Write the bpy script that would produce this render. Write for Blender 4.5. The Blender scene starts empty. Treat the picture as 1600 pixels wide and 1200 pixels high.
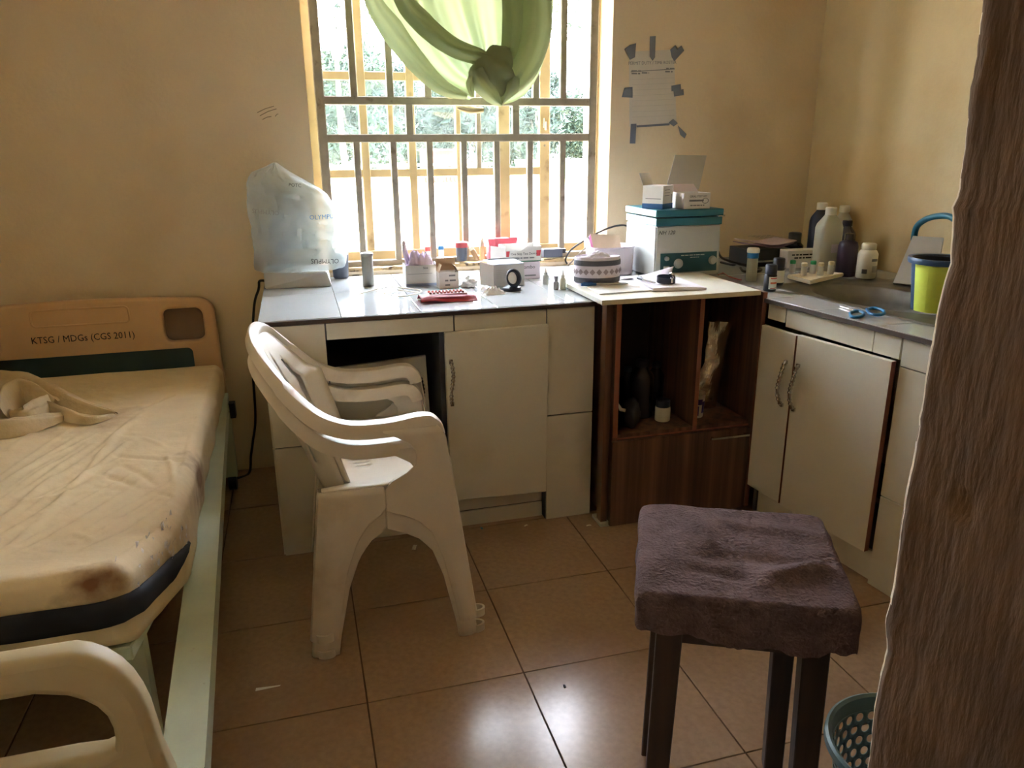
import bpy, bmesh, math, random
from mathutils import Vector, Matrix, noise, bvhtree
import numpy as np

random.seed(7)
SC = bpy.context.scene
COL = SC.collection
PI = math.pi

# ------------------------------------------------------------------ camera
CAM_H = 1.3
FPX = 1186.79                                   # focal length in pixels of the 1600x1200 frame
RCW = np.array([[0.96269, 0.08800, -0.25592],   # world axes expressed in camera space (rows X, Y, Z)
                [-0.27050, 0.28493, -0.91960],
                [-0.00736, 0.95449, 0.29814]])
_u, _s, _v = np.linalg.svd(RCW)
RCW = _u @ _v
cd = bpy.data.cameras.new('camera')
cd.sensor_width = 36.0
cd.lens = FPX * 36.0 / 1600.0
cd.clip_start = 0.02
cd.clip_end = 500
cam = bpy.data.objects.new('camera', cd)
COL.objects.link(cam)
M4 = Matrix([[*RCW[0], 0], [*RCW[1], 0], [*RCW[2], CAM_H], [0, 0, 0, 1]])
cam.matrix_world = M4
SC.camera = cam

# ------------------------------------------------------------------ light
SKY = 12.0
EXPOSURE = 2.3
SC.view_settings.view_transform = 'Standard'
SC.view_settings.look = 'None'
SC.view_settings.gamma = 1.0
SC.view_settings.use_curve_mapping = False
SC.view_settings.exposure = EXPOSURE
w = bpy.data.worlds.new('sky')
SC.world = w
w.use_nodes = True
bg = w.node_tree.nodes['Background']
bg.inputs['Color'].default_value = (0.82, 0.87, 1.0, 1)
bg.inputs['Strength'].default_value = SKY
sd = bpy.data.lights.new('sun', 'SUN')
sd.energy = 5.0
sd.angle = math.radians(1.5)
sd.color = (1.0, 0.95, 0.86)
sun = bpy.data.objects.new('sun', sd)
COL.objects.link(sun)
sun.rotation_euler = (math.radians(28), math.radians(22), 0)     # high, from behind the house
SC.cycles.use_denoising = True
SC.cycles.max_bounces = 10
SC.cycles.diffuse_bounces = 6
SC.cycles.transparent_max_bounces = 12
SC.cycles.sample_clamp_indirect = 8.0
SC.cycles.caustics_reflective = False
SC.cycles.caustics_refractive = False


# ------------------------------------------------------------------ pixels to points
def ray(px, py):
    return Vector(RCW @ np.array([px - 800.0, 600.0 - py, -FPX]))


def PX(px, py, z=None, y=None, x=None):
    d = ray(px, py)
    if z is not None:
        t = (z - CAM_H) / d.z
    elif y is not None:
        t = y / d.y
    else:
        t = x / d.x
    return Vector((0, 0, CAM_H)) + d * t


def PPL(px, py, o, n):
    d = ray(px, py)
    o = Vector(o)
    c = Vector((0, 0, CAM_H))
    return c + d * ((o - c).dot(n) / d.dot(n))


def mpp(p):                                     # metres per pixel at a point
    c = RCW.T @ np.array([p[0], p[1], p[2] - CAM_H])
    return -c[2] / FPX


CT = 0.80                                       # worktop height


def ct(px, py, z=CT):
    return PX(px, py, z=z)


# ------------------------------------------------------------------ materials
def hexc(r, g, b):
    f = lambda c: (c / 255 / 12.92) if c / 255 <= 0.04045 else ((c / 255 + 0.055) / 1.055) ** 2.4
    return (f(r), f(g), f(b))


MATS = {}


def mat(name, col, rough=0.6, metal=0.0, var=0.12, scale=8.0, bump=0.0, bscale=40.0, spec=0.5,
        stain=None, stain_scale=3.0, stain_lo=0.55, stain_hi=0.75, coat=0.0, spots=(), stretch=None, detail=5.0):
    if name in MATS:
        return MATS[name]
    m = bpy.data.materials.new(name)
    m.use_nodes = True
    nt = m.node_tree
    p = nt.nodes['Principled BSDF']
    p.inputs['Roughness'].default_value = rough
    p.inputs['Metallic'].default_value = metal
    p.inputs['Specular IOR Level'].default_value = spec
    p.inputs['Coat Weight'].default_value = coat
    tc = nt.nodes.new('ShaderNodeTexCoord')
    src = tc.outputs['Object']
    if stretch:
        mp = nt.nodes.new('ShaderNodeMapping')
        mp.inputs['Scale'].default_value = stretch
        nt.links.new(src, mp.inputs['Vector'])
        src = mp.outputs['Vector']
    nz = nt.nodes.new('ShaderNodeTexNoise')
    nz.inputs['Scale'].default_value = scale
    nz.inputs['Detail'].default_value = detail
    nt.links.new(src, nz.inputs['Vector'])
    rp = nt.nodes.new('ShaderNodeValToRGB')
    rp.color_ramp.elements[0].position = 0.3
    rp.color_ramp.elements[1].position = 0.7
    lo = [c * (1 - var) for c in col]
    hi = [min(1, c * (1 + var)) for c in col]
    rp.color_ramp.elements[0].color = (*lo, 1)
    rp.color_ramp.elements[1].color = (*hi, 1)
    nt.links.new(nz.outputs['Fac'], rp.inputs['Fac'])
    out = rp.outputs['Color']
    if stain:
        n2 = nt.nodes.new('ShaderNodeTexNoise')
        n2.inputs['Scale'].default_value = stain_scale
        n2.inputs['Detail'].default_value = 7
        nt.links.new(tc.outputs['Object'], n2.inputs['Vector'])
        r2 = nt.nodes.new('ShaderNodeValToRGB')
        r2.color_ramp.elements[0].position = stain_lo
        r2.color_ramp.elements[1].position = stain_hi
        nt.links.new(n2.outputs['Fac'], r2.inputs['Fac'])
        mx = nt.nodes.new('ShaderNodeMix')
        mx.data_type = 'RGBA'
        nt.links.new(r2.outputs['Color'], mx.inputs['Factor'])
        nt.links.new(out, mx.inputs[6])
        mx.inputs[7].default_value = (*stain, 1)
        out = mx.outputs[2]
    for (sx, sy, sz_, rad, scol) in spots:          # a stain of irregular outline round one place
        sub = nt.nodes.new('ShaderNodeVectorMath')
        sub.operation = 'DISTANCE'
        sub.inputs[1].default_value = (sx, sy, sz_)
        nt.links.new(tc.outputs['Object'], sub.inputs[0])
        n4 = nt.nodes.new('ShaderNodeTexNoise')
        n4.inputs['Scale'].default_value = 16
        n4.inputs['Detail'].default_value = 6
        nt.links.new(tc.outputs['Object'], n4.inputs['Vector'])
        ad4 = nt.nodes.new('ShaderNodeMath')
        ad4.operation = 'MULTIPLY_ADD'
        nt.links.new(n4.outputs['Fac'], ad4.inputs[0])
        ad4.inputs[1].default_value = rad * 2.2
        nt.links.new(sub.outputs['Value'], ad4.inputs[2])
        mr4 = nt.nodes.new('ShaderNodeMapRange')
        mr4.inputs['From Min'].default_value = rad * 2.0
        mr4.inputs['From Max'].default_value = rad * 1.2
        nt.links.new(ad4.outputs[0], mr4.inputs['Value'])
        mx4 = nt.nodes.new('ShaderNodeMix')
        mx4.data_type = 'RGBA'
        nt.links.new(mr4.outputs['Result'], mx4.inputs['Factor'])
        nt.links.new(out, mx4.inputs[6])
        mx4.inputs[7].default_value = (*scol, 1)
        out = mx4.outputs[2]
    nt.links.new(out, p.inputs['Base Color'])
    if bump > 0:
        n3 = nt.nodes.new('ShaderNodeTexNoise')
        n3.inputs['Scale'].default_value = bscale
        n3.inputs['Detail'].default_value = 4
        nt.links.new(src, n3.inputs['Vector'])
        b = nt.nodes.new('ShaderNodeBump')
        b.inputs['Strength'].default_value = bump
        b.inputs['Distance'].default_value = 0.01
        nt.links.new(n3.outputs['Fac'], b.inputs['Height'])
        nt.links.new(b.outputs['Normal'], p.inputs['Normal'])
    MATS[name] = m
    return m


def wood(name, c1, c2, scale=(14, 14, 0.8), rough=0.5):
    m = bpy.data.materials.new(name)
    m.use_nodes = True
    nt = m.node_tree
    p = nt.nodes['Principled BSDF']
    p.inputs['Roughness'].default_value = rough
    tc = nt.nodes.new('ShaderNodeTexCoord')
    mp = nt.nodes.new('ShaderNodeMapping')
    mp.inputs['Scale'].default_value = scale
    nt.links.new(tc.outputs['Object'], mp.inputs['Vector'])
    nz = nt.nodes.new('ShaderNodeTexNoise')
    nz.inputs['Scale'].default_value = 1.6
    nz.inputs['Detail'].default_value = 6
    nz.inputs['Distortion'].default_value = 0.3
    nt.links.new(mp.outputs['Vector'], nz.inputs['Vector'])
    rp = nt.nodes.new('ShaderNodeValToRGB')
    rp.color_ramp.elements[0].position = 0.33
    rp.color_ramp.elements[1].position = 0.67
    rp.color_ramp.elements[0].color = (*c1, 1)
    rp.color_ramp.elements[1].color = (*c2, 1)
    nt.links.new(nz.outputs['Fac'], rp.inputs['Fac'])
    nt.links.new(rp.outputs['Color'], p.inputs['Base Color'])
    return m


def cloth_translucent(name, col, trans=0.5, transp=0.0, var=0.1, rough=0.8):
    m = bpy.data.materials.new(name)
    m.use_nodes = True
    nt = m.node_tree
    p = nt.nodes['Principled BSDF']
    o = nt.nodes['Material Output']
    tc = nt.nodes.new('ShaderNodeTexCoord')
    nz = nt.nodes.new('ShaderNodeTexNoise')
    nz.inputs['Scale'].default_value = 9
    nz.inputs['Detail'].default_value = 5
    nt.links.new(tc.outputs['Object'], nz.inputs['Vector'])
    rp = nt.nodes.new('ShaderNodeValToRGB')
    rp.color_ramp.elements[0].color = (*[c * (1 - var) for c in col], 1)
    rp.color_ramp.elements[1].color = (*[min(1, c * (1 + var)) for c in col], 1)
    nt.links.new(nz.outputs['Fac'], rp.inputs['Fac'])
    p.inputs['Roughness'].default_value = rough
    nt.links.new(rp.outputs['Color'], p.inputs['Base Color'])
    t = nt.nodes.new('ShaderNodeBsdfTranslucent')
    nt.links.new(rp.outputs['Color'], t.inputs['Color'])
    mx = nt.nodes.new('ShaderNodeMixShader')
    mx.inputs[0].default_value = trans
    nt.links.new(p.outputs[0], mx.inputs[1])
    nt.links.new(t.outputs[0], mx.inputs[2])
    last = mx
    if transp > 0:
        tr = nt.nodes.new('ShaderNodeBsdfTransparent')
        m2 = nt.nodes.new('ShaderNodeMixShader')
        m2.inputs[0].default_value = transp
        nt.links.new(mx.outputs[0], m2.inputs[1])
        nt.links.new(tr.outputs[0], m2.inputs[2])
        last = m2
    nt.links.new(last.outputs[0], o.inputs['Surface'])
    return m


def glass_pane(name, tint=(0.86, 0.93, 0.92), haze=0.008):
    m = bpy.data.materials.new(name)
    m.use_nodes = True
    nt = m.node_tree
    o = nt.nodes['Material Output']
    tr = nt.nodes.new('ShaderNodeBsdfTransparent')
    tr.inputs['Color'].default_value = (*tint, 1)
    gl = nt.nodes.new('ShaderNodeBsdfGlossy')
    gl.inputs['Roughness'].default_value = 0.03
    df = nt.nodes.new('ShaderNodeBsdfTranslucent')
    df.inputs['Color'].default_value = (0.75, 0.8, 0.78, 1)
    tc = nt.nodes.new('ShaderNodeTexCoord')
    nz = nt.nodes.new('ShaderNodeTexNoise')
    nz.inputs['Scale'].default_value = 14
    nz.inputs['Detail'].default_value = 8
    nt.links.new(tc.outputs['Object'], nz.inputs['Vector'])
    mr = nt.nodes.new('ShaderNodeMapRange')
    mr.inputs['From Min'].default_value = 0.3
    mr.inputs['From Max'].default_value = 0.75
    mr.inputs['To Min'].default_value = haze * 0.4
    mr.inputs['To Max'].default_value = haze * 2.0
    nt.links.new(nz.outputs['Fac'], mr.inputs['Value'])
    m1 = nt.nodes.new('ShaderNodeMixShader')
    nt.links.new(mr.outputs['Result'], m1.inputs[0])
    nt.links.new(tr.outputs[0], m1.inputs[1])
    nt.links.new(df.outputs[0], m1.inputs[2])
    m2 = nt.nodes.new('ShaderNodeMixShader')
    m2.inputs[0].default_value = 0.05
    nt.links.new(m1.outputs[0], m2.inputs[1])
    nt.links.new(gl.outputs[0], m2.inputs[2])
    nt.links.new(m2.outputs[0], o.inputs['Surface'])
    return m


WALL = mat('cream wall paint', hexc(222, 205, 174), 0.75, var=0.07, scale=2.2, bump=0.12, bscale=60,
           stain=hexc(204, 182, 146), stain_scale=1.6, stain_lo=0.52, stain_hi=0.8)
WALLR = mat('yellow cream wall paint', hexc(216, 199, 156), 0.7, var=0.06, scale=2.0, bump=0.1, bscale=50,
            stain=hexc(190, 156, 100), stain_scale=1.4, stain_lo=0.55, stain_hi=0.85)
JAMB = mat('rough brown plaster', hexc(106, 83, 60), 0.95, var=0.2, scale=30, bump=0.5, bscale=30,
           stretch=(2.4, 2.4, 0.6), stain=hexc(82, 63, 45), stain_scale=5, stain_lo=0.5, stain_hi=0.75)
CHIP = mat('chipped pale plaster', hexc(214, 200, 176), 0.9, var=0.2, scale=30, bump=0.6)
CEIL = mat('ceiling paint', hexc(240, 234, 222), 0.8)
TILEF = mat('tan floor tile', hexc(168, 142, 118), 0.2, var=0.10, scale=60, spec=0.6,
            stain=hexc(146, 114, 88), stain_scale=2.2, stain_lo=0.5, stain_hi=0.85)
GROUT = mat('dark grout', hexc(88, 64, 46), 0.9)
TILEW = mat('white glazed tile', hexc(226, 222, 206), 0.22, var=0.04, scale=5, spec=0.6,
            stain=hexc(196, 184, 156), stain_scale=4, stain_lo=0.55, stain_hi=0.9)
TILET = mat('white worktop tile', hexc(178, 181, 183), 0.07, var=0.03, scale=5, spec=0.7)
TGROUT = mat('worktop grout', hexc(110, 104, 96), 0.9)
CONC = mat('raw cement', hexc(96, 84, 72), 0.95, bump=0.4)
TRIMD = mat('dark edge strip', hexc(74, 58, 48), 0.6, var=0.25, scale=20)
DOORW = mat('white laminate', hexc(224, 220, 204), 0.42, var=0.03, scale=3,
            stain=hexc(196, 184, 158), stain_scale=3, stain_lo=0.6, stain_hi=0.95)
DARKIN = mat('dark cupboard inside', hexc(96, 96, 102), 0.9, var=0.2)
CHROME = mat('chrome', (0.55, 0.53, 0.5), 0.22, 1.0, var=0.05)
STEEL = mat('brushed steel', (0.19, 0.18, 0.155), 0.5, 1.0, var=0.3, scale=10)
BROWN = wood('brown cabinet laminate', hexc(70, 48, 40), hexc(128, 92, 72), (22, 22, 0.5), 0.45)
BROWNE = wood('brown edge band', hexc(128, 78, 60), hexc(158, 100, 78), (20, 20, 0.5), 0.45)
DKWOOD = wood('dark stool wood', hexc(36, 25, 20), hexc(66, 46, 36), (24, 24, 1.2), 0.6)
PLASTW = mat('worn white plastic', hexc(228, 220, 206), 0.38, var=0.05, scale=6,
             stain=hexc(190, 172, 146), stain_scale=7, stain_lo=0.56, stain_hi=0.85)
FRAMEC = mat('cream window frame paint', hexc(172, 156, 120), 0.6, var=0.1, scale=12,
             stain=hexc(120, 104, 76), stain_scale=14, stain_lo=0.62, stain_hi=0.8)
BARG = mat('grey grille paint', hexc(140, 131, 116), 0.55, var=0.15, scale=20,
           stain=hexc(92, 76, 58), stain_scale=22, stain_lo=0.62, stain_hi=0.76)
BEDP = mat('cream bed plastic', hexc(206, 172, 130), 0.5, var=0.06, scale=6)
FOOTP = mat('beige bed end plastic', hexc(198, 184, 146), 0.5, var=0.06, scale=6)
TEALP = mat('dark teal panel', hexc(30, 56, 58), 0.5, var=0.15)
RAILM = mat('pale green painted steel', hexc(196, 208, 186), 0.38, var=0.08, scale=8,
            stain=hexc(120, 98, 70), stain_scale=24, stain_lo=0.7, stain_hi=0.78)
SHEET = mat('worn cream sheet', hexc(222, 202, 164), 0.85, var=0.08, scale=6, bump=0.35, bscale=34,
            stain=hexc(176, 138, 94), stain_scale=3.2, stain_lo=0.56, stain_hi=0.8)
BANDM = mat('black mattress band', hexc(26, 28, 38), 0.75, var=0.25)
CLOTHM = mat('beige crumpled cloth', hexc(206, 188, 152), 0.9, var=0.08, scale=10, bump=0.25, bscale=60)
TOWEL = mat('purple brown towel', hexc(104, 86, 86), 0.97, var=0.22, scale=26, bump=0.8, bscale=160, spec=0.1)
BLACK = mat('black plastic', hexc(26, 27, 32), 0.42, var=0.1)
NAVY = mat('dark navy plastic', hexc(30, 36, 52), 0.45, var=0.1)
RUBBER = mat('black cable', hexc(34, 32, 32), 0.6)
GREYC = mat('grey plastic', hexc(150, 150, 142), 0.5, var=0.06)
DGREY = mat('dark slate plastic', hexc(70, 76, 88), 0.5, var=0.08)
PAPER = mat('white paper', hexc(232, 230, 226), 0.75, var=0.03)
CARD = mat('white carton', hexc(222, 220, 216), 0.6, var=0.04, scale=14)
CARDG = mat('grey white carton', hexc(186, 186, 182), 0.6, var=0.05, scale=14)
CARDB = mat('kraft board', hexc(190, 164, 130), 0.8, var=0.08)
CARDL = mat('lilac white carton', hexc(216, 204, 212), 0.6, var=0.04)
INK = mat('dark print', hexc(28, 30, 36), 0.7)
INKG = mat('grey print', hexc(120, 122, 124), 0.7)
INKB = mat('blue print', hexc(44, 96, 150), 0.6)
INKR = mat('red print', hexc(190, 58, 66), 0.6)
GREENP = mat('green print', hexc(70, 130, 100), 0.6)
REDC = mat('red card', hexc(176, 58, 72), 0.5, var=0.1)
REDD = mat('deep red plastic', hexc(158, 44, 50), 0.4, var=0.1)
PINKC = mat('pink red carton', hexc(206, 92, 104), 0.55, var=0.08)
PINK = mat('pink paper', hexc(236, 150, 206), 0.7)
LILAC = mat('lilac rubber gloves', hexc(206, 192, 216), 0.7, var=0.08)
TEAL = mat('teal painted metal', hexc(48, 112, 126), 0.4, var=0.06)
PANELT = mat('dark teal control panel', hexc(38, 82, 90), 0.5, var=0.05)
CGREY = mat('grey enamel', hexc(186, 190, 188), 0.4, var=0.03)
WHITEP = mat('white bottle plastic', hexc(224, 220, 204), 0.4, var=0.03)
BLUEP = mat('blue plastic', hexc(36, 116, 170), 0.4, var=0.05)
BLUEH = mat('teal blue handle', hexc(40, 112, 138), 0.4, var=0.08)
GREENC = mat('green cap', hexc(40, 150, 96), 0.4, var=0.05)
AMBER = mat('dark brown bottle', hexc(38, 34, 40), 0.25, var=0.15)
PURPB = mat('dark purple bottle', hexc(58, 44, 62), 0.35, var=0.15)
COTTON = mat('cotton wool', hexc(238, 238, 238), 0.95, var=0.03, bump=0.8, bscale=70)
FOAM = mat('cream foam', hexc(226, 216, 190), 0.8, var=0.05)
LIME = mat('lime yellow plastic', hexc(222, 238, 92), 0.35, var=0.18, scale=6)
BUCKB = mat('blue black plastic', hexc(52, 80, 112), 0.4, var=0.2, scale=10)
GOLDF = mat('gold silver foil', (0.85, 0.78, 0.58), 0.25, 1.0, var=0.15, scale=14, bump=0.5, bscale=14)
PURP = mat('purple print', hexc(70, 54, 128), 0.5)
TAPE = mat('grey adhesive tape', hexc(112, 118, 132), 0.45, var=0.1)
NOTICEP = mat('grey notice paper', hexc(206, 202, 192), 0.7, var=0.04)
BASKET = mat('blue grey basket plastic', hexc(112, 138, 140), 0.4, var=0.06)
SAND = mat('pale sand ground', hexc(206, 186, 150), 0.95, var=0.12, scale=0.6)
LEAF = mat('green foliage', hexc(22, 42, 28), 0.8, var=0.3, scale=1.0)
LEAF2 = mat('grey green foliage', hexc(26, 44, 36), 0.8, var=0.3, scale=1.0)
BARK = mat('grey bark', hexc(110, 96, 82), 0.95, var=0.2)
OUTW = mat('outer render', hexc(214, 206, 188), 0.9)
CAPG = mat('grey cap wool', hexc(98, 98, 106), 0.9, var=0.1, bump=0.5, bscale=200)
CAPW = mat('white cap cloth', hexc(222, 214, 222), 0.9, var=0.05, bump=0.4, bscale=120)
CAPD = mat('grey rose embroidery', hexc(160, 146, 152), 0.9, var=0.1)
CURT = cloth_translucent('green curtain cloth', hexc(136, 147, 110), 0.30)
COVER = cloth_translucent('cloudy plastic film', hexc(196, 206, 204), 0.35, 0.52, 0.06, 0.35)
TUBEP = cloth_translucent('clear plastic', hexc(226, 226, 222), 0.4, 0.35, 0.03, 0.2)
BOTC = cloth_translucent('milky bottle plastic', hexc(206, 204, 184), 0.35, 0.10, 0.05, 0.35)
GLASS = glass_pane('dusty window glass')


# ------------------------------------------------------------------ mesh helpers
def B():
    return bmesh.new()


def finish(name, bm, m, parent=None, smooth=False, loc=None, rz=None, keep=True):
    me = bpy.data.meshes.new(name)
    bmesh.ops.recalc_face_normals(bm, faces=bm.faces[:])
    bm.to_mesh(me)
    bm.free()
    if isinstance(m, (list, tuple)):
        for q in m:
            me.materials.append(q)
    else:
        me.materials.append(m)
    if smooth:
        me.polygons.foreach_set('use_smooth', [True] * len(me.polygons))
        if smooth != 'all':
            try:
                me.set_sharp_from_angle(angle=math.radians(42))
            except Exception:
                pass
    return link(name, me, parent, loc, rz)


def link(name, me, parent=None, loc=None, rz=None):
    o = bpy.data.objects.new(name, me)
    COL.objects.link(o)
    if parent is not None:
        o.parent = parent
    if loc is not None:
        o.location = loc
    if rz is not None:
        o.rotation_euler = (0, 0, rz)
    return o


def tag(o, label, cat, group=None):
    o['label'] = label
    o['category'] = cat
    if group:
        o['group'] = group
    return o


def thing(name, label, cat, loc=(0, 0, 0), rz=0.0, group=None):
    o = bpy.data.objects.new(name, None)
    o.empty_display_size = 0.05
    COL.objects.link(o)
    o.location = loc
    o.rotation_euler = (0, 0, rz)
    return tag(o, label, cat, group)


def structure(o):
    o['kind'] = 'structure'
    return o


def box(bm, x0, x1, y0, y1, z0, z1, bevel=0.0, mi=0, mtx=None):
    vs = [bm.verts.new((x, y, z)) for z in (z0, z1) for y in (y0, y1) for x in (x0, x1)]
    fs = [(0, 2, 3, 1), (4, 5, 7, 6), (0, 1, 5, 4), (2, 6, 7, 3), (0, 4, 6, 2), (1, 3, 7, 5)]
    faces = [bm.faces.new([vs[i] for i in f]) for f in fs]
    for f in faces:
        f.material_index = mi
    if mtx is not None:
        for v in vs:
            v.co = mtx @ v.co
    if bevel > 0:
        es = list({e for f in faces for e in f.edges})
        bmesh.ops.bevel(bm, geom=es, offset=bevel, segments=2, affect='EDGES', profile=0.6)
    return faces


def hexa(bm, pts, mi=0):
    vs = [bm.verts.new(p) for p in pts]
    for f in [(0, 1, 2, 3), (4, 7, 6, 5), (0, 4, 5, 1), (1, 5, 6, 2), (2, 6, 7, 3), (3, 7, 4, 0)]:
        bm.faces.new([vs[i] for i in f]).material_index = mi


def slab(bm, quad, t, n=None, mi=0):            # a quad given thickness t along its normal
    q = [Vector(p) for p in quad]
    if n is None:
        n = (q[1] - q[0]).cross(q[3] - q[0]).normalized()
    hexa(bm, q + [p + Vector(n) * t for p in q], mi)


def lathe(bm, prof, seg=24, c=(0, 0, 0), sx=1.0, sy=1.0, sq=0.0, rot=0.0, mi=0, cap0=True, cap1=True):
    rings = []
    for r, z in prof:
        ring = []
        for i in range(seg):
            a = 2 * PI * i / seg
            ca, sa = math.cos(a), math.sin(a)
            if sq > 0:
                k = 1.0 / ((abs(ca) ** (2 + sq) + abs(sa) ** (2 + sq)) ** (1.0 / (2 + sq)))
            else:
                k = 1.0
            x, y = r * ca * k * sx, r * sa * k * sy
            x, y = x * math.cos(rot) - y * math.sin(rot), x * math.sin(rot) + y * math.cos(rot)
            ring.append(bm.verts.new((c[0] + x, c[1] + y, c[2] + z)))
        rings.append(ring)
    for a, b in zip(rings, rings[1:]):
        for i in range(seg):
            j = (i + 1) % seg
            bm.faces.new((a[i], a[j], b[j], b[i])).material_index = mi
    if cap0:
        bm.faces.new(rings[0]).material_index = mi
    if cap1:
        bm.faces.new(rings[-1]).material_index = mi


def smooth_path(pts, n=8):
    pts = [Vector(p) for p in pts]
    out = []
    for i in range(len(pts) - 1):
        p0 = pts[max(i - 1, 0)]
        p1, p2 = pts[i], pts[i + 1]
        p3 = pts[min(i + 2, len(pts) - 1)]
        for k in range(n):
            t = k / n
            out.append(0.5 * ((2 * p1) + (p2 - p0) * t + (2 * p0 - 5 * p1 + 4 * p2 - p3) * t * t
                              + (3 * p1 - p0 - 3 * p2 + p3) * t ** 3))
    out.append(pts[-1])
    return out


def tube(bm, path, r, seg=8, mi=0, caps=True):
    path = [Vector(p) for p in path]
    n = len(path)
    rings = []
    up = Vector((0, 0, 1))
    prev = None
    for i, p in enumerate(path):
        t = (path[min(i + 1, n - 1)] - path[max(i - 1, 0)]).normalized()
        if prev is None:
            a = t.cross(up)
            if a.length < 1e-3:
                a = t.cross(Vector((0, 1, 0)))
        else:
            a = prev - t * prev.dot(t)
        a.normalize()
        prev = a
        b = t.cross(a)
        rr = r(i / (n - 1)) if callable(r) else r
        rings.append([bm.verts.new(p + a * (rr * math.cos(2 * PI * k / seg)) + b * (rr * math.sin(2 * PI * k / seg)))
                      for k in range(seg)])
    for x, y in zip(rings, rings[1:]):
        for k in range(seg):
            l = (k + 1) % seg
            bm.faces.new((x[k], x[l], y[l], y[k])).material_index = mi
    if caps:
        bm.faces.new(rings[0]).material_index = mi
        bm.faces.new(rings[-1]).material_index = mi


def sweep(bm, path, prof, upv, closed=True, mi=0, scale=None):
    """sweep profile [(side, up)] along path; upv(i) gives the 'up' vector"""
    path = [Vector(p) for p in path]
    n = len(path)
    rings = []
    for i, p in enumerate(path):
        t = (path[min(i + 1, n - 1)] - path[max(i - 1, 0)]).normalized()
        u = Vector(upv(i / (n - 1)))
        u = (u - t * u.dot(t)).normalized()
        s = t.cross(u)
        k = scale(i / (n - 1)) if scale else (1, 1)
        rings.append([bm.verts.new(p + s * (a * k[0]) + u * (b * k[1])) for a, b in prof])
    m = len(prof)
    for x, y in zip(rings, rings[1:]):
        for k in range(m if closed else m - 1):
            l = (k + 1) % m
            bm.faces.new((x[k], x[l], y[l], y[k])).material_index = mi
    if closed:
        bm.faces.new(rings[0]).material_index = mi
        bm.faces.new(rings[-1]).material_index = mi


def gridf(bm, fn, us, vs, skip=None, mi=0):
    g = [[bm.verts.new(fn(u, v)) for v in vs] for u in us]
    for i in range(len(us) - 1):
        for j in range(len(vs) - 1):
            if skip and skip(0.5 * (us[i] + us[i + 1]), 0.5 * (vs[j] + vs[j + 1])):
                continue
            bm.faces.new((g[i][j], g[i + 1][j], g[i + 1][j + 1], g[i][j + 1])).material_index = mi
    return g


def lin(a, b, n):
    return [a + (b - a) * i / (n - 1) for i in range(n)]


def itp(x, tab):
    if x <= tab[0][0]:
        return tab[0][1]
    for (a, b), (c, d) in zip(tab, tab[1:]):
        if x <= c:
            return b + (d - b) * (x - a) / (c - a)
    return tab[-1][1]


def solidify(o, t, off=-1.0):
    md = o.modifiers.new('thickness', 'SOLIDIFY')
    md.thickness = t
    md.offset = off
    return o


def nz3(p, s=1.0, seed=0.0):
    return noise.noise(Vector((p[0] * s + seed, p[1] * s + seed * 1.7, p[2] * s - seed)))


def rrect(x0, x1, z0, z1, r, n=8):
    pts = []
    for cx, cz, a0 in ((x1 - r, z1 - r, 0), (x0 + r, z1 - r, PI / 2), (x0 + r, z0 + r, PI), (x1 - r, z0 + r, 1.5 * PI)):
        for i in range(n + 1):
            a = a0 + PI / 2 * i / n
            pts.append((cx + r * math.cos(a), cz + r * math.sin(a)))
    return pts


def inset(pts, d):
    """move a closed outline inwards by d (outwards for negative d)"""
    n = len(pts)
    area = sum(pts[i][0] * pts[(i + 1) % n][1] - pts[(i + 1) % n][0] * pts[i][1] for i in range(n))
    sg = 1 if area > 0 else -1
    out = []
    for i in range(n):
        a, b, c = Vector(pts[i - 1]), Vector(pts[i]), Vector(pts[(i + 1) % n])
        t1, t2 = (b - a), (c - b)
        if t1.length < 1e-7:
            t1 = t2
        if t2.length < 1e-7:
            t2 = t1
        n1 = Vector((-t1.y, t1.x)).normalized()
        n2 = Vector((-t2.y, t2.x)).normalized()
        m = n1 + n2
        m.normalize()
        k = d / max(0.4, m.dot(n1))
        out.append((b.x + m.x * k * sg, b.y + m.y * k * sg))
    return out


def plate(name, outlines, ext, bev, m, parent=None, mtx=None):
    """flat shape with holes: outlines in the xy plane of a 2D curve, thickness 2*ext"""
    cu = bpy.data.curves.new(name, 'CURVE')
    cu.dimensions = '2D'
    cu.fill_mode = 'BOTH'
    cu.extrude = ext
    cu.bevel_depth = bev
    cu.bevel_resolution = 2
    for oi, pts in enumerate(outlines):
        pts = inset(pts, bev if oi == 0 else -bev)
        sp = cu.splines.new('POLY')
        sp.points.add(len(pts) - 1)
        for q, p in zip(sp.points, pts):
            q.co = (p[0], p[1], 0, 1)
        sp.use_cyclic_u = True
    tmp = bpy.data.objects.new('tmp', cu)
    COL.objects.link(tmp)
    dg = bpy.context.evaluated_depsgraph_get()
    me = bpy.data.meshes.new_from_object(tmp.evaluated_get(dg))
    bpy.data.objects.remove(tmp)
    bpy.data.curves.remove(cu)
    me.materials.clear()
    me.materials.append(m)
    if mtx is not None:
        me.transform(mtx)
    me.polygons.foreach_set('use_smooth', [True] * len(me.polygons))
    try:
        me.set_sharp_from_angle(angle=math.radians(40))
    except Exception:
        pass
    return link(name, me, parent)


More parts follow.
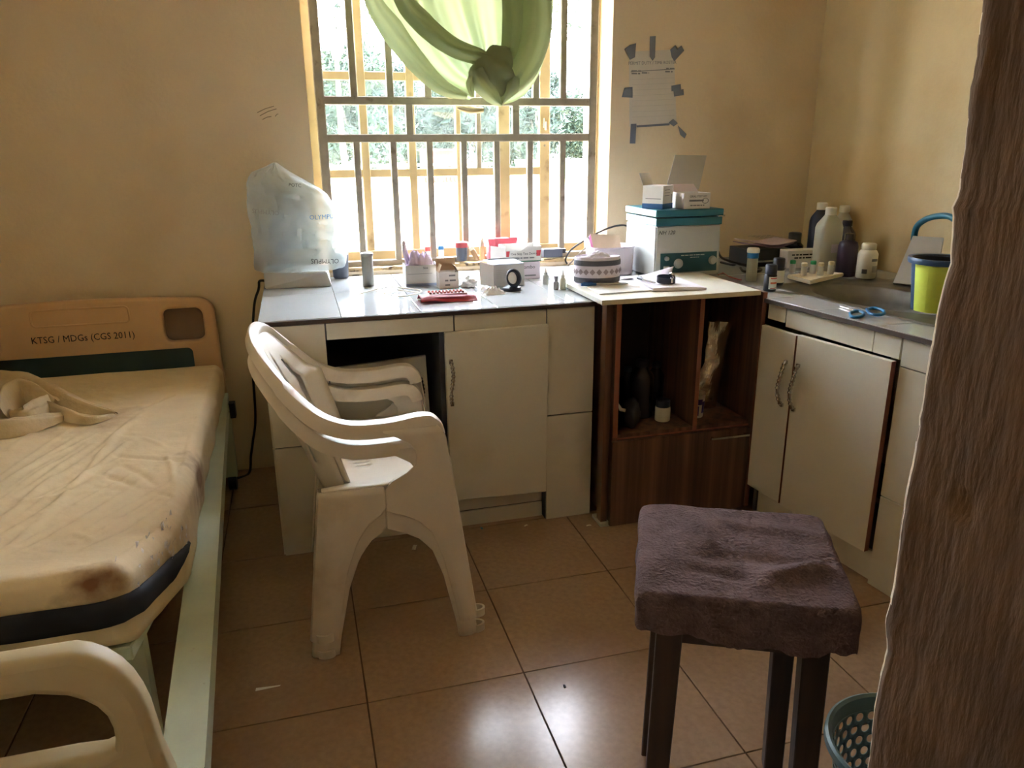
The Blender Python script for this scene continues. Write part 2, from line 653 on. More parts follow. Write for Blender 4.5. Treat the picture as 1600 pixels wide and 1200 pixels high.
def text_mesh(s, size, ext=0.0003, shear=0.0, align='CENTER', sx=1.0):
    cu = bpy.data.curves.new('t', 'FONT')
    cu.body = s
    cu.size = size
    cu.extrude = ext
    cu.shear = shear
    cu.align_x = align
    cu.align_y = 'CENTER'
    cu.resolution_u = 2
    tmp = bpy.data.objects.new('tmp', cu)
    COL.objects.link(tmp)
    dg = bpy.context.evaluated_depsgraph_get()
    me = bpy.data.meshes.new_from_object(tmp.evaluated_get(dg))
    bpy.data.objects.remove(tmp)
    bpy.data.curves.remove(cu)
    if sx != 1.0:
        me.transform(Matrix.Scale(sx, 4, (1, 0, 0)))
    return me


STAND = Matrix.Rotation(PI / 2, 4, 'X')          # xy text -> xz, facing -y


def lettering(s, size, pos, parent, m=INK, rz=0.0, roll=0.0, shear=0.0, align='CENTER', bold=0.0, flat=False, sx=1.0, name='lettering'):
    me = text_mesh(s, size, 0.0003, shear, align, sx)
    mt = Matrix.Translation(pos) @ Matrix.Rotation(rz, 4, 'Z') @ (Matrix.Identity(4) if flat else STAND) @ Matrix.Rotation(roll, 4, 'Z')
    me.transform(mt)
    me.materials.clear()
    me.materials.append(m)
    return link(name, me, parent)


def bars(parent, x0, x1, z, h, y, m, seed=1, gap=0.25, name='print_line'):
    rnd = random.Random(seed)
    bm = B()
    x = x0
    while x < x1 - 1e-5:
        e = min(x1, x + h * rnd.uniform(1.6, 4.5))
        box(bm, x, e, y - 0.0004, y, z - h / 2, z + h / 2)
        x = e + h * rnd.uniform(0.5, 0.9)
    o = finish(name, bm, m, parent)
    o['kind'] = 'stuff'
    return o


# ================================================================== THE ROOM
YB = 3.17          # inner face of window wall
XR = 2.33          # inner face of right wall
XL = -1.45         # left wall (out of view)
YD = 0.65          # inner face of door wall
YD0 = 0.42         # outer face of door wall
CH = 2.75
WX0, WX1, WZ0, WZ1 = 0.085, 1.325, 0.815, 2.12   # window opening
DXL, DXR, DZ = -0.62, 0.648, 2.1                 # doorway


def sbox(name, x0, x1, y0, y1, z0, z1, m, bevel=0.0):
    bm = B()
    box(bm, x0, x1, y0, y1, z0, z1, bevel)
    return structure(finish(name, bm, m))


# floor: grout bed with single tiles
bm = B()
box(bm, XL - 0.2, XR + 0.2, -1.75, YB + 0.2, -0.12, -0.004)
floor = structure(finish('floor', bm, GROUT))
bm = B()
box(bm, -0.1982, 0.1982, -0.1982, 0.1982, -0.012, 0.0, 0.0012)
t0 = finish('tile', bm, TILEF, floor)
tm = t0.data
first = True
for i in range(-4, 6):
    for j in range(-4, 4):
        x, y = 0.067 + 0.4 * (i + 0.5), 1.588 + 0.4 * (j + 0.5)
        if x < XL - 0.05 or x > 2.2 or y > 3.05:
            continue
        o = t0 if first else link('tile', tm, floor)
        first = False
        o.location = (x, y, 0)
        o.rotation_euler = (0, 0, 0 if (i + j) % 2 else PI)

# window wall, one mesh with the opening
bm = B()
T = 0.22
XW0, XW1 = XL - 0.2, XR + 0.2
for (a, b, c, d) in ((XW0, WX0, -0.1, CH), (WX1, XW1, -0.1, CH), (WX0, WX1, -0.1, WZ0), (WX0, WX1, WZ1, CH)):
    box(bm, a, b, YB, YB + T, c, d)
bmesh.ops.remove_doubles(bm, verts=bm.verts[:], dist=1e-5)
structure(finish('wall_back', bm, WALL))
sbox('wall_right', XR, XR + 0.2, YD0, YB, -0.1, CH, WALLR)
sbox('wall_left', XL - 0.2, XL, YD0, YB, -0.1, CH, WALL)
sbox('ceiling', XL - 0.2, XR + 0.2, -1.75, YB + T, CH, CH + 0.15, CEIL)
sbox('wall_light_baffle', XL - 0.2, XR + 0.2, -1.75, -1.55, -0.1, CH, WALL)  # unseen, added behind the camera to keep light from the doorway weak
sbox('wall_light_baffle_end', XL - 0.2, XL, -1.55, YD0, -0.1, CH, WALL)  # unseen, added to shut sky light off the jamb
sbox('wall_light_baffle_far', XR, XR + 0.2, -1.55, 0.25, -0.1, CH, WALL)  # unseen, added; the gap past its edge lets in a little sky fill

# door wall: left piece, lintel and the rough right jamb
bm = B()
box(bm, XL - 0.2, DXL, YD0, YD, -0.1, CH)
box(bm, DXL, XR + 0.2, YD0, YD, DZ, CH)
structure(finish('wall_front', bm, WALL))


def jamb_edge(z):
    return itp(z, [(0.0, 0.664), (0.45, 0.660), (0.53, 0.657), (0.62, 0.652), (0.70, 0.655), (0.74, 0.648), (0.80, 0.652),
                   (0.86, 0.649), (0.95, 0.651), (1.05, 0.650), (1.12, 0.650), (1.18, 0.657), (1.225, 0.652), (1.235, 0.645),
                   (1.25, 0.652), (1.3, 0.651), (1.42, 0.646), (2.1, 0.640)])


bm = B()
zs = lin(0.0, DZ, 220)
ys = [YD0 + (YD - YD0) * t for t in [0, .1, .2, .3, .4, .5, .58, .66, .72, .78, .83, .87, .90, .925, .945, .96, .975, .988, 1.0]]
rows = []
for z in zs:
    e = jamb_edge(z) + 0.0022 * noise.noise(Vector((3, 7, z * 22))) + 0.0016 * noise.noise(Vector((9, 1, z * 70)))
    r = []
    for y in ys:
        tt = (y - YD0) / (YD - YD0)
        x = 0.648 + (e - 0.648) * max(0, (tt - 0.55) / 0.45) + 0.006 * max(0, (tt - 0.93) / 0.07) ** 2
        x += 0.0035 * noise.noise(Vector((y * 14, z * 5, 3))) + 0.0014 * noise.noise(Vector((y * 75, z * 16, 5)))
        hx, hz = (y - 0.565) / 0.010, (z - 0.935) / 0.028
        d = hx * hx + hz * hz
        if d < 1:
            x += 0.018 * (1 - d)
        r.append(bm.verts.new((x, y, z)))
    # turn the corner and run along the inner face
    for k, xx in enumerate((0.012, 0.05, 0.4, XR + 0.2 - 0.66)):
        r.append(bm.verts.new((e + xx, YD + 0.0015 * noise.noise(Vector((xx * 40, z * 40, 1))) * (1 if k < 2 else 0), z)))
    rows.append(r)
for a, b in zip(rows, rows[1:]):
    for k in range(len(a) - 1):
        f = bm.faces.new((a[k], b[k], b[k + 1], a[k + 1]))
        edge = len(ys) - 1
        zz = a[k].co.z
        if edge - 2 <= k <= edge and noise.noise(Vector((zz * 12, k * 0.4, 2))) > -0.15:
            f.material_index = 1
# outer face back along the corridor
ob = []
for r, z in zip(rows, zs):
    ob.append((r[0], bm.verts.new((XR + 0.2, YD0, z)), r[-1]))
for a, b in zip(ob, ob[1:]):
    bm.faces.new((a[0], a[1], b[1], b[0]))
    bm.faces.new((a[1], a[2], b[2], b[1]))
structure(finish('wall_doorway', bm, [JAMB, CHIP], smooth='all'))

# window sill ledge with rubble
bm = B()
us = lin(WX0, WX1, 60)
vs = [0.0, 0.012, 0.03, 0.06, 0.1, 0.14, 0.2]


def sillf(u, v):
    z = WZ0 + 0.012 + 0.006 * noise.noise(Vector((u * 30, v * 30, 0))) + 0.004 * noise.noise(Vector((u * 90, v * 80, 4)))
    if v == 0.0:
        z = CT - 0.01
    return (u, YB + v - 0.004, z)


gridf(bm, sillf, us, vs)
structure(finish('trim_1', bm, mat('crumbly sill plaster', hexc(196, 172, 128), 0.95, var=0.3, scale=30, bump=0.6,
                                  stain=hexc(90, 74, 60), stain_scale=20, stain_lo=0.58, stain_hi=0.66), smooth=True))

# ------------------------------------------------------------------ window: cream casement frame
YF = 3.335
win = bpy.data.objects.new('window_1', None)
COL.objects.link(win)
win.location = ((WX0 + WX1) / 2, YF, WZ0)
structure(win)
WO = Vector(win.location)


def wbar(name, p0, p1, wid, dep, m, parent, y, orig, bev=0.003):
    """square bar between two pixels on the plane y, world -> parent space"""
    a, b = Vector(p0), Vector(p1)
    t = (b - a).normalized()
    s = Vector((0, 1, 0)).cross(t).normalized()
    bm = B()
    q = []
    for e, sgn in ((a, 0), (b, 0)):
        for (i, j) in ((-1, -1), (1, -1), (1, 1), (-1, 1)):
            q.append(e + s * (i * wid / 2) + Vector((0, j * dep / 2, 0)) - orig)
    hexa(bm, q)
    if bev:
        bmesh.ops.bevel(bm, geom=bm.edges[:], offset=bev, segments=1, affect='EDGES')
    return finish(name, bm, m, parent)


def c1(x, y):                                    # pixel from the enlarged window crop
    return (460 + x / 2.728, y / 2.728)


def vbar(name, cx_top, cy_top, cx_bot, cy_bot, wid, dep, m, parent, y, orig):
    a = PX(*c1(cx_top, cy_top), y=y)
    b = PX(*c1(cx_bot, cy_bot), y=y)
    if cy_top <= 0:
        x0 = a.x
        a = Vector((x0, y, WZ1))
    xm = (a.x + b.x) / 2
    a.x = b.x = xm
    return wbar(name, a, b, wid, dep, m, parent, y, orig)


# outer frame of the casement
zb, zt = WZ0 + 0.02, WZ1
for nm, a, b in (('frame_stile', (WX0 + 0.025, YF, zb), (WX0 + 0.025, YF, zt)), ('frame_stile', (WX1 - 0.025, YF, zb), (WX1 - 0.025, YF, zt)),
                 ('frame_rail', (WX0 + 0.05, YF, zb + 0.02), (WX1 - 0.05, YF, zb + 0.02)), ('frame_rail', (WX0, YF, zt - 0.025), (WX1, YF, zt - 0.025))):
    wbar(nm, a, b, 0.05, 0.05, FRAMEC, win, YF, WO)
zr1 = PX(*c1(400, 325), y=YF).z
zr2 = PX(*c1(560, 735), y=YF).z
xr_end = PX(*c1(1045, 700), y=YF).x
mull = []
for (xt, yt, xb, yb, wd) in ((280, 300, 322, 1000, 0.034), (487, 330, 518, 1000, 0.034), (700, 480, 702, 1000, 0.022),
                             (890, 500, 895, 1000, 0.052), (1063, 300, 1063, 1000, 0.048)):
    o = vbar('mullion', xt, -1, xb, yb, wd, 0.03, FRAMEC, win, YF, WO)
    a = PX(*c1((xt + xb) / 2, (yt + yb) / 2), y=YF)
    mull.append(a.x)
    for v in o.data.vertices:
        v.co.x += a.x - (sum(q.co.x for q in o.data.vertices) / len(o.data.vertices) + WO.x) if False else 0
    # make plumb at the measured middle and full height
    cx = sum(q.co.x for q in o.data.vertices) / len(o.data.vertices)
    for v in o.data.vertices:
        v.co.x += a.x - WO.x - cx
        v.co.z = (zb - WO.z) if v.co.z < 0.5 else (zt - 0.05 - WO.z)
# short sash stiles
for (xm, z0, z1, wd, mm) in ((PX(*c1(410, 520), y=YF).x, zr2, zr1, 0.024, FRAMEC), (PX(*c1(785, 600), y=YF).x, zr2, zr1 - 0.05, 0.022, BARG)):
    wbar('sash_stile', (xm, YF, z0), (xm, YF, z1), wd, 0.018, mm, win, YF, WO)
xs = [WX0 + 0.05] + mull
for za in (zr1, zr2):
    for a, b in zip(xs, xs[1:]):
        if b <= xr_end + 0.05:
            wbar('sash_rail', (a, YF, za), (b, YF, za), 0.034, 0.022, FRAMEC, win, YF, WO)
for a, b in zip(xs, xs[1:]):
    if b > xr_end + 0.05:
        continue
    bm = B()
    ol = rrect(a + 0.012, b - 0.012, zr2 + 0.012, zr1 - 0.012, 0.012, 3)
    vs_ = [bm.verts.new((x - WO.x, 0.004, z - WO.z)) for x, z in ol]
    bm.faces.new(vs_)
    r = bmesh.ops.extrude_face_region(bm, geom=bm.faces[:])
    for v in [g for g in r['geom'] if isinstance(g, bmesh.types.BMVert)]:
        v.co.y -= 0.004
    finish('pane', bm, GLASS, win)
# latch on the right mullion
bm = B()
box(bm, -0.008, 0.008, -0.03, -0.012, -0.02, 0.02, 0.002)
box(bm, -0.004, 0.004, -0.045, -0.02, -0.03, 0.005, 0.002)
p = PX(*c1(1068, 525), y=YF)
finish('latch', bm, FRAMEC, win, loc=(mull[-1] - WO.x, 0, p.z - WO.z))
bm = B()
lathe(bm, [(0.006, -0.004), (0.006, 0.0), (0.003, 0.002)], 10)
o = finish('screw', bm, BARG, win, loc=(mull[-1] - WO.x, -0.016, PX(*c1(1073, 620), y=YF).z - WO.z))
o.rotation_euler = (PI / 2, 0, 0)

# ------------------------------------------------------------------ steel security grille in front of it
YG = 3.245
gr = thing('window_grille', 'grey painted steel security grille of square bars across the window', 'grille', ((WX0 + WX1) / 2, YG, WZ0 + 0.02))
GO = Vector(gr.location)
gx0, gx1 = PX(*c1(122, 600), y=YG).x, PX(*c1(1265, 600), y=YG).x
gz0 = PX(*c1(640, 1112), y=YG).z
zh1, zh2 = PX(*c1(690, 432), y=YG).z, PX(*c1(690, 588), y=YG).z
for x in (gx0, gx1):
    wbar('frame_bar', (x, YG, gz0), (x, YG, WZ1 - 0.01), 0.036, 0.03, BARG, gr, YG, GO)
wbar('frame_bar', (gx0, YG, gz0), (gx1, YG, gz0), 0.034, 0.03, BARG, gr, YG, GO)
for z in (zh1, zh2):
    wbar('cross_bar', (gx0, YG, z), (gx1, YG, z), 0.032, 0.026, BARG, gr, YG, GO)
for xc in (270, 425, 577, 721, 860, 1000, 1137):
    x = PX(*c1(xc + 3, 760), y=YG).x
    wbar('upright_bar', (x, YG, gz0), (x, YG, zh2), 0.026, 0.024, BARG, gr, YG, GO)
for xc in (490, 942):
    x = PX(*c1(xc, 510), y=YG).x
    wbar('upright_bar', (x, YG, zh2), (x, YG, zh1), 0.03, 0.024, BARG, gr, YG, GO)
for xc in (247, 403, 565, 715, 870, 1028, 1145):
    x = PX(*c1(xc, 300), y=YG).x
    wbar('upright_bar', (x, YG, zh1), (x, YG, WZ1 - 0.01), 0.028, 0.024, BARG, gr, YG, GO)

# ================================================================== COUNTERS
YC = 2.374                                       # front face of the long counter


def fx(px, py, y=YC):
    return PX(px, py, y=y)


def face_tile(parent, x0, x1, z0, z1, y, g=0.0015, th=0.009, m=TILEW, name='tile'):
    bm = B()
    box(bm, x0 + g, x1 - g, y, y + th, z0 + g, z1 - g, 0.001)
    return finish(name, bm, m, parent)


def handle(parent, loc, length=0.15, m=CHROME, bow=0.02, rz=0.0, rx=0.0):
    """ribbed bow handle, stands out along -y of its own space"""
    bm = B()
    n = 22
    path = []
    for i in range(n + 1):
        t = i / n
        path.append((0.007 * math.sin(t * 2 * PI) * 0.6, -0.005 - bow * math.sin(PI * t) ** 0.7, (0.5 - t) * length))
    tube(bm, path, lambda t: 0.0062 + 0.0016 * (1 if int(t * 22) % 2 else -1), 8)
    for z in (0.5 * length, -0.5 * length):
        box(bm, -0.006, 0.006, -0.008, 0.0, z - 0.006, z + 0.006, 0.001)
    o = finish('handle', bm, m, parent, smooth=True, loc=loc)
    o.rotation_euler = (rx, 0, rz)
    return o


xl, xr = -0.129, 0.957
cn = thing('tiled_counter', 'long white tiled counter with cupboard openings below the window', 'counter', (0, 0, 0))
bm = B()
box(bm, xl + 0.004, xl + 0.055, YC + 0.01, YB - 0.004, 0.0, 0.782)
box(bm, xr - 0.05, xr - 0.004, YC + 0.01, YB - 0.004, 0.0, 0.782)
box(bm, xl + 0.055, 0.062, YC + 0.01, YC + 0.09, 0.0, 0.782)
box(bm, 0.785, xr - 0.05, YC + 0.01, YC + 0.09, 0.0, 0.782)
box(bm, 0.062, 0.785, YC + 0.01, YC + 0.06, 0.727, 0.782)
box(bm, xl + 0.055, xr - 0.05, YC + 0.05, YB - 0.004, 0.0, 0.105)
box(bm, 0.425, 0.44, YC + 0.05, YB - 0.004, 0.105, 0.782)
box(bm, xl + 0.055, xr - 0.05, YB - 0.03, YB - 0.004, 0.105, 0.782)
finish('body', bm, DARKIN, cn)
ztop = 0.782
for (x0, x1, z0, z1) in ((xl, 0.060, 0.385, ztop), (xl, 0.060, 0.0, 0.383), (0.062, 0.466, 0.727, ztop), (0.468, 0.783, 0.727, ztop),
                         (0.785, xr, 0.402, ztop), (0.785, xr, 0.0, 0.400)):
    face_tile(cn, x0, x1, z0, z1, YC)
for (x0, x1) in ((0.062, 0.44), (0.44, 0.783)):
    face_tile(cn, x0, x1, 0.0, 0.058, YC + 0.035)
    face_tile(cn, x0, x1, 0.059, 0.105, YC + 0.04)
# end face tiles towards the bed
for (z0, z1) in ((0.0, 0.383), (0.385, ztop)):
    for (y0, y1) in ((YC + 0.01, YC + 0.41), (YC + 0.411, YB - 0.004)):
        bm = B()
        box(bm, xl - 0.004, xl + 0.004, y0, y1 - 0.001, z0 + 0.001, z1 - 0.001, 0.001)
        finish('tile', bm, TILEW, cn)
# hung door
d = bpy.data.objects.new('door', None)
bm = B()
zd0, zd1 = 0.122, 0.733
hexa(bm, [(0.433, YC - 0.022, zd0 + 0.012), (0.779, YC - 0.020, zd0), (0.779, YC - 0.002, zd0), (0.433, YC - 0.004, zd0 + 0.012),
          (0.431, YC - 0.022, zd1 - 0.004), (0.785, YC - 0.020, zd1), (0.785, YC - 0.002, zd1), (0.431, YC - 0.004, zd1 - 0.004)])
bmesh.ops.bevel(bm, geom=bm.edges[:], offset=0.002, segments=1, affect='EDGES')
door = finish('door', bm, DOORW, cn)
p = fx(703, 595)
handle(door, (p.x, YC - 0.022, p.z), 0.148)

# loose door leaning inside the open bay
pl0 = fx(520, 800, YC + 0.10)
ld = thing('cupboard_door', 'detached white cupboard door leaning inside the open dark bay', 'door', (0.24, YC + 0.16, 0.105))
bm = B()
qa = [PX(512, 577, y=YC + 0.12), PX(665, 556, y=YC + 0.12), PX(682, 790, y=YC + 0.07), PX(515, 800, y=YC + 0.07)]
qa = [Vector((max(v.x, 0.066), v.y, max(v.z, 0.109))) - Vector(ld.location) for v in qa]
qa[3].z = qa[2].z = 0.001
slab(bm, [qa[3], qa[2], qa[1], qa[0]], -0.016, Vector((0, -1, 0)))
finish('panel', bm, DOORW, ld)
hp = PX(658, 620, y=YC + 0.105) - Vector(ld.location)
handle(ld, hp + Vector((0, -0.004, 0)), 0.13, RUBBER)

# ------------------------------------------------------------------ right counter under the sink
RO = Vector((1.539, 2.24, 0))
RD = Vector((0.126, -0.992, 0)).normalized()
RN = Vector((-RD.y, RD.x, 0)) * -1               # points to the room (-x)
if RN.x > 0:
    RN = -RN
rzr = math.atan2(RD.y, RD.x)
rc = thing('sink_counter', 'white tiled counter with two cupboard doors below the sink', 'counter', (RO.x, RO.y, 0), rzr)
# local space: +x along the front towards the door, +y = away from room or into it?
inw = -RN                                        # inward direction
sgn = 1 if (Matrix.Rotation(-rzr, 3, 'Z') @ inw).y > 0 else -1


def rbox(s0, s1, t0, t1, z0, z1, m, name, bev=0.001, parent=None):
    bm = B()
    a, b = (t0, t1) if sgn > 0 else (-t1, -t0)
    box(bm, s0, s1, a, b, z0, z1, bev)
    return finish(name, bm, m, parent or rc)


bm = B()
S1 = 1.02


def rb(bm, s0, s1, t0, t1, z0, z1):
    a, b = (t0, t1) if sgn > 0 else (-t1, -t0)
    box(bm, s0, s1, a, b, z0, z1)


rb(bm, 0.004, 0.545, 0.012, 0.06, 0.725, 0.782)
rb(bm, 0.548, S1, 0.012, 0.06, 0.0, 0.782)
rb(bm, 0.004, S1, 0.03, 0.30, 0.0, 0.10)
rb(bm, 0.004, 0.02, 0.012, 0.60, 0.0, 0.64)
rb(bm, S1 - 0.03, S1, 0.012, 0.60, 0.0, 0.782)
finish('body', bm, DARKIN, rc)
for (s0, s1, z0, z1) in ((0.004, 0.090, 0.728, ztop), (0.092, 0.452, 0.716, ztop), (0.454, 0.547, 0.716, ztop), (0.552, 0.80, 0.700, ztop),
                         (0.552, 0.80, 0.300, 0.698), (0.552, 0.80, 0.0, 0.298), (0.802, 1.02, 0.0, 0.298), (0.802, 1.02, 0.3, ztop)):
    rbox(s0 + 0.001, s1 - 0.001, 0.0, 0.01, z0 + 0.001, z1 - 0.001, TILEW, 'tile')
for (s0, s1) in ((0.004, 0.19), (0.192, 0.545)):
    rbox(s0, s1, 0.02, 0.03, 0.0, 0.098, TILEW, 'tile')


def rdoor(s0, s1, z0, z1, ang, hinge, hs, hz):
    # door leaf hinged at s=hinge, swung slightly open
    piv = bpy.data.objects.new('door', None)
    bm = B()
    y0, y1 = (-0.020, -0.001) if sgn > 0 else (0.001, 0.020)
    box(bm, s0 - hinge, s1 - hinge, y0, y1, z0, z1, 0.0015)
    for f in bm.faces:
        if abs(f.normal.x) > 0.9:
            f.material_index = 1
    o = finish('door', bm, [DOORW, BROWNE], rc, loc=(hinge, 0, 0))
    o.rotation_euler = (0, 0, ang)
    h = handle(o, (hs - hinge, -0.02 * sgn, hz), 0.15, CHROME, 0.022)
    if sgn < 0:
        h.rotation_euler = (0, 0, PI)
    return o


rdoor(0.002, 0.172, 0.106, 0.706, 0.03 * -sgn, 0.002, 0.142, 0.535)
rdoor(0.185, 0.541, 0.108, 0.712, 0.035 * sgn, 0.541, 0.204, 0.54)

# ------------------------------------------------------------------ worktop
wt = thing('tiled_worktop', 'glossy white tiled worktop running along window wall to the sink', 'worktop', (0, 0, 0.765))
bm = B()
box(bm, -0.137, 0.957, YC - 0.004, YB - 0.002, 0.0178, 0.027)
box(bm, 0.957, XR - 0.002, 2.70, YB - 0.002, 0.0178, 0.027)


def rp(s, f, z):                                  # right run: s along the front, f from front edge to wall
    a = RO + RD * s + RN * 0.012
    b = Vector((XR - 0.002, a.y, 0))
    q = a.lerp(b, f)
    return Vector((q.x, q.y, z))


def rquad(bm, s0, s1, f0, f1, z0, z1):
    hexa(bm, [rp(s0, f0, z0), rp(s1, f0, z0), rp(s1, f1, z0), rp(s0, f1, z0), rp(s0, f0, z1), rp(s1, f0, z1), rp(s1, f1, z1), rp(s0, f1, z1)])


XP = 1.5395                                       # the worktop stops at the brown cabinet's side panel


def pcorner(s, f):
    q = rp(s, f, 0)
    return q if f > 0 else Vector((XP, q.y, 0))


def pquad(bm, s0, s1, f1, z0, z1):
    c = [pcorner(s0, 0), pcorner(s1, 0), pcorner(s1, f1), pcorner(s0, f1)]
    hexa(bm, [Vector((v.x, v.y, z0)) for v in c] + [Vector((v.x, v.y, z1)) for v in c])


SS0, SS1, SF0, SF1 = -0.20, 0.60, 0.19, 0.80      # sink cut-out
S00 = -0.455
rquad(bm, 0.0, S1, 0.0, SF0, 0.0178, 0.027)
pquad(bm, S00, SS0, 1.0, 0.0178, 0.027)
rquad(bm, SS1, S1, SF0, 1.0, 0.0178, 0.027)
rquad(bm, SS0, SS1, SF1, 1.0, 0.0178, 0.027)
pquad(bm, SS0, 0.0, SF0, 0.0178, 0.027)
finish('slab', bm, CONC, wt)
gx = [-0.137, 0.112, 0.362, 0.612, 0.862, 0.957]
gy = [YC - 0.006, 2.80, YB - 0.004]


def top_tile(quad):
    bm = B()
    c = sum((Vector(q) for q in quad), Vector()) / 4
    q = [Vector(v) + (c - Vector(v)).normalized() * 0.0016 for v in quad]
    hexa(bm, [(v.x, v.y, 0.027) for v in q] + [(v.x, v.y, 0.035) for v in q])
    bmesh.ops.bevel(bm, geom=[e for e in bm.edges if all(v.co.z > 0.03 for v in e.verts)], offset=0.001, segments=1, affect='EDGES')
    return finish('tile', bm, TILET, wt)


for a, b in zip(gx, gx[1:]):
    for c, d_ in zip(gy, gy[1:]):
        top_tile([(a, c, 0), (b, c, 0), (b, d_, 0), (a, d_, 0)])
gx2 = [0.957, 1.25, 1.55, 1.85, 2.1, XR - 0.003]
for a, b in zip(gx2, gx2[1:]):
    top_tile([(a, 2.70, 0), (b, 2.70, 0), (b, YB - 0.004, 0), (a, YB - 0.004, 0)])
for (s0, s1, f0, f1) in ((0.0, 0.22, 0, SF0), (0.22, 0.47, 0, SF0), (0.47, 0.72, 0, SF0), (0.72, S1, 0, SF0),
                         (S00, SS0, 0.5, 1.0), (SS1, S1, SF0, 0.6), (SS1, S1, 0.6, 1.0), (SS0, 0.2, SF1, 1.0), (0.2, SS1, SF1, 1.0)):
    top_tile([rp(s0, f0, 0), rp(s1, f0, 0), rp(s1, f1, 0), rp(s0, f1, 0)])
for (s0, s1, f1) in ((SS0, 0.0, SF0), (S00, SS0, 0.5)):
    top_tile([pcorner(s0, 0), pcorner(s1, 0), pcorner(s1, f1), pcorner(s0, f1)])
# dark edge strips
bm = B()
n = 40
for i in range(n):
    a, b = -0.140 + 1.097 * i / n, -0.140 + 1.097 * (i + 1) / n
    lo = 0.0205 + 0.002 * noise.noise(Vector((a * 30, 0, 0)))
    box(bm, a, b, YC - 0.012, YC - 0.005, lo, 0.033)
finish('edge_strip', bm, TRIMD, wt)
bm = B()
for i in range(24):
    s0, s1 = 1.02 * i / 24, 1.02 * (i + 1) / 24
    lo = 0.0195 + 0.002 * noise.noise(Vector((s0 * 30, 4, 0)))
    off = RN * 0.006
    pts = [rp(s0, 0, lo) + off, rp(s1, 0, lo) + off, rp(s1, 0, lo), rp(s0, 0, lo), rp(s0, 0, 0.033) + off, rp(s1, 0, 0.033) + off, rp(s1, 0, 0.033), rp(s0, 0, 0.033)]
    hexa(bm, pts)
finish('edge_strip', bm, TRIMD, wt)

# ------------------------------------------------------------------ sink
sk = thing('sink', 'stainless steel sink with oval basin set into the worktop', 'sink', rp((SS0 + SS1) / 2, (SF0 + SF1) / 2, CT))
SO = Vector(sk.location)
bc = Vector((1.905, 2.105, CT))                   # basin centre
ad, an = RD, -RN
bm = B()
N = 48


def rim_pt(i):
    # outer plate outline by angle from basin centre, found on the cut-out rectangle
    a = 2 * PI * i / N
    dvec = ad * math.cos(a) + an * math.sin(a)
    best = 9
    cs = [rp(SS0 - .01, SF0 - .012, CT), rp(SS1 + .01, SF0 - .012, CT), rp(SS1 + .01, SF1 + .01, CT), rp(SS0 - .01, SF1 + .01, CT)]
    for k in range(4):
        p1, p2 = cs[k], cs[(k + 1) % 4]
        e = p2 - p1
        den = dvec.x * e.y - dvec.y * e.x
        if abs(den) < 1e-9:
            continue
        w_ = p1 - bc
        t = (w_.x * e.y - w_.y * e.x) / den
        u = (w_.x * dvec.y - w_.y * dvec.x) / den
        if t > 0 and -1e-6 <= u <= 1 + 1e-6:
            best = min(best, t)
    return bc + dvec * best, dvec


ringsk = []
for fz in range(9):
    ring = []
    for i in range(N):
        o_, dv = rim_pt(i)
        ca, sa = math.cos(2 * PI * i / N), math.sin(2 * PI * i / N)
        ell = bc + ad * (0.29 * ca) + an * (0.175 * sa)
        if fz == 0:
            q = o_ + Vector((0, 0, 0.001))
        elif fz == 1:
            q = o_.lerp(bc, 0.02) + Vector((0, 0, 0.006))
        elif fz == 2:
            q = o_.lerp(ell, 0.12) + Vector((0, 0, 0.003))
        elif fz == 3:
            q = ell + (ell - bc) * 0.05 + Vector((0, 0, 0.003))
        elif fz == 4:
            q = ell + Vector((0, 0, -0.004))
        else:
            k = (1.0, 0.97, 0.86, 0.55, 0.12)[fz - 4]
            q = bc + (ell - bc) * k + Vector((0, 0, (-0.004, -0.05, -0.12, -0.14, -0.145)[fz - 4]))
        ring.append(bm.verts.new(q - SO))
    ringsk.append(ring)
for a, b in zip(ringsk, ringsk[1:]):
    for i in range(N):
        j = (i + 1) % N
        bm.faces.new((a[i], a[j], b[j], b[i]))
bm.faces.new(ringsk[-1])
finish('basin', bm, STEEL, sk, smooth='all')
bm = B()
lathe(bm, [(0.03, 0.0), (0.03, 0.003), (0.012, 0.001)], 20)
finish('drain', bm, CHROME, sk, smooth=True, loc=bc - SO + Vector((0, 0, -0.146)))

# ------------------------------------------------------------------ brown cabinet
YK = 2.268
bx0, bx1 = 0.962, 1.522
bcab = thing('brown_cabinet', 'dark brown wood grain cabinet with two open cubbies between tiled counters', 'cabinet', ((bx0 + bx1) / 2, YK + 0.2, 0))
BO = Vector(bcab.location)


def bpart(name, x0, x1, y0, y1, z0, z1, m=BROWN, bev=0.001):
    bm = B()
    box(bm, x0 - BO.x, x1 - BO.x, y0 - BO.y, y1 - BO.y, z0, z1, bev)
    return finish(name, bm, m, bcab)


KD = 0.40
bpart('side_panel', bx0 + 0.028, bx0 + 0.046, YK, YK + KD, 0.012, 0.806)
bpart('side_panel', bx1, bx1 + 0.016, YK - 0.02, YK + KD, 0.012, 0.818)
bpart('back_panel', bx0 + 0.046, bx1, YK + KD - 0.012, YK + KD, 0.02, 0.806, mat('dark hardboard', hexc(58, 48, 46), 0.8, var=0.15))
xdv = fx(1085, 665, YK).x
zsh = 0.345
bpart('shelf', bx0 + 0.046, bx1, YK, YK + KD - 0.012, zsh - 0.018, zsh)
bpart('divider', xdv - 0.008, xdv + 0.008, YK, YK + KD - 0.012, zsh, 0.806)
bpart('bottom_panel', bx0 + 0.046, bx1, YK, YK + KD - 0.012, 0.02, 0.038)
bpart('edge_band', bx0 + 0.028, bx0 + 0.046, YK - 0.002, YK, zsh - 0.01, 0.806, BROWNE, 0)
bpart('edge_band', xdv - 0.008, xdv + 0.008, YK - 0.002, YK, zsh - 0.018, 0.806, BROWNE, 0)
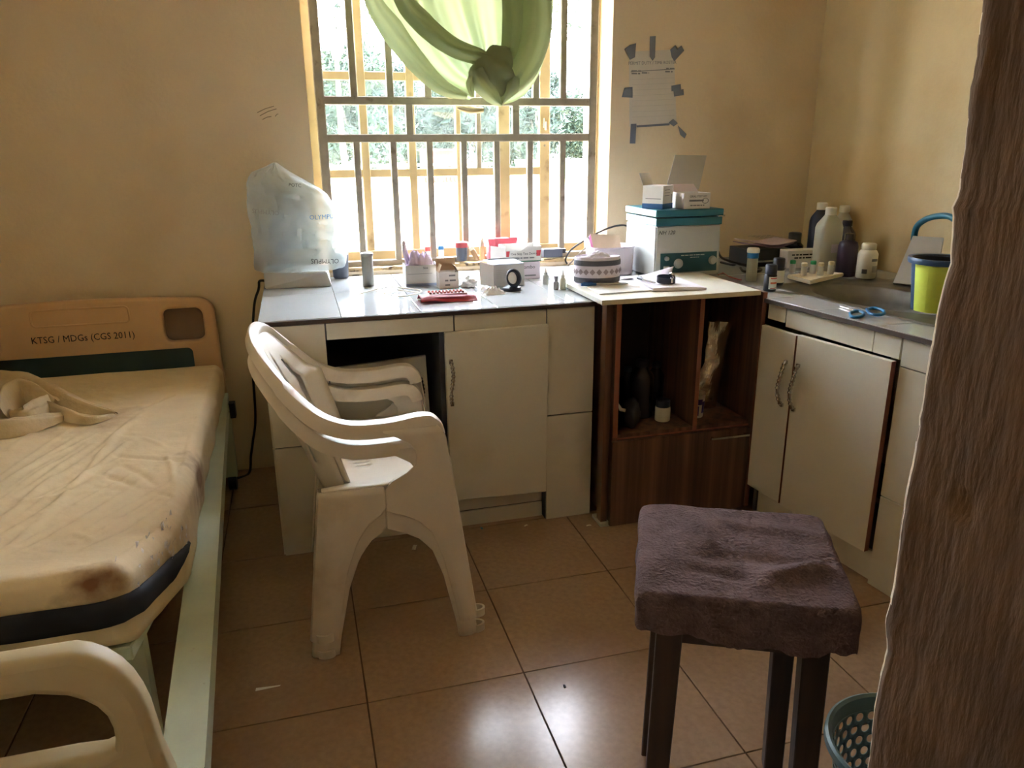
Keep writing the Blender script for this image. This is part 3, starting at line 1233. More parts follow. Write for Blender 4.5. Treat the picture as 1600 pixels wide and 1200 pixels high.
bpart('edge_band', bx1, bx1 + 0.016, YK - 0.022, YK - 0.02, 0.012, 0.818, BROWNE, 0)
bpart('edge_band', bx0 + 0.046, bx1, YK - 0.002, YK, zsh - 0.018, zsh - 0.012, BROWNE, 0)
fd = bpart('drawer_front', bx0 + 0.022, bx1 - 0.002, YK - 0.018, YK - 0.002, 0.006, zsh - 0.02)
hp0, hp1 = PX(1108, 683, y=YK - 0.02), PX(1168, 679, y=YK - 0.02)
bm = B()
zc = (hp0.z + hp1.z) / 2
box(bm, hp0.x - BO.x, hp1.x - BO.x, YK - 0.036 - BO.y, YK - 0.030 - BO.y, zc - 0.004, zc + 0.004, 0.0015)
for xx in (hp0.x + 0.012, hp1.x - 0.012):
    box(bm, xx - 0.003 - BO.x, xx + 0.003 - BO.x, YK - 0.031 - BO.y, YK - 0.018 - BO.y, zc - 0.003, zc + 0.003)
finish('handle', bm, CHROME, fd)
bpart('filler_post', bx0 - 0.002, bx0 + 0.022, YK + 0.012, YK + 0.05, 0.0, 0.806)
bpart('foot_block', bx0 - 0.008, bx0 + 0.03, YK - 0.004, YK + 0.08, 0.0, 0.012, TILEW)
bpart('foot_block', bx1 - 0.05, bx1 + 0.01, YK + 0.02, YK + 0.08, 0.0, 0.012, TILEW)
tb = thing('white_board', 'loose white laminate board lying on top of the brown cabinet', 'board', (1.24, 2.47, 0.806))
bm = B()
box(bm, 0.936 - 1.24, 1.520 - 1.24, 2.262 - 2.47, 2.685 - 2.47, 0.0, 0.016, 0.001)
finish('panel', bm, DOORW, tb)
for nm, a in (('edge_band', (0.934 - 1.24, 1.521 - 1.24, 2.2605 - 2.47, 2.262 - 2.47, 0.0, 0.016)),):
    bm = B()
    box(bm, *a)
    finish(nm, bm, FOAM, tb)
BT = 0.822                                        # top of that board

# ================================================================== HOSPITAL BED
bed = thing('hospital_bed', 'hospital bed with cream moulded headboard and raised foot section', 'bed', (-0.75, 2.05, 0))
EO = Vector(bed.location)
YH = 3.118
hbz0, hbz1 = 0.20, PX(180, 466, y=YH).z
hx1 = PX(348, 545, y=YH).x
hcx = PX(128, 500, y=YH).x
hw = hx1 - hcx


def head_outline(hw, z0, z1, r, sag=0.03, n=12):
    pts = [(-hw, z0), (hw, z0)]
    # right side up, rounded corner, gently arched top
    for i in range(n + 1):
        a = PI / 2 * i / n
        pts.append((hw - 0.012 - r + r * math.cos(a), z1 - sag - r + r * math.sin(a)))
    for i in range(1, n):
        t = i / n
        x = (hw - 0.012 - r) * (1 - 2 * t)
        pts.append((x, z1 - sag + sag * (1 - (2 * t - 1) ** 2)))
    for i in range(n + 1):
        a = PI / 2 + PI / 2 * i / n
        pts.append((-hw + 0.012 + r + r * math.cos(a), z1 - sag - r + r * math.sin(a)))
    return pts


def stand_mtx(o):
    return Matrix.Translation(Vector(o) - EO) @ STAND


h0 = PX(253, 482, y=YH) 
h1 = PX(324, 531, y=YH)
hole_r = rrect(h0.x - hcx, h1.x - hcx - 0.004, h1.z + 0.005, min(h0.z, hbz1 - 0.014 - 0.036), 0.028)
hole_l = [(-x, z) for x, z in hole_r][::-1]
hb = plate('headboard', [head_outline(hw, hbz0, hbz1, 0.062, 0.014), hole_r, hole_l], 0.012, 0.010, BEDP, bed, stand_mtx((hcx, YH, 0)))
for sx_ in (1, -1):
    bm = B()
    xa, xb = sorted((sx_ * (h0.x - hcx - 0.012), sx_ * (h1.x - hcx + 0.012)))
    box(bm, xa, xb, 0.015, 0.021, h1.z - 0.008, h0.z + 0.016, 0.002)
    finish('grip_shade_plate', bm, mat('grey brown hole shade', hexc(128, 108, 92), 0.7), hb, loc=(hcx - EO.x, YH - EO.y, 0))  # added plate, coloured darker to stand for shade seen through the grip hole
# rounded top rim, recessed grip, teal inset, lettering
s0, s1 = PX(46, 489, y=YH - 0.02), PX(203, 500, y=YH - 0.02)
bm = B()
gr0 = rrect(s0.x - hcx, s1.x - hcx, s1.z - 0.006, s0.z + 0.006, 0.016)
tube(bm, [(x, 0, z) for x, z in gr0 + gr0[:1]], 0.004, 6, caps=False)
finish('grip_rim', bm, BEDP, hb, smooth=True, loc=(hcx - EO.x, YH - 0.022 - EO.y, 0))
bm = B()
tz1 = PX(200, 550, y=YH - 0.024).z
tx1 = PX(303, 560, y=YH - 0.024).x - hcx
ol = rrect(-tx1, tx1, 0.30, tz1, 0.02)
vs_ = [bm.verts.new((x, -0.0245, z)) for x, z in ol]
f = bm.faces.new(vs_)
r = bmesh.ops.extrude_face_region(bm, geom=[f])
for v in [g for g in r['geom'] if isinstance(g, bmesh.types.BMVert)]:
    v.co.y += 0.004
finish('inset_panel', bm, TEALP, hb, loc=(hcx - EO.x, YH - EO.y, 0))
p = PX(131, 528, y=YH - 0.023)
wtxt = (PX(211, 525, y=YH - 0.023) - PX(50, 532, y=YH - 0.023)).x
me = text_mesh('KTSG / MDGs (CGS 2011)', 0.036)
wnow = max(v.co.x for v in me.vertices) - min(v.co.x for v in me.vertices)
bpy.data.meshes.remove(me)
lettering('KTSG / MDGs (CGS 2011)', 0.036, (p.x - EO.x, YH - 0.0235 - EO.y, p.z), hb, INK, sx=wtxt / wnow)
# footboard
YFT = 1.05
fz1 = PX(60, 1008, y=YFT).z


def fpx(px, py):
    q = PX(px, py, y=YFT)
    return (q.x, q.z)


fr_out = [fpx(*q) for q in ((115, 1009), (140, 1012), (165, 1021), (188, 1035), (207, 1053), (223, 1076), (235, 1100), (244, 1128), (254, 1160), (275, 1205))]
fcx = -0.70
fr_out = [(x - fcx, z) for x, z in fr_out]
fo = [(fr_out[-1][0] + 0.012, 0.22)] + fr_out[::-1] + [(-x, z) for x, z in fr_out] + [(-fr_out[-1][0] - 0.012, 0.22)]
fh = [fpx(*q) for q in ((60, 1074), (110, 1076), (135, 1083), (155, 1093), (170, 1107), (179, 1125), (183, 1145), (182, 1158), (165, 1166), (120, 1172))]
fh = [(x - fcx, z) for x, z in fh]
zlow = fh[-1][1] + 0.0
fhole = fh + [(-x, z) for x, z in fh[::-1]]
fb = plate('footboard', [fo, fhole], 0.010, 0.014, FOOTP, bed, stand_mtx((fcx, YFT, 0)))
bm = B()
tube(bm, [(x * 0.985, -0.026, z - 0.010) for x, z in smooth_path([(a, b, 0) for a, b in fr_out], 4) for _ in (0,)] if False else
     [(q[0] - 0.012, 0.0215, q[1] - 0.009) for q in fr_out[:-1]], 0.0016, 6)
finish('seam', bm, mat('dark seam', hexc(120, 104, 78), 0.7), fb, loc=(fcx - EO.x, YFT - EO.y, 0))

# side rails
ra0, ra1 = Vector((-0.319, 3.09, 0.37)), Vector((-0.213, 1.06, 0.37))


def rail(side):
    bm = B()
    off = 0.0 if side > 0 else -0.86
    a, b = ra0.copy(), ra1.copy()
    w_ = 0.068
    if side < 0:
        a.x, b.x = -1.215, -1.12
        w_ = -0.068
    t = 0.006 if side > 0 else -0.006
    hexa(bm, [a + Vector((-w_, 0, -0.008)) - EO, b + Vector((-w_, 0, -0.008)) - EO, b + Vector((-t, 0, -0.008)) - EO, a + Vector((-t, 0, -0.008)) - EO,
              a + Vector((-w_, 0, 0)) - EO, b + Vector((-w_, 0, 0)) - EO, b + Vector((-t, 0, 0)) - EO, a + Vector((-t, 0, 0)) - EO])
    hexa(bm, [a + Vector((-t, 0, -0.06)) - EO, b + Vector((-t, 0, -0.06)) - EO, b + Vector((0, 0, -0.06)) - EO, a + Vector((0, 0, -0.06)) - EO,
              a + Vector((-t, 0, 0)) - EO, b + Vector((-t, 0, 0)) - EO, b - EO, a - EO])
    bmesh.ops.remove_doubles(bm, verts=bm.verts[:], dist=1e-5)
    return finish('side_rail', bm, RAILM, bed)


rail(1)
rail(-1)
# mattress deck, flat part and raised foot part
dx0, dx1 = -1.14, -0.345


def deck(y0, z0, y1, z1, nm):
    bm = B()
    for (xa, xb) in ((dx0, dx1),):
        hexa(bm, [Vector((xa, y0, z0 - 0.03)) - EO, Vector((xb, y0, z0 - 0.03)) - EO, Vector((xb, y1, z1 - 0.03)) - EO, Vector((xa, y1, z1 - 0.03)) - EO,
                  Vector((xa, y0, z0)) - EO, Vector((xb, y0, z0)) - EO, Vector((xb, y1, z1)) - EO, Vector((xa, y1, z1)) - EO])
    bmesh.ops.bevel(bm, geom=bm.edges[:], offset=0.003, segments=1, affect='EDGES')
    return finish(nm, bm, RAILM, bed)


deck(3.02, 0.378, 1.67, 0.378, 'deck_panel')
deck(1.665, 0.378, 1.285, 0.462, 'raised_deck_panel')
for x in (-1.1, -0.36):
    bm = B()
    box(bm, x - EO.x - 0.015, x - EO.x + 0.015, 1.36 - EO.y, 1.40 - EO.y, 0.12, 0.415)
    finish('lift_strut', bm, RAILM, bed)
for (x, y) in ((-0.33, 2.98), (-1.15, 2.98), (-0.27, 1.10), (-1.07, 1.10)):
    bm = B()
    box(bm, x - EO.x - 0.022, x - EO.x + 0.022, y - EO.y - 0.022, y - EO.y + 0.022, 0.06, 0.362, 0.002)
    lg = finish('leg', bm, RAILM, bed)
    bm = B()
    lathe(bm, [(0.02, -0.014), (0.035, -0.014), (0.035, 0.014), (0.02, 0.014)], 20)
    cs_ = finish('castor', bm, BLACK, lg, loc=(x - EO.x, y - EO.y, 0.035))
    cs_.rotation_euler = (0, PI / 2, 0)
# bracket by the headboard
bm = B()
box(bm, -0.012, 0.012, -0.02, 0.02, -0.03, 0.03, 0.003)
finish('bracket', bm, BLACK, bed, loc=(PX(362, 630, y=2.98).x - EO.x, 2.98 - EO.y, PX(362, 640, y=2.98).z))

# mattress
mt = thing('mattress', 'stained cream mattress with torn cover sagging on the hospital bed', 'mattress', (-0.75, 2.05, 0.38))
MO = Vector(mt.location)
MX0 = -1.16


def mx_right(y):
    return itp(y, [(1.27, -0.338), (1.6, -0.292), (2.2, -0.310), (3.03, -0.322)])


def mz_bot(y):
    return itp(y, [(1.285, 0.466), (1.66, 0.382), (3.05, 0.382)])


def mz_top(y):
    return itp(y, [(1.27, 0.628), (1.42, 0.588), (1.55, 0.558), (1.7, 0.548), (2.2, 0.524), (3.05, 0.502)])


MY0, MY1 = 1.272, 3.075
RIDGES = []
rnd = random.Random(3)
# long wrinkles fanning from the left towards the right edge, taken from the photograph
for (a, b, amp, wd) in (((205, 655), (0, 900), 0.006, 0.010), ((225, 640), (40, 790), 0.004, 0.010), ((200, 690), (110, 770), 0.005, 0.009),
                        ((150, 690), (0, 800), 0.004, 0.011), ((120, 680), (0, 760), 0.004, 0.011), ((100, 735), (0, 830), 0.003, 0.010),
                        ((160, 745), (0, 860), 0.004, 0.010), ((190, 645), (270, 610), -0.005, 0.007), ((185, 712), (300, 725), -0.004, 0.010),
                        ((195, 730), (245, 765), -0.004, 0.008), ((160, 745), (215, 770), -0.004, 0.008), ((262, 715), (275, 760), 0.004, 0.006),
                        ((140, 775), (30, 800), 0.004, 0.010), ((95, 640), (10, 700), 0.003, 0.012), ((120, 850), (150, 870), 0.004, 0.006),
                        ((250, 660), (340, 640), -0.002, 0.014), ((200, 600), (330, 590), 0.002, 0.016)):
    pa, pb = PX(*a, z=0.53), PX(*b, z=0.53)
    RIDGES.append((pa, pb, amp, wd))


rq_ = random.Random(21)
for _ in range(22):
    a = (rq_.uniform(-20, 150), rq_.uniform(740, 900))
    L_ = rq_.uniform(40, 150)
    RIDGES.append((PX(*a, z=0.54), PX(a[0] + L_, a[1] - L_ * rq_.uniform(.5, .8), z=0.54), rq_.uniform(.0015, .0035), rq_.uniform(.006, .010)))
for _ in range(14):
    a = (rq_.uniform(120, 300), rq_.uniform(640, 800))
    L_ = rq_.uniform(20, 60)
    RIDGES.append((PX(*a, z=0.53), PX(a[0] + L_, a[1] + L_ * rq_.uniform(-.2, .5), z=0.53), rq_.uniform(-.003, .003), rq_.uniform(.005, .009)))


def wrinkle(x, y):
    s = 0.0
    for pa, pb, amp, wd in RIDGES:
        ex, ey = pb.x - pa.x, pb.y - pa.y
        L2 = ex * ex + ey * ey
        t = max(0, min(1, ((x - pa.x) * ex + (y - pa.y) * ey) / L2))
        wig = 0.012 * math.sin(t * 5 + pa.x * 9) * math.sqrt(L2)
        dx, dy = x - pa.x - ex * t + wig, y - pa.y - ey * t + wig
        d2 = dx * dx + dy * dy
        s += 1.7 * amp * math.exp(-d2 / (wd * wd)) * (0.35 + 0.65 * math.sin(PI * min(1, t * 0.9 + 0.08)))
    s += 0.004 * noise.noise(Vector((x * 5, y * 5, 0))) + 0.0016 * noise.noise(Vector((x * 22 + y * 14, y * 16 - x * 9, 3)))
    return s


def mat_section(y, k, n=76):
    """point k of n around the mattress section at y (start bottom left, over the top, to bottom right)"""
    x0, x1, zb_, zt_ = MX0, mx_right(y), mz_bot(y), mz_top(y)
    t = k / (n - 1)
    hh = zt_ - zb_
    wv = x1 - x0
    r = 0.04
    L = 2 * hh + wv
    d_ = t * L
    if d_ < hh:
        x, z = x0, zb_ + d_
    elif d_ < hh + wv:
        x, z = x0 + d_ - hh, zt_
    else:
        x, z = x1, zt_ - (d_ - hh - wv)
    return x, z


bm = B()
ysm = [MY0, MY0 + 0.006, MY0 + 0.018, MY0 + 0.035] + lin(MY0 + 0.05, MY1 - 0.04, 250) + [MY1 - 0.02, MY1 - 0.006, MY1]
us = []
nb, ntp = 9, 170
prof = [('l', i / (nb - 1)) for i in range(nb)] + [('t', (i + 1) / (ntp + 1)) for i in range(ntp)] + [('r', i / (nb - 1)) for i in range(nb)]
rows = []
for y in ysm:
    e = min(y - MY0, MY1 - y)
    pin = 0.03 * max(0, 1 - e / 0.035) ** 2        # rounded ends
    x0, x1, zb_, zt_ = MX0 + pin, mx_right(y) - pin, mz_bot(y) + pin * 0.4, mz_top(y) - pin * 0.7
    r = []
    R_ = 0.028
    for kind, t in prof:
        if kind == 'l':
            z = zb_ + (zt_ - R_ - zb_) * t
            x = x0
        elif kind == 'r':
            z = zt_ - R_ - (zt_ - R_ - zb_) * t
            x = x1 + 0.006 * noise.noise(Vector((y * 9, z * 14, 2))) - 0.012 * max(0, t - 0.6)
        else:
            x = x0 + (x1 - x0) * t
            ed = min(x - x0, x1 - x)
            z = zt_ - R_ * max(0, 1 - ed / R_) ** 2 + (wrinkle(x, y) if 0.03 < ed else 0) * min(1, e / 0.04)
        r.append(bm.verts.new(Vector((x, y, z)) - MO))
    rows.append(r)
for a, b in zip(rows, rows[1:]):
    for k in range(len(a) - 1):
        bm.faces.new((a[k], a[k + 1], b[k + 1], b[k]))
    bm.faces.new((a[-1], a[0], b[0], b[-1]))
bm.faces.new(rows[0])
bm.faces.new(rows[-1])
MCOV = mat('worn stained sheet', hexc(224, 206, 168), 0.85, var=0.07, scale=5, bump=0.3, bscale=30,
           stain=hexc(150, 108, 68), stain_scale=2.6, stain_lo=0.62, stain_hi=0.86,
           spots=((-0.385 - MO.x, 1.268 - MO.y, 0.598 - MO.z, 0.07, hexc(132, 92, 60)), (-0.31 - MO.x, 2.0 - MO.y, 0.46 - MO.z, 0.10, hexc(150, 120, 92))))
mcover = finish('cover', bm, MCOV, mt, smooth='all')
# black band where the cover has torn away, round the foot end and the corner
bm = B()
path = [(x, MY0 - 0.003) for x in lin(MX0 + 0.02, mx_right(MY0) - 0.05, 20)]
path += [(mx_right(MY0) - 0.03, MY0 + 0.001), (mx_right(MY0) - 0.012, MY0 + 0.010), (mx_right(MY0) + 0.001, MY0 + 0.028)]
path += [(mx_right(y) + 0.004, y) for y in lin(MY0 + 0.05, 1.62, 16)]
band = []
for i, (x, y) in enumerate(path):
    zb_, zt_ = mz_bot(y), mz_top(y)
    hh = zt_ - zb_
    fade = min(1, (len(path) - 1 - i) / 6)
    mid = zb_ + hh * (0.47 + 0.05 * (1 - fade))
    hw_ = hh * 0.155 * (0.25 + 0.75 * fade) * (1 + 0.1 * noise.noise(Vector((i * 0.7, 0, 0))))
    band.append([bm.verts.new(Vector((x, y, mid + hw_)) - MO), bm.verts.new(Vector((x, y, mid + hw_ * 0.3)) - MO + Vector((0.0, -0.003, 0)) * (1 if i < 20 else 0) + Vector((0.003, 0, 0)) * (1 if i >= 22 else 0)),
                 bm.verts.new(Vector((x, y, mid - hw_)) - MO)])
for a, b in zip(band, band[1:]):
    for k in range(2):
        bm.faces.new((a[k], b[k], b[k + 1], a[k + 1]))
solidify(finish('torn_band', bm, BANDM, mt, smooth='all'), 0.004, 1.0)
# frayed torn flakes of the cover near the corner
bm = B()
rnd = random.Random(5)
for i in range(60):
    px, py = rnd.choice(((rnd.uniform(195, 290), 0), (rnd.uniform(225, 290), 0)))
    t = (px - 190) / 100
    py = 880 - 75 * t + rnd.uniform(-14, 26)
    y = 1.30 + 0.33 * t + rnd.uniform(-0.02, 0.02)
    zt_ = mz_top(y)
    x = mx_right(y)
    z = zt_ - rnd.uniform(-0.001, 0.075)
    if z > zt_ - 0.02:
        x -= rnd.uniform(0.0, 0.03)
        z = zt_ + 0.002
    c = Vector((x + 0.004, y, z)) - MO
    a = rnd.uniform(0, 6.28)
    s = rnd.uniform(0.003, 0.009)
    q = [c + Vector((0.004 * rnd.random(), math.cos(a + k * 1.57) * s * (1 if k % 2 else 1.8), math.sin(a + k * 1.57) * s)) for k in range(4)]
    bm.faces.new([bm.verts.new(v) for v in q])
fl = finish('torn_flakes', bm, mat('torn cover edge', hexc(214, 206, 196), 0.8, var=0.25, scale=60), mt)
fl['kind'] = 'stuff'

# crumpled cloth on the mattress
zc_ = 0.522
cl = thing('crumpled_cloth', 'crumpled beige bed cloth twisted into folds on the mattress', 'cloth', PX(60, 650, z=zc_))
CO = Vector(cl.location)


def fold(bm, pxs, widths, heights, lift=0.0, tw=0.0):
    pts = smooth_path([PX(a, b, z=zc_) for a, b in pxs], 8)
    n = len(pts)
    rows = []
    for i, p in enumerate(pts):
        t = i / (n - 1)
        tg = (pts[min(i + 1, n - 1)] - pts[max(i - 1, 0)]).normalized()
        s = Vector((-tg.y, tg.x, 0)).normalized()
        k = t * (len(widths) - 1)
        a = int(min(k, len(widths) - 2))
        wd = widths[a] + (widths[a + 1] - widths[a]) * (k - a)
        ht = heights[a] + (heights[a + 1] - heights[a]) * (k - a)
        row = []
        for j in range(13):
            v = -1 + 2 * j / 12
            h = ht * (1 - abs(v) ** 2.4) * (1 + 0.25 * math.sin(v * 5 + t * 3 + tw)) + lift * math.sin(PI * t)
            q = p + s * (v * wd) + Vector((0, 0, max(h, -0.004) + 0.004 * noise.noise(Vector((t * 8 + tw, v * 3, tw)))))
            row.append(bm.verts.new(q - CO))
        rows.append(row)
    for a, b in zip(rows, rows[1:]):
        for k in range(12):
            bm.faces.new((a[k], b[k], b[k + 1], a[k + 1]))


bm = B()
fold(bm, [(-60, 605), (0, 604), (50, 612), (95, 628), (130, 640), (182, 648)], [0.05, 0.05, 0.055, 0.05, 0.035, 0.006], [0.03, 0.045, 0.055, 0.045, 0.03, 0.008], tw=0.5)
fold(bm, [(70, 640), (105, 652), (140, 660), (180, 650)], [0.02, 0.025, 0.02, 0.004], [0.03, 0.03, 0.02, 0.006], tw=2)
fold(bm, [(-60, 690), (-20, 682), (30, 676), (75, 662), (108, 652)], [0.05, 0.05, 0.04, 0.03, 0.012], [0.04, 0.05, 0.045, 0.03, 0.01], tw=3)
fold(bm, [(5, 665), (12, 640), (35, 628), (65, 628), (92, 638)], [0.02, 0.03, 0.035, 0.03, 0.015], [0.05, 0.062, 0.066, 0.055, 0.03], tw=1)
fold(bm, [(20, 655), (40, 662), (62, 652), (80, 640)], [0.012, 0.03, 0.03, 0.012], [0.03, 0.05, 0.05, 0.04], tw=4)
fold(bm, [(-60, 650), (-20, 640), (4, 636)], [0.05, 0.05, 0.03], [0.05, 0.06, 0.045], tw=5)
finish('folds', bm, CLOTHM, cl, smooth='all')

# ================================================================== STACKED PLASTIC CHAIRS
def make_chair(label, loc, rz, wide=1.0):
    # wide: the upper chair of the stack spreads a little so that its sides sit outside the lower one's
    ch = thing('plastic_armchair', label, 'chair', loc, rz, 'stacked plastic armchairs')
    RIM = [(-.330, 0, .785), (-.328, .06, .783), (-.318, .125, .770), (-.298, .175, .742), (-.262, .212, .694), (-.215, .236, .640),
           (-.165, .249, .600), (-.10, .254, .578), (-.01, .254, .576), (.06, .251, .584), (.090, .247, .582), (.108, .243, .566), (.114, .240, .545)]
    RIM = [(x, y * 0.91 * wide, z) for x, y, z in RIM]
    for s in (-1, 1):
        bm = B()
        path = smooth_path([(x, s * y, z) for x, y, z in RIM], 5)

        def upv(t, s=s):
            if t < 0.35:
                return (0.35, -0.15 * s, 1.0)
            return (0.0, 0.0, 1.0) if t < 0.84 else (0.7, 0, 0.7)
        w2, h2 = 0.024, 0.019
        pr = [(-w2, -h2), (-w2, h2 * .5), (-w2 * .75, h2 * .9), (0, h2), (w2 * .75, h2 * .9), (w2, h2 * .5), (w2, -h2), (w2 * .8, -h2), (w2 * .8, h2 * .2), (-w2 * .8, h2 * .2), (-w2 * .8, -h2)]
        sweep(bm, path, pr, upv, scale=lambda t: (0.62 + 0.38 * min(1, max(0, (t - .25) / .25)), 0.7 + 0.3 * min(1, max(0, (t - .25) / .25))))
        finish('armrest', bm, PLASTW, ch, smooth=True)
    # back shell
    half = [(z, y, x) for x, y, z in RIM[1:7]]
    half.sort()

    def backf(u, v):                              # u: -1..1 across, v: z
        if v < 0.63:
            yr = 0.193 * wide
            xr_ = -0.115 - 0.05 * (v - 0.42) / 0.18
        else:
            yr = itp(v, [(a, b) for a, b, c in half]) - 0.018
            xr_ = itp(v, [(a, c) for a, b, c in half])
        yr = min(yr, 0.249)
        xc = -0.195 - 0.135 * ((v - 0.42) / 0.365) ** 1.0
        return (xc + (xr_ - xc) * abs(u) ** 2.2, u * yr, v)
    uu = sorted(set(lin(-1, 1, 23) + [c + d for c in (-.62, -.31, 0, .31, .62) for d in (-.05, .05)]))
    vv = lin(0.42, 0.775, 26)
    bm = B()
    gridf(bm, backf, uu, vv, skip=lambda u, v: 0.50 < v < 0.72 - 0.08 * abs(u) and any(abs(u - c) < 0.05 for c in (-.62, -.31, 0, .31, .62)))
    solidify(finish('backrest', bm, PLASTW, ch, smooth='all'), 0.005, 0)
    # seat with drain slots
    xsq = sorted(set(lin(-0.20, 0.125, 14) + [-0.10, -0.055, -0.11, -0.065] + [0.14, 0.152, 0.160, 0.164, 0.166]))
    yq = sorted(set(lin(-0.250, 0.250, 21) + [a + d for a in (-.075, -.05, -.025, 0, .025, .05, .075) for d in (-.0025, .0025)]))

    def seatf(x, y):
        z = 0.425 - 0.018 * (1 - (y / 0.235) ** 2) * max(0, min(1, (0.12 - x) / 0.15)) + 0.012 * max(0, (x + 0.02) / 0.15)
        if x > 0.13:
            z -= ((x - 0.13) / 0.036) ** 2 * 0.035
        u = abs(y) / 0.25
        xa = -0.193 + 0.08 * (abs(y) / 0.194) ** 2.2 if abs(y) < 0.205 else -0.186         # follows the hollow of the back
        xb = 0.166 - 0.06 * u ** 4                                  # rounded front corners
        X = xa + (x + 0.20) / 0.366 * (xb - xa)
        k = 1.0 if wide == 1.0 else (1.035 if X < 0.0 else 0.980)   # the upper seat drops between the lower arms in front
        return (X, y * k, z)
    bm = B()
    gridf(bm, seatf, xsq, yq, skip=lambda x, y: -0.11 < x < -0.065 and any(abs(y - a) < 0.0025 for a in (-.075, -.05, -.025, 0, .025, .05, .075)))
    solidify(finish('seat', bm, PLASTW, ch, smooth='all'), 0.005, -1)
    # legs: L-section panels, widening upwards into the skirt and the arm panel
    FR0 = [(0, .150), (.05, .143), (.2, .112), (.28, .085), (.325, .045), (.345, .0), (.356, -.03), (.42, -.03), (.44, -.005), (.46, .035), (.48, .055), (.52, .052), (.545, .03), (.575, -.04)]
    FR1 = [(0, .202), (.42, .148), (.55, .131), (.575, .112)]
    RR0 = [(0, -.246), (.42, -.194)]
    RR1 = [(0, -.175), (.05, -.168), (.2, -.135), (.28, -.105), (.325, -.075), (.345, -.045), (.356, -.03), (.42, -.03)]
    for s in (-1, 1):
        for front in (True, False):
            bm = B()
            zs_ = lin(0, 0.575, 30) if front else lin(0, 0.424, 23)
            rows = []
            for z in zs_:
                if front:
                    a, b = itp(z, FR0), itp(z, FR1)
                else:
                    a, b = itp(z, RR0), itp(z, RR1)
                yy = 0.252 * wide
                fl_ = itp(z, [(0, .035), (.28, .05), (.36, .032), (.44, .030), (.5, .02), (.6, .004)])
                lip = 0.0
                if front:
                    pts = [(b - .001, yy - fl_), (b, yy - fl_ * .5), (b, yy - .012), (b - .003, yy - .003), (b - .012, yy)]
                    pts += [(b - .012 + (a + .004 - b + .012) * k / 5, yy + (0.004 if 0 < k < 5 and z < .34 else 0)) for k in range(1, 6)] + [(a, yy - lip)]
                else:
                    pts = [(a + .001, yy - fl_), (a, yy - fl_ * .5), (a, yy - .012), (a + .003, yy - .003), (a + .012, yy)]
                    pts += [(a + .012 + (b - .004 - a - .012) * k / 5, yy + (0.004 if 0 < k < 5 and z < .34 else 0)) for k in range(1, 6)] + [(b, yy - lip)]
                rows.append([bm.verts.new((x, s * y, z)) for x, y in pts])
            for p_, q_ in zip(rows, rows[1:]):
                for k in range(len(p_) - 1):
                    bm.faces.new((p_[k], p_[k + 1], q_[k + 1], q_[k]))
            lg = solidify(finish('leg', bm, PLASTW, ch, smooth=True), 0.005, 0)
            # foot loop
            cxl = (itp(0.015, FR0) + itp(0.015, FR1)) / 2 if front else (itp(0.015, RR0) + itp(0.015, RR1)) / 2
            bm = B()
            arc = ([(0.199 + 0.024 * math.sin(a), s * (0.234 * wide + 0.016 * math.cos(a)), 0.012) for a in lin(0, PI, 11)] if front else
                   [(cxl + 0.020 * math.cos(a), s * (0.255 * wide + 0.010 * math.sin(a)), 0.012) for a in lin(0, PI, 9)])
            sweep(bm, arc, [(-.003, -.012), (.003, -.012), (.003, .010), (-.003, .010)], lambda t: (0, 0, 1))
            finish('foot_loop', bm, PLASTW, lg, smooth=True)
    return ch


CHX, CHY = 0.198, 2.045
make_chair('white plastic armchair, the lower one of the stack, feet on the floor', (CHX, CHY, 0.0), math.radians(-2))
make_chair('white plastic armchair nested on top of another by the counter', (CHX, CHY, 0.056), math.radians(-2), 1.042)

# ================================================================== STOOL WITH TOWEL
SZ = 0.58
stx, sty, stz = 0.722, 1.072, math.radians(-26)
st = thing('wooden_stool', 'dark wooden stool with square legs under a purple brown towel', 'stool', (stx, sty, 0), stz)
hw_, hd_ = 0.163, 0.158
bm = B()
box(bm, -hw_, hw_, -hd_, hd_, SZ - 0.03, SZ, 0.006)
finish('seat', bm, DKWOOD, st)
for sx_ in (-1, 1):
    for sy_ in (-1, 1):
        bm = B()
        xa, ya = sx_ * (hw_ - 0.045), sy_ * (hd_ - 0.035)
        xb, yb = sx_ * (hw_ - 0.032), sy_ * (hd_ - 0.022)
        w1, w2 = 0.022, 0.019
        hexa(bm, [(xb - w2, yb - w2, 0), (xb + w2, yb - w2, 0), (xb + w2, yb + w2, 0), (xb - w2, yb + w2, 0),
                  (xa - w1, ya - w1, SZ - 0.03), (xa + w1, ya - w1, SZ - 0.03), (xa + w1, ya + w1, SZ - 0.03), (xa - w1, ya + w1, SZ - 0.03)])
        bmesh.ops.bevel(bm, geom=bm.edges[:], offset=0.002, segments=1, affect='EDGES')
        finish('leg', bm, DKWOOD, st)
for sy_ in (-1, 1):
    bm = B()
    box(bm, -hw_ + 0.03, hw_ - 0.03, sy_ * (hd_ - 0.035) - 0.012, sy_ * (hd_ - 0.035) + 0.012, SZ - 0.095, SZ - 0.03)
    finish('apron', bm, DKWOOD, st)
for sx_ in (-1, 1):
    bm = B()
    box(bm, sx_ * (hw_ - 0.045) - 0.012, sx_ * (hw_ - 0.045) + 0.012, -hd_ + 0.03, hd_ - 0.03, SZ - 0.095, SZ - 0.03)
    finish('apron', bm, DKWOOD, st)
# towel: top, rounded shoulder, hanging hem of uneven length
tw = thing('towel', 'faded purple brown towel folded over the stool seat', 'towel', (stx, sty, SZ), stz)
bm = B()
NA, rows = 200, []
rs = lin(0.0, 1.0, 26)[1:]
ctr = None


def tout(a):
    ca, sa = math.cos(a), math.sin(a)
    k = 1.0 / ((abs(ca) ** 18 + abs(sa) ** 18) ** (1 / 18))
    return (hw_ + 0.014) * ca * k, (hd_ + 0.014) * sa * k


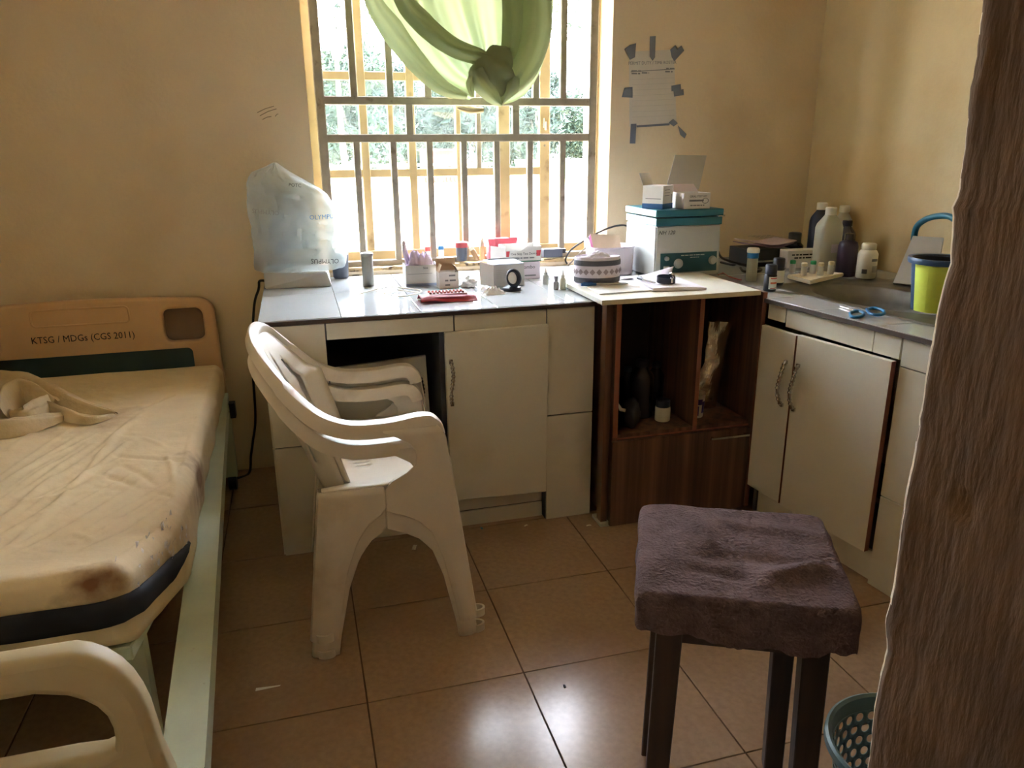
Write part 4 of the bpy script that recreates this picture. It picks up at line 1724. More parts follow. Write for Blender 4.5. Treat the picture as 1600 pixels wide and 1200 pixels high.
def twz(x, y):
    z = 0.017 + 0.004 * noise.noise(Vector((x * 7, y * 7, 1))) + 0.002 * noise.noise(Vector((x * 26 + y * 14, y * 22, 2)))
    for (x0, y0, x1, y1, amp, wd) in ((-0.08, -0.075, 0.03, -0.10, -0.007, 0.014), (0.03, -0.10, 0.13, -0.04, 0.016, 0.022), (-0.07, 0.12, -0.05, 0.02, 0.008, 0.016),
                                      (-0.06, -0.03, 0.14, -0.02, -0.006, 0.018), (0.0, 0.10, 0.18, 0.08, 0.006, 0.02), (-0.15, -0.08, -0.05, 0.1, 0.003, 0.03)):
        ex, ey = x1 - x0, y1 - y0
        t = max(0, min(1, ((x - x0) * ex + (y - y0) * ey) / (ex * ex + ey * ey)))
        d2 = (x - x0 - ex * t) ** 2 + (y - y0 - ey * t) ** 2
        z += amp * math.exp(-d2 / wd ** 2)
    return z


cv = bm.verts.new((0, 0, twz(0, 0)))
for r in rs:
    row = []
    for i in range(NA):
        a = 2 * PI * i / NA
        X, Y = tout(a)
        x, y = X * r, Y * r
        ed = max(0, (r - 0.955) / 0.045)
        row.append(bm.verts.new((x, y, twz(x, y) - 0.006 * ed * ed)))
    rows.append(row)


def hang(a):
    d = a % (2 * PI)
    front = max(0, -math.sin(d))
    right = max(0, math.cos(d))
    L = 0.05 + 0.025 * front ** 2 + 0.03 * right ** 2 + 0.012 * noise.noise(Vector((math.cos(d) * 3, math.sin(d) * 3, 5)))
    return L + 0.010 * noise.noise(Vector((math.cos(d) * 12, math.sin(d) * 12, 9)))


for j in range(1, 11):
    row = []
    for i in range(NA):
        a = 2 * PI * i / NA
        X, Y = tout(a)
        t = j / 10
        fl_ = 1.0 + 0.02 * t ** 0.5 + 0.012 * math.sin(a * 11 + 1) * t + 0.018 * noise.noise(Vector((math.cos(a) * 4, math.sin(a) * 4, t * 2)))
        z0 = twz(X, Y) - 0.006
        row.append(bm.verts.new((X * fl_, Y * fl_, z0 - hang(a) * t)))
    rows.append(row)
for i in range(NA):
    bm.faces.new((cv, rows[0][i], rows[0][(i + 1) % NA]))
for a, b in zip(rows, rows[1:]):
    for i in range(NA):
        j = (i + 1) % NA
        bm.faces.new((a[i], a[j], b[j], b[i]))
finish('cloth', bm, TOWEL, tw, smooth='all')

# ================================================================== WASTE BASKET
bkx, bky, bkh = 0.980, 0.872, 0.27
bk = thing('waste_basket', 'blue grey perforated plastic basket on the floor by the doorway wall', 'basket', (bkx, bky, 0))


def brad(z):
    return 0.095 + 0.038 * z / bkh


bm = B()
NC, NR = 30, 9
ch_ = (bkh - 0.05) / NR
for r in range(NR):
    for c in range(NC):
        off = 0.5 * (r % 2)
        sq_, ci = [], []
        for k in range(16):
            a = 2 * PI * k / 16
            ca, sa = math.cos(a), math.sin(a)
            m_ = max(abs(ca), abs(sa))
            for lst, (uu_, vv_) in ((sq_, (ca / m_ * 0.5, sa / m_ * 0.5)), (ci, (ca * 0.34, sa * 0.36))):
                th = 2 * PI * (c + 0.5 + off + uu_) / NC
                z = 0.02 + ch_ * (r + 0.5 + vv_)
                lst.append(bm.verts.new((brad(z) * math.cos(th), brad(z) * math.sin(th), z)))
        for k in range(16):
            l = (k + 1) % 16
            bm.faces.new((sq_[k], sq_[l], ci[l], ci[k]))
bmesh.ops.remove_doubles(bm, verts=bm.verts[:], dist=0.0004)
solidify(finish('wall', bm, BASKET, bk, smooth='all'), 0.002, 0)
bm = B()
lathe(bm, [(brad(bkh - 0.032), bkh - 0.032), (brad(bkh), bkh - 0.004), (brad(bkh) + 0.006, bkh), (brad(bkh) + 0.011, bkh - 0.003), (brad(bkh) + 0.012, bkh - 0.016), (brad(bkh) + 0.006, bkh - 0.018)], 64, cap0=False, cap1=False)
finish('rim', bm, BASKET, bk, smooth=True)
bm = B()
lathe(bm, [(brad(0) * 0.98, 0.0), (brad(0.02), 0.004), (brad(0.02), 0.021)], 48, cap1=False)
finish('base', bm, BASKET, bk, smooth=True)
# ================================================================== CURTAIN
YCU = 3.105
cu = thing('curtain', 'pale green curtain gathered up and knotted in front of the window', 'curtain', PX(720, 0, y=YCU))
UO = Vector(cu.location)


def cpx(px, py, dy=0.0):
    return PX(px, py, y=YCU + dy)


def qbez(a, b, c, d, t):
    return a * (1 - t) ** 3 + b * (3 * t * (1 - t) ** 2) + c * (3 * t * t * (1 - t)) + d * t ** 3


KN = cpx(757, 112, -0.03)
ztopc = 2.28


def curt(u, v):
    """u 0..1 across the width, v 0..1 from the rail to the knot"""
    a = cpx(566 + 304 * u, 0)
    a = Vector((a.x, a.y, ztopc))
    s = (u - 0.5) * 2
    # control points: the outer edges sag outwards and come back to the knot from below
    if s < 0:
        k = -s
        b = cpx(560 + 304 * u * 0.94 + 14, 30 + 20 * k)
        c = cpx(757 - 120 * k ** 1.3, 95 + 42 * k)
        e = cpx(757 - 22 * k, 108 + 52 * k ** 1.5)
    else:
        k = s
        b = cpx(566 + 304 * u + 6 * k, 40 + 20 * k)
        c = cpx(757 + 92 * k ** 1.1, 95 + 70 * k)
        e = cpx(760 + 20 * k, 108 + 58 * k ** 1.4)
    p = qbez(a, b, c, e, v)
    amp = 0.030 * (1 - 0.45 * v)
    ph = u * 2 * PI
    f = math.sin(ph * 5.2 + 0.6 + 1.1 * v) + 0.55 * math.sin(ph * 9.1 + 2.0 - 0.8 * v) + 0.35 * math.sin(ph * 2.2)
    f = math.copysign(abs(f) ** 0.8, f)
    belly = -0.10 * math.sin(PI * min(1, v * 1.05)) ** 1.2 * (0.4 + 0.6 * (1 - s * s))
    p.y += amp * f * (0.5 + 0.5 * min(1, v * 4)) + belly * 0.6 - 0.03 * (1 - min(1, v * 4)) - 0.012 * v
    p.z += 0.006 * f * v
    p.x += 0.006 * math.cos(ph * 5.2) * (1 - v)
    return p - UO


bm = B()
gridf(bm, curt, lin(0, 1, 120), lin(0, 1, 56))
finish('drape', bm, CURT, cu, smooth='all')
# big diagonal folds crossing the front
bm = B()


def cfold(bm, pxs, wd, dy, amp, seed):
    pts = smooth_path([cpx(a, b, dy) for a, b in pxs], 8)
    n = len(pts)
    rows = []
    for i, p in enumerate(pts):
        t = i / (n - 1)
        tg = (pts[min(i + 1, n - 1)] - pts[max(i - 1, 0)]).normalized()
        sd_ = Vector((0, 1, 0)).cross(tg).normalized()
        k = t * (len(wd) - 1)
        a = int(min(k, len(wd) - 2))
        w_ = wd[a] + (wd[a + 1] - wd[a]) * (k - a)
        row = []
        for j in range(11):
            v = -1 + 2 * j / 10
            dep = -amp * (1 - v * v) + 0.25 * amp * math.sin(v * 6 + seed + 2 * t)
            row.append(bm.verts.new(p + sd_ * (v * w_) + Vector((0, dep, 0)) - UO))
        rows.append(row)
    for a, b in zip(rows, rows[1:]):
        for k in range(10):
            bm.faces.new((a[k], b[k], b[k + 1], a[k + 1]))


cfold(bm, [(566, -215), (570, -110), (580, -10), (612, 45), (650, 95), (690, 135), (728, 150)], [0.03, 0.03, 0.03, 0.045, 0.04, 0.03, 0.012], -0.10, 0.03, 0)
cfold(bm, [(600, -215), (612, -110), (628, -10), (660, 35), (705, 72), (750, 90), (768, 100)], [0.03, 0.03, 0.035, 0.04, 0.035, 0.03, 0.012], -0.115, 0.03, 2)
finish('front_fold', bm, CURT, cu, smooth='all')
bm = B()
cfold(bm, [(842, -215), (842, -110), (840, -10), (838, 50), (820, 105), (790, 140), (768, 152)], [0.05, 0.055, 0.06, 0.062, 0.055, 0.035, 0.014], -0.09, 0.035, 1)
cfold(bm, [(796, -215), (798, -110), (800, -10), (800, 40), (792, 85), (772, 108)], [0.035, 0.035, 0.04, 0.04, 0.03, 0.012], -0.10, 0.02, 3)
finish('front_fold', bm, CURT, cu, smooth='all')
bm = B()
tube(bm, [Vector((-0.1, YCU - 0.03, ztopc)) - UO, Vector((1.5, YCU - 0.03, ztopc)) - UO], 0.011, 12)
finish('rod', bm, BARG, cu, smooth=True)
# knot
bm = B()
bmesh.ops.create_icosphere(bm, subdivisions=4, radius=1.0)
for v in bm.verts:
    d = v.co.copy()
    f = 1 + 0.22 * noise.noise(d * 1.7) + 0.10 * math.sin(d.z * 7 + d.x * 4)
    v.co = Vector((d.x * 0.085, d.y * 0.055, d.z * 0.085)) * f
finish('knot', bm, CURT, cu, smooth='all', loc=cpx(772, 112, -0.11) - UO)
bm = B()
cfold(bm, [(745, 108), (752, 125), (770, 150), (782, 166)], [0.03, 0.045, 0.03, 0.003], -0.13, 0.03, 1)
cfold(bm, [(800, 118), (795, 135), (786, 152), (780, 166)], [0.03, 0.04, 0.02, 0.003], -0.125, 0.025, 4)
cfold(bm, [(745, 110), (735, 132), (738, 152)], [0.016, 0.018, 0.004], -0.13, 0.015, 2)
finish('tail', bm, CURT, cu, smooth='all')
bm = B()
cfold(bm, [(690, 140), (703, 146), (716, 147)], [0.012, 0.02, 0.012], -0.02, 0.01, 2)
cfold(bm, [(714, 168), (735, 172), (755, 172)], [0.006, 0.014, 0.01], -0.03, 0.01, 0)
finish('frayed_hem', bm, mat('cream hem cloth', hexc(222, 204, 164), 0.9), cu, smooth='all')

# faint pencil strokes on the wall
wb_obj = bpy.data.objects['wall_back']
for i, (a, b) in enumerate((((402, 176), (428, 166)), ((406, 181), (432, 170)), ((410, 187), (424, 182)), ((430, 182), (435, 178)))):
    A, Bv = PX(*a, y=YB - .0004), PX(*b, y=YB - .0004)
    bm = B()
    tube(bm, [A, A.lerp(Bv, .5) + Vector((0, 0, .003)), Bv], .0012, 5)
    finish('pencil_stroke', bm, mat('faint pencil', hexc(140, 124, 104), .9), wb_obj)

# ================================================================== WALL NOTICE
YN = YB - 0.002
no = thing('wall_notice', 'taped paper notice with printed heading on wall beside the window', 'notice', PX(1020, 205, y=YN))
NO_ = Vector(no.location)


def c2(x, y):
    return (960 + x / 5.4545, 40 + y / 5.4545)


def npanel(name, pts, t, m, dy=0.0):
    bm = B()
    q = [PX(*c2(*a), y=YN - dy) - NO_ for a in pts]
    f = bm.faces.new([bm.verts.new(v) for v in q])
    r = bmesh.ops.extrude_face_region(bm, geom=[f])
    for v in [g for g in r['geom'] if isinstance(g, bmesh.types.BMVert)]:
        v.co.y -= t
    return finish(name, bm, m, no)


sheet = npanel('paper', [(128, 860), (125, 222), (505, 205), (530, 840)], 0.0006, NOTICEP)
for pts in ([(85, 200), (130, 165), (185, 150), (175, 270), (132, 292)], [(303, 92), (352, 88), (346, 270), (325, 300), (300, 262)], [(475, 205), (520, 165), (535, 200), (570, 170), (595, 212), (510, 305), (488, 270)],
            [(62, 610), (85, 530), (155, 522), (155, 615)], [(485, 512), (565, 498), (568, 545), (588, 540), (592, 592), (508, 605), (503, 558), (486, 560)],
            [(140, 838), (188, 836), (178, 1005), (130, 1005)], [(188, 850), (470, 832), (470, 850), (190, 868)], [(462, 828), (500, 795), (540, 832), (505, 860)], [(540, 850), (615, 925), (598, 962), (560, 930)]):
    npanel('tape', pts, 0.0006, TAPE, 0.001)
for s, x, y, h, al in (('PERMIT DUTY / TIME ROSTER', 325, 318, 24, 'CENTER'),):
    p = PX(*c2(x, y), y=YN - 0.001)
    mp_ = mpp(p)
    lettering(s, h / 5.45 * mp_ * 1.5, p - NO_ + Vector((0, -0.0006, 0)), sheet, INKG, roll=0.04, sx=0.95)
for i, (xa, xb, yy) in enumerate(((145, 225, 386), (440, 510, 366), (145, 220, 408), (232, 295, 402), (432, 495, 392))):
    a_, b_ = PX(*c2(xa, yy), y=YN) - NO_, PX(*c2(xb, yy), y=YN) - NO_
    bars(sheet, a_.x, b_.x, a_.z, 0.006, -.0008, INKG, 20 + i)
npanel('ruled_line', [(140, 390), (515, 366), (515, 373), (140, 397)], 0.0004, INKG, 0.001)
for k in range(8):
    y = 450 + 46 * k
    npanel('ruled_line', [(150, y + 8), (510, y - 8), (510, y - 6), (150, y + 10)], 0.0003, mat('faint grey print', hexc(180, 178, 172), 0.8), 0.0008)

# ================================================================== THINGS ON THE COUNTER
def base(px, py, z=CT):
    p = PX(px, py, z=z)
    return p, mpp(p)


def lathe_thing(name, label, cat, px, py, parts, group=None, z=CT, rz=0.0, seg=28):
    """parts: (part name, material, profile in pixels [(r, z)], extra)"""
    p, k = base(px, py, z)
    r0 = max(r for pr in parts for r, _ in pr[2]) * k
    th = thing(name, label, cat, (p.x, p.y + r0 * 0.9, z + 0.0005), rz, group)
    last = None
    for pr in parts:
        bm = B()
        kw = pr[3] if len(pr) > 3 else {}
        lathe(bm, [(r * k, h * k / 0.957) for r, h in pr[2]], seg, **{a: b for a, b in kw.items() if a != 'sub'})
        o = finish(pr[0], bm, pr[1], th, smooth=True)
    return th, k


# ---- microscope under its cover
p0, p1 = ct(414, 451), ct(519, 449)
ms = thing('microscope', 'microscope with white wedge base hidden under cloudy plastic cover', 'microscope', ((p0.x + p1.x) / 2, p0.y + 0.11, CT))
wb_ = p1.x - p0.x
wbase = wb_
bm = B()
hexa(bm, [(-wb_ / 2, -0.125, 0.0005), (wb_ / 2, -0.145, 0.0005), (wb_ / 2, 0.080, 0.0005), (-wb_ / 2, 0.080, 0.0005),
          (-wb_ / 2, -0.085, 0.055), (wb_ / 2 - 0.015, -0.125, 0.055), (wb_ / 2, 0.080, 0.055), (-wb_ / 2, 0.080, 0.055)])
bmesh.ops.bevel(bm, geom=bm.edges[:], offset=0.004, segments=2, affect='EDGES')
finish('base', bm, CARDG, ms)
bm = B()
tube(bm, smooth_path([(-0.05, 0.05, 0.05), (-0.06, 0.055, 0.16), (-0.05, 0.05, 0.26), (0.0, 0.03, 0.31)], 6), lambda t: 0.03 - 0.006 * t, 10)
finish('arm', bm, DGREY, ms, smooth=True)
bm = B()
box(bm, -0.04, 0.06, -0.04, 0.06, 0.13, 0.15, 0.004)
finish('stage', bm, BLACK, ms)
bm = B()
box(bm, -0.045, 0.055, -0.02, 0.06, 0.26, 0.31, 0.012)
finish('head', bm, DGREY, ms)
for dx in (-0.02, 0.025):
    bm = B()
    tube(bm, [(dx, 0.0, 0.30), (dx - 0.02, -0.06, 0.34)], 0.016, 12)
    finish('eyepiece', bm, BLACK, ms, smooth=True)
bm = B()
lathe(bm, [(0.02, 0), (0.02, 0.04), (0.012, 0.075), (0.006, 0.08)], 14, c=(0.01, 0.02, 0.165))
finish('objective', bm, BLACK, ms, smooth=True)
bm = B()
tube(bm, [(-0.100, -0.07, 0.078), (-0.07, -0.072, 0.076)], 0.016, 14)
finish('focus_knob', bm, BLACK, ms, smooth=True)

ycv = ms.location.y
CUPC = Vector((PX(535, 439, z=CT).x, 3.128, CT))   # the cup standing behind the cover
CUPR = 14 * mpp(CUPC)
CUPZ = CT + 36 * mpp(CUPC) / 0.957
cvr = thing('plastic_cover', 'cloudy plastic dust cover with printed lettering draped over the microscope', 'plastic cover', (ms.location.x, ycv, CT + 0.06))
VO = Vector(cvr.location)
sil = [(417, 398, 539), (412, 397, 541), (402, 397, 543), (385, 396, 534), (372, 394, 531), (352, 392, 533), (335, 389, 526), (318, 387, 519),
       (305, 386, 511), (295, 385, 500), (285, 385, 482), (276, 388, 466), (268, 394, 452), (260, 415, 440), (254, 426, 432)]
rows = []
bm = B()
NA = 64
fin = []
for (py, xa, xb), (py2, xa2, xb2) in zip(sil, sil[1:]):
    for q in range(4):
        t = q / 4
        fin.append((py + (py2 - py) * t, xa + (xa2 - xa) * t, xb + (xb2 - xb) * t))
fin.append(sil[-1])
for i, (py, xa, xb) in enumerate(fin):
    A = PX(xa, py, y=ycv)
    Bq = PX(xb, py, y=ycv)
    z = max((A.z + Bq.z) / 2, CT + 0.058 + 0.002 * i)        # the hem rests on the base
    cx, hw0 = (A.x + Bq.x) / 2, (Bq.x - A.x) / 2
    dp = 0.13 * min(1, 0.25 + 1.6 * (len(fin) - 1 - i) / len(fin))
    row = []
    for j in range(NA):
        a = 2 * PI * j / NA
        ca, sa = math.cos(a), math.sin(a)
        k = 1 / ((abs(ca) ** 2.6 + abs(sa) ** 2.6) ** (1 / 2.6))
        d = Vector((ca * 2, sa * 2, z * 14))
        wr = 1 + 0.07 * noise.noise(d * 0.8) + 0.16 * (abs(noise.noise(Vector((ca * 2.4 + z * 9, sa * 2, z * 13 - ca * 2)))) - 0.2) + 0.05 * (abs(noise.noise(d * 2.6)) - .2)
        q = Vector((cx + hw0 * ca * k * (1 + 0.25 * (wr - 1)), ycv + dp * sa * k * (1 + (wr - 1) * 2.2), z))
        if z < CUPZ + 0.014 and q.x > CUPC.x - CUPR - 0.034:   # pressed in by the cup behind it
            q.y = min(q.y, CUPC.y - CUPR - 0.003)
        q.y = min(q.y, YB - 0.003)                  # lies against the wall
        row.append(bm.verts.new(q - VO))
    rows.append(row)
for a, b in zip(rows, rows[1:]):
    for j in range(NA):
        l = (j + 1) % NA
        bm.faces.new((a[j], a[l], b[l], b[j]))
bm.faces.new(rows[-1])
bmt = bvhtree.BVHTree.FromBMesh(bm)
sack = finish('film', bm, COVER, cvr, smooth=True)


def wraptext(s, size, px, py, roll, m=INK, shear=0.0):
    me = text_mesh(s, size, 0.0)
    c = PX(px, py, y=ycv - 0.12) - VO
    me.transform(Matrix.Translation(c) @ STAND @ Matrix.Rotation(roll, 4, 'Z'))
    for v in me.vertices:
        h = bmt.ray_cast(Vector((v.co.x, -1, v.co.z)), Vector((0, 1, 0)))
        if h[0] is not None:
            v.co.y = h[0].y - 0.003
    me.materials.clear()
    me.materials.append(m)
    link('lettering', me, sack)


wraptext('OLYMPUS', 0.022, 415, 331, PI - 0.08, INKG)
wraptext('OLYMPUS', 0.023, 505, 339, 0.0, INKB)
wraptext('OLYMPUS', 0.024, 508, 408, PI - 0.08, INK)
wraptext('POTC', 0.017, 461, 290, -0.1, INK)

dcp, _k = lathe_thing('dark_cup', 'dark slate plastic cup standing behind the covered microscope', 'cup', 535, 439, [('body', DGREY, [(10, 0), (12, 2), (14, 36), (13, 36), (11, 4)])])
dcp.location = (CUPC.x, CUPC.y, CT + 0.0005)
lathe_thing('grey_canister', 'plain grey cylinder canister with lid standing on the worktop', 'canister', 577, 448,
            [('body', GREYC, [(8.2, 0), (8.8, 1), (8.8, 44), (8.2, 45)]), ('lid', GREYC, [(9.6, 44.5), (9.8, 45), (9.8, 48), (8, 49.5), (3, 49.5)])])


# ---- cartons
def carton(name, label, cat, px0, px1, py, hpx, depth, rz=0.0, m=CARD, z=CT, th=0.0016, flaps=(), inner=None, group=None, closed=False, wscale=1.0):
    """open box; flaps: (side, length, angle from vertical outwards)"""
    a, b = PX(px0, py, z=z), PX(px1, py, z=z)
    k = mpp(a)
    w_ = abs(b.x - a.x) * wscale
    h_ = hpx * k / 0.957
    t = thing(name, label, cat, ((a.x + b.x) / 2, (a.y + b.y) / 2 + depth / 2, z + 0.0006), rz, group)
    im = inner or m
    w2, d2 = w_ / 2, depth / 2
    if closed:
        bm = B()
        box(bm, -w2, w2, -d2, d2, 0, h_, 0.001)
        finish('body', bm, m, t)
    else:
        for nm, q in (('front_panel', (-w2, w2, -d2, -d2 + th, 0, h_)), ('back_panel', (-w2, w2, d2 - th, d2, 0, h_)),
                      ('side_panel', (-w2, -w2 + th, -d2 + th, d2 - th, 0, h_)), ('side_panel', (w2 - th, w2, -d2 + th, d2 - th, 0, h_)), ('bottom_panel', (-w2 + th, w2 - th, -d2 + th, d2 - th, 0, th))):
            bm = B()
            box(bm, *q)
            finish(nm, bm, m, t)
    for side, ln, ang, fm in flaps:
        bm = B()
        sa, ca = math.sin(ang) * ln, math.cos(ang) * ln
        if side == 'back':
            slab(bm, [(-w2, d2, h_), (w2, d2, h_), (w2, d2 + sa, h_ + ca), (-w2, d2 + sa, h_ + ca)], th)
        elif side == 'front':
            slab(bm, [(-w2, -d2, h_), (w2, -d2, h_), (w2, -d2 - sa, h_ + ca), (-w2, -d2 - sa, h_ + ca)], th)
        elif side == 'left':
            slab(bm, [(-w2, -d2, h_), (-w2, d2, h_), (-w2 - sa, d2, h_ + ca), (-w2 - sa, -d2, h_ + ca)], th)
        else:
            slab(bm, [(w2, -d2, h_), (w2, d2, h_), (w2 + sa, d2, h_ + ca), (w2 + sa, -d2, h_ + ca)], th)
        finish('flap', bm, fm or m, t)
    return t, w_, h_, k


def print_rect(parent, x0, x1, z0, z1, y, m, name='printed_patch'):
    bm = B()
    box(bm, x0, x1, y - 0.0004, y, z0, z1)
    return finish(name, bm, m, parent)


gb, w_, h_, k = carton('glove_box', 'white carton with lilac gloves spilling out of its open top', 'box', 634, 688, 447, 31, 0.085, m=CARDG)
print_rect(gb, -w_ / 2, w_ / 2, 0, 0.010, -0.0425, mat('blue grey print', hexc(120, 132, 156), 0.6))
lettering('Size', 0.012, (w_ * 0.1, -0.043, h_ * 0.86), gb, INK)
print_rect(gb, -w_ * 0.45, w_ * 0.3, h_ * 0.58, h_ * 0.60, -0.0425, INKG)
gl = thing('rubber_gloves', 'lilac rubber gloves bunched in the open white carton', 'gloves', gb.location + Vector((0, 0, 0.012)))
bm = B()


def glovef(u, v):
    x, y = (u - 0.5) * (w_ - 0.012), (v - 0.5) * 0.07
    e = min(u, 1 - u, v, 1 - v)
    z = 0.035 + 0.06 * min(1, e * 5) + 0.022 * (abs(noise.noise(Vector((u * 5, v * 4, 1)))) * 2 - 0.3) + 0.01 * noise.noise(Vector((u * 14, v * 9, 2)))
    return (x, y, z)


gridf(bm, glovef, lin(0, 1, 34), lin(0, 1, 22))
finish('gloves', bm, LILAC, gl, smooth=True)
bm = B()
tube(bm, smooth_path([(-w_ * .4, 0.0, 0.07), (-w_ * .48, -0.01, 0.11), (-w_ * .47, 0, 0.15), (-w_ * .42, 0.0, 0.115), (-w_ * .32, 0, 0.08)], 6), 0.006, 8)
finish('cuff', bm, LILAC, gl, smooth=True)

sc_, w_, h_, k = carton('small_carton', 'small white carton with brown inside and raised torn flaps', 'box', 686, 718, 451, 24, 0.06, m=CARD,
                        flaps=(('back', 0.045, 0.0, CARDB), ('left', 0.03, -0.35, CARDB), ('right', 0.025, -0.5, CARDB)))
for i, (xa, xb, zz) in enumerate(((.0, .34, .8), (-.2, .38, .5), (-.2, .05, .22))):
    bars(sc_, w_ * xa, w_ * xb, h_ * zz, 0.006, -0.03, INKG, i)

# things on the window sill
ZS = WZ0 + 0.021


def sill_at(px, dy=0.045):
    q = PX(px, 415, y=YB + dy)
    return Vector((q.x, YB + dy, ZS)), mpp(q)


def sill_lathe(name, label, cat, px, parts, dy=0.045, seg=24):
    q, k = sill_at(px, dy)
    t = thing(name, label, cat, q)
    for nm, m_, pr in parts:
        bm = B()
        lathe(bm, [(r * k, h * k / 0.957) for r, h in pr], seg)
        finish(nm, bm, m_, t, smooth=True)
    return t


sill_lathe('sample_tube', 'red capped clear sample tube standing on the window sill', 'tube', 669, [('tube', TUBEP, [(3.2, 0), (4, 1), (4, 17), (3.5, 17)]), ('cap', mat('coral cap', hexc(238, 92, 86), 0.4), [(4.6, 16), (4.8, 17), (4.8, 22), (3.5, 23)])])
sill_lathe('sample_tube', 'blue capped clear sample tube standing on the window sill', 'tube', 690, [('tube', TUBEP, [(3.2, 0), (4, 1), (4, 18), (3.5, 18)]), ('cap', BLUEP, [(4.4, 17), (4.6, 18), (4.6, 22), (3.5, 23)])])
sill_lathe('specimen_jar', 'dark specimen jar with deep red lid on the window sill', 'jar', 722, [('jar', DGREY, [(7, 0), (8, 1), (9.2, 24), (9, 24.5)]), ('lid', REDD, [(10.2, 20), (10.4, 21), (10.4, 27), (9, 28), (7, 27)])], 0.03)
sill_lathe('dropper_bottle', 'tall amber tinted dropper bottle between red carton and jar', 'bottle', 754, [('bottle', mat('pale amber plastic', hexc(214, 180, 130), 0.4), [(4, 0), (4.6, 1), (4.6, 17), (3.5, 20)]), ('tip', mat('beige tip', hexc(208, 186, 160), 0.5), [(3.4, 19), (3.4, 25), (1.6, 30), (0.8, 34)])], 0.03)
q, k = sill_at(741, 0.02)
bt_ = thing('fallen_bottle', 'small brown bottle tipped over on the sill beside the red lidded jar', 'bottle', q + Vector((0, 0, 0.012)))
bm = B()
lathe(bm, [(0.008, -0.03), (0.011, -0.028), (0.011, 0.012), (0.007, 0.02)], 16)
o = finish('bottle', bm, mat('brown tinted plastic', hexc(160, 128, 88), 0.4), bt_, smooth=True)
o.rotation_euler = (0, math.radians(-28), 0)
o.location = (0, 0, 0.018)
bm = B()
lathe(bm, [(0.010, 0.018), (0.010, 0.03), (0.006, 0.031)], 16)
o2 = finish('cap', bm, FOAM, bt_, smooth=True)
o2.rotation_euler = (0, math.radians(-28), 0)
o2.location = (0, 0, 0.018)
# black adapter on the sill
q, k = sill_at(864, 0.025)
ad_ = thing('power_adapter', 'black power adapter block lying on the sill beside test boxes', 'adapter', q)
bm = B()
box(bm, -0.05, 0.038, -0.022, 0.022, 0.0, 0.036, 0.004)
finish('block', bm, DGREY, ad_)
bm = B()
box(bm, 0.038, 0.056, -0.012, 0.012, 0.014, 0.034, 0.003)
finish('plug', bm, BLACK, ad_)

# test kit boxes
kb, w_, h_, k = carton('white_carton', 'white carton with black lettering under the test device box', 'box', 798, 846, 436, 25, 0.11, m=CARDL)
lettering('combo', 0.020, (w_ * 0.08, -0.0555, h_ * 0.70), kb, INK)
print_rect(kb, -w_ * 0.05, w_ * 0.35, h_ * 0.16, h_ * 0.24, -0.055, INKG)
ztk = CT + h_ + 0.0015
a_, b_ = PX(792, 404, y=kb.location.y - 0.055), PX(848, 404, y=kb.location.y - 0.055)
tk = thing('test_device_box', 'white test device box with torn top and red printed corners', 'box', ((a_.x + b_.x) / 2 - 0.004, kb.location.y + 0.005, ztk))
w_ = b_.x - a_.x
h_ = 0.060
TH = 0.0016
bm = B()
tops = [(-w_ / 2, h_ * 1.02), (-w_ * .28, h_ * 0.86), (-w_ * .08, h_ * 0.72), (w_ * .02, h_ * .9), (w_ * .1, h_ * 1.0), (w_ * .22, h_ * .98), (w_ / 2, h_ * 0.98)]
for (xa, za), (xb, zb2) in zip(tops, tops[1:]):
    hexa(bm, [(xa, -0.055, 0), (xb, -0.055, 0), (xb, -0.055 + TH, 0), (xa, -0.055 + TH, 0), (xa, -0.055, za), (xb, -0.055, zb2), (xb, -0.055 + TH, zb2), (xa, -0.055 + TH, za)])
bmesh.ops.remove_doubles(bm, verts=bm.verts[:], dist=1e-6)
finish('front_panel', bm, CARD, tk)
for nm, q in (('back_panel', (-w_ / 2, w_ / 2, 0.05, 0.052, 0, h_)), ('side_panel', (-w_ / 2, -w_ / 2 + TH, -0.053, 0.05, 0, h_)), ('side_panel', (w_ / 2 - TH, w_ / 2, -0.053, 0.05, 0, h_)), ('bottom_panel', (-w_ / 2, w_ / 2, -0.053, 0.05, 0, TH))):
    bm = B()
    box(bm, *q)
    finish(nm, bm, CARD, tk)
bm = B()
slab(bm, [(-w_ / 2, -0.05, h_ * .1), (-w_ / 2, -0.05, h_ * .95), (-w_ / 2 - 0.055, -0.035, h_ * 1.08), (-w_ / 2 - 0.055, -0.035, h_ * .2)], 0.0015)
finish('flap', bm, CARD, tk)
bm = B()
slab(bm, [(w_ * .0, 0.05, h_), (w_ * .2, 0.05, h_), (w_ * .2, 0.03, h_ + 0.022), (w_ * .0, 0.03, h_ + 0.022)], 0.0015)
finish('flap', bm, PAPER, tk)
lettering('One Step Test Device', 0.013, (0.002, -0.0558, h_ * 0.52), tk, INK, sx=0.92)
bars(tk, -w_ * .3, w_ * .32, h_ * .25, 0.005, -0.055, INKG, 4)
for (x0, x1) in ((-w_ * .48, -w_ * .38), (w_ * .36, w_ * .49)):
    bm = B()
    hexa(bm, [(x0, -0.0554, h_ * .35), (x1 - 0.004, -0.0554, h_ * .35), (x1 - 0.004, -0.055, h_ * .35), (x0, -0.055, h_ * .35), (x0, -0.0554, h_ * .72), (x1, -0.0554, h_ * .72), (x1, -0.055, h_ * .72), (x0, -0.055, h_ * .72)])
    finish('printed_patch', bm, INKR, tk)
print_rect(tk, -w_ * .3, w_ / 2, 0, 0.004, -0.055, GREENP)
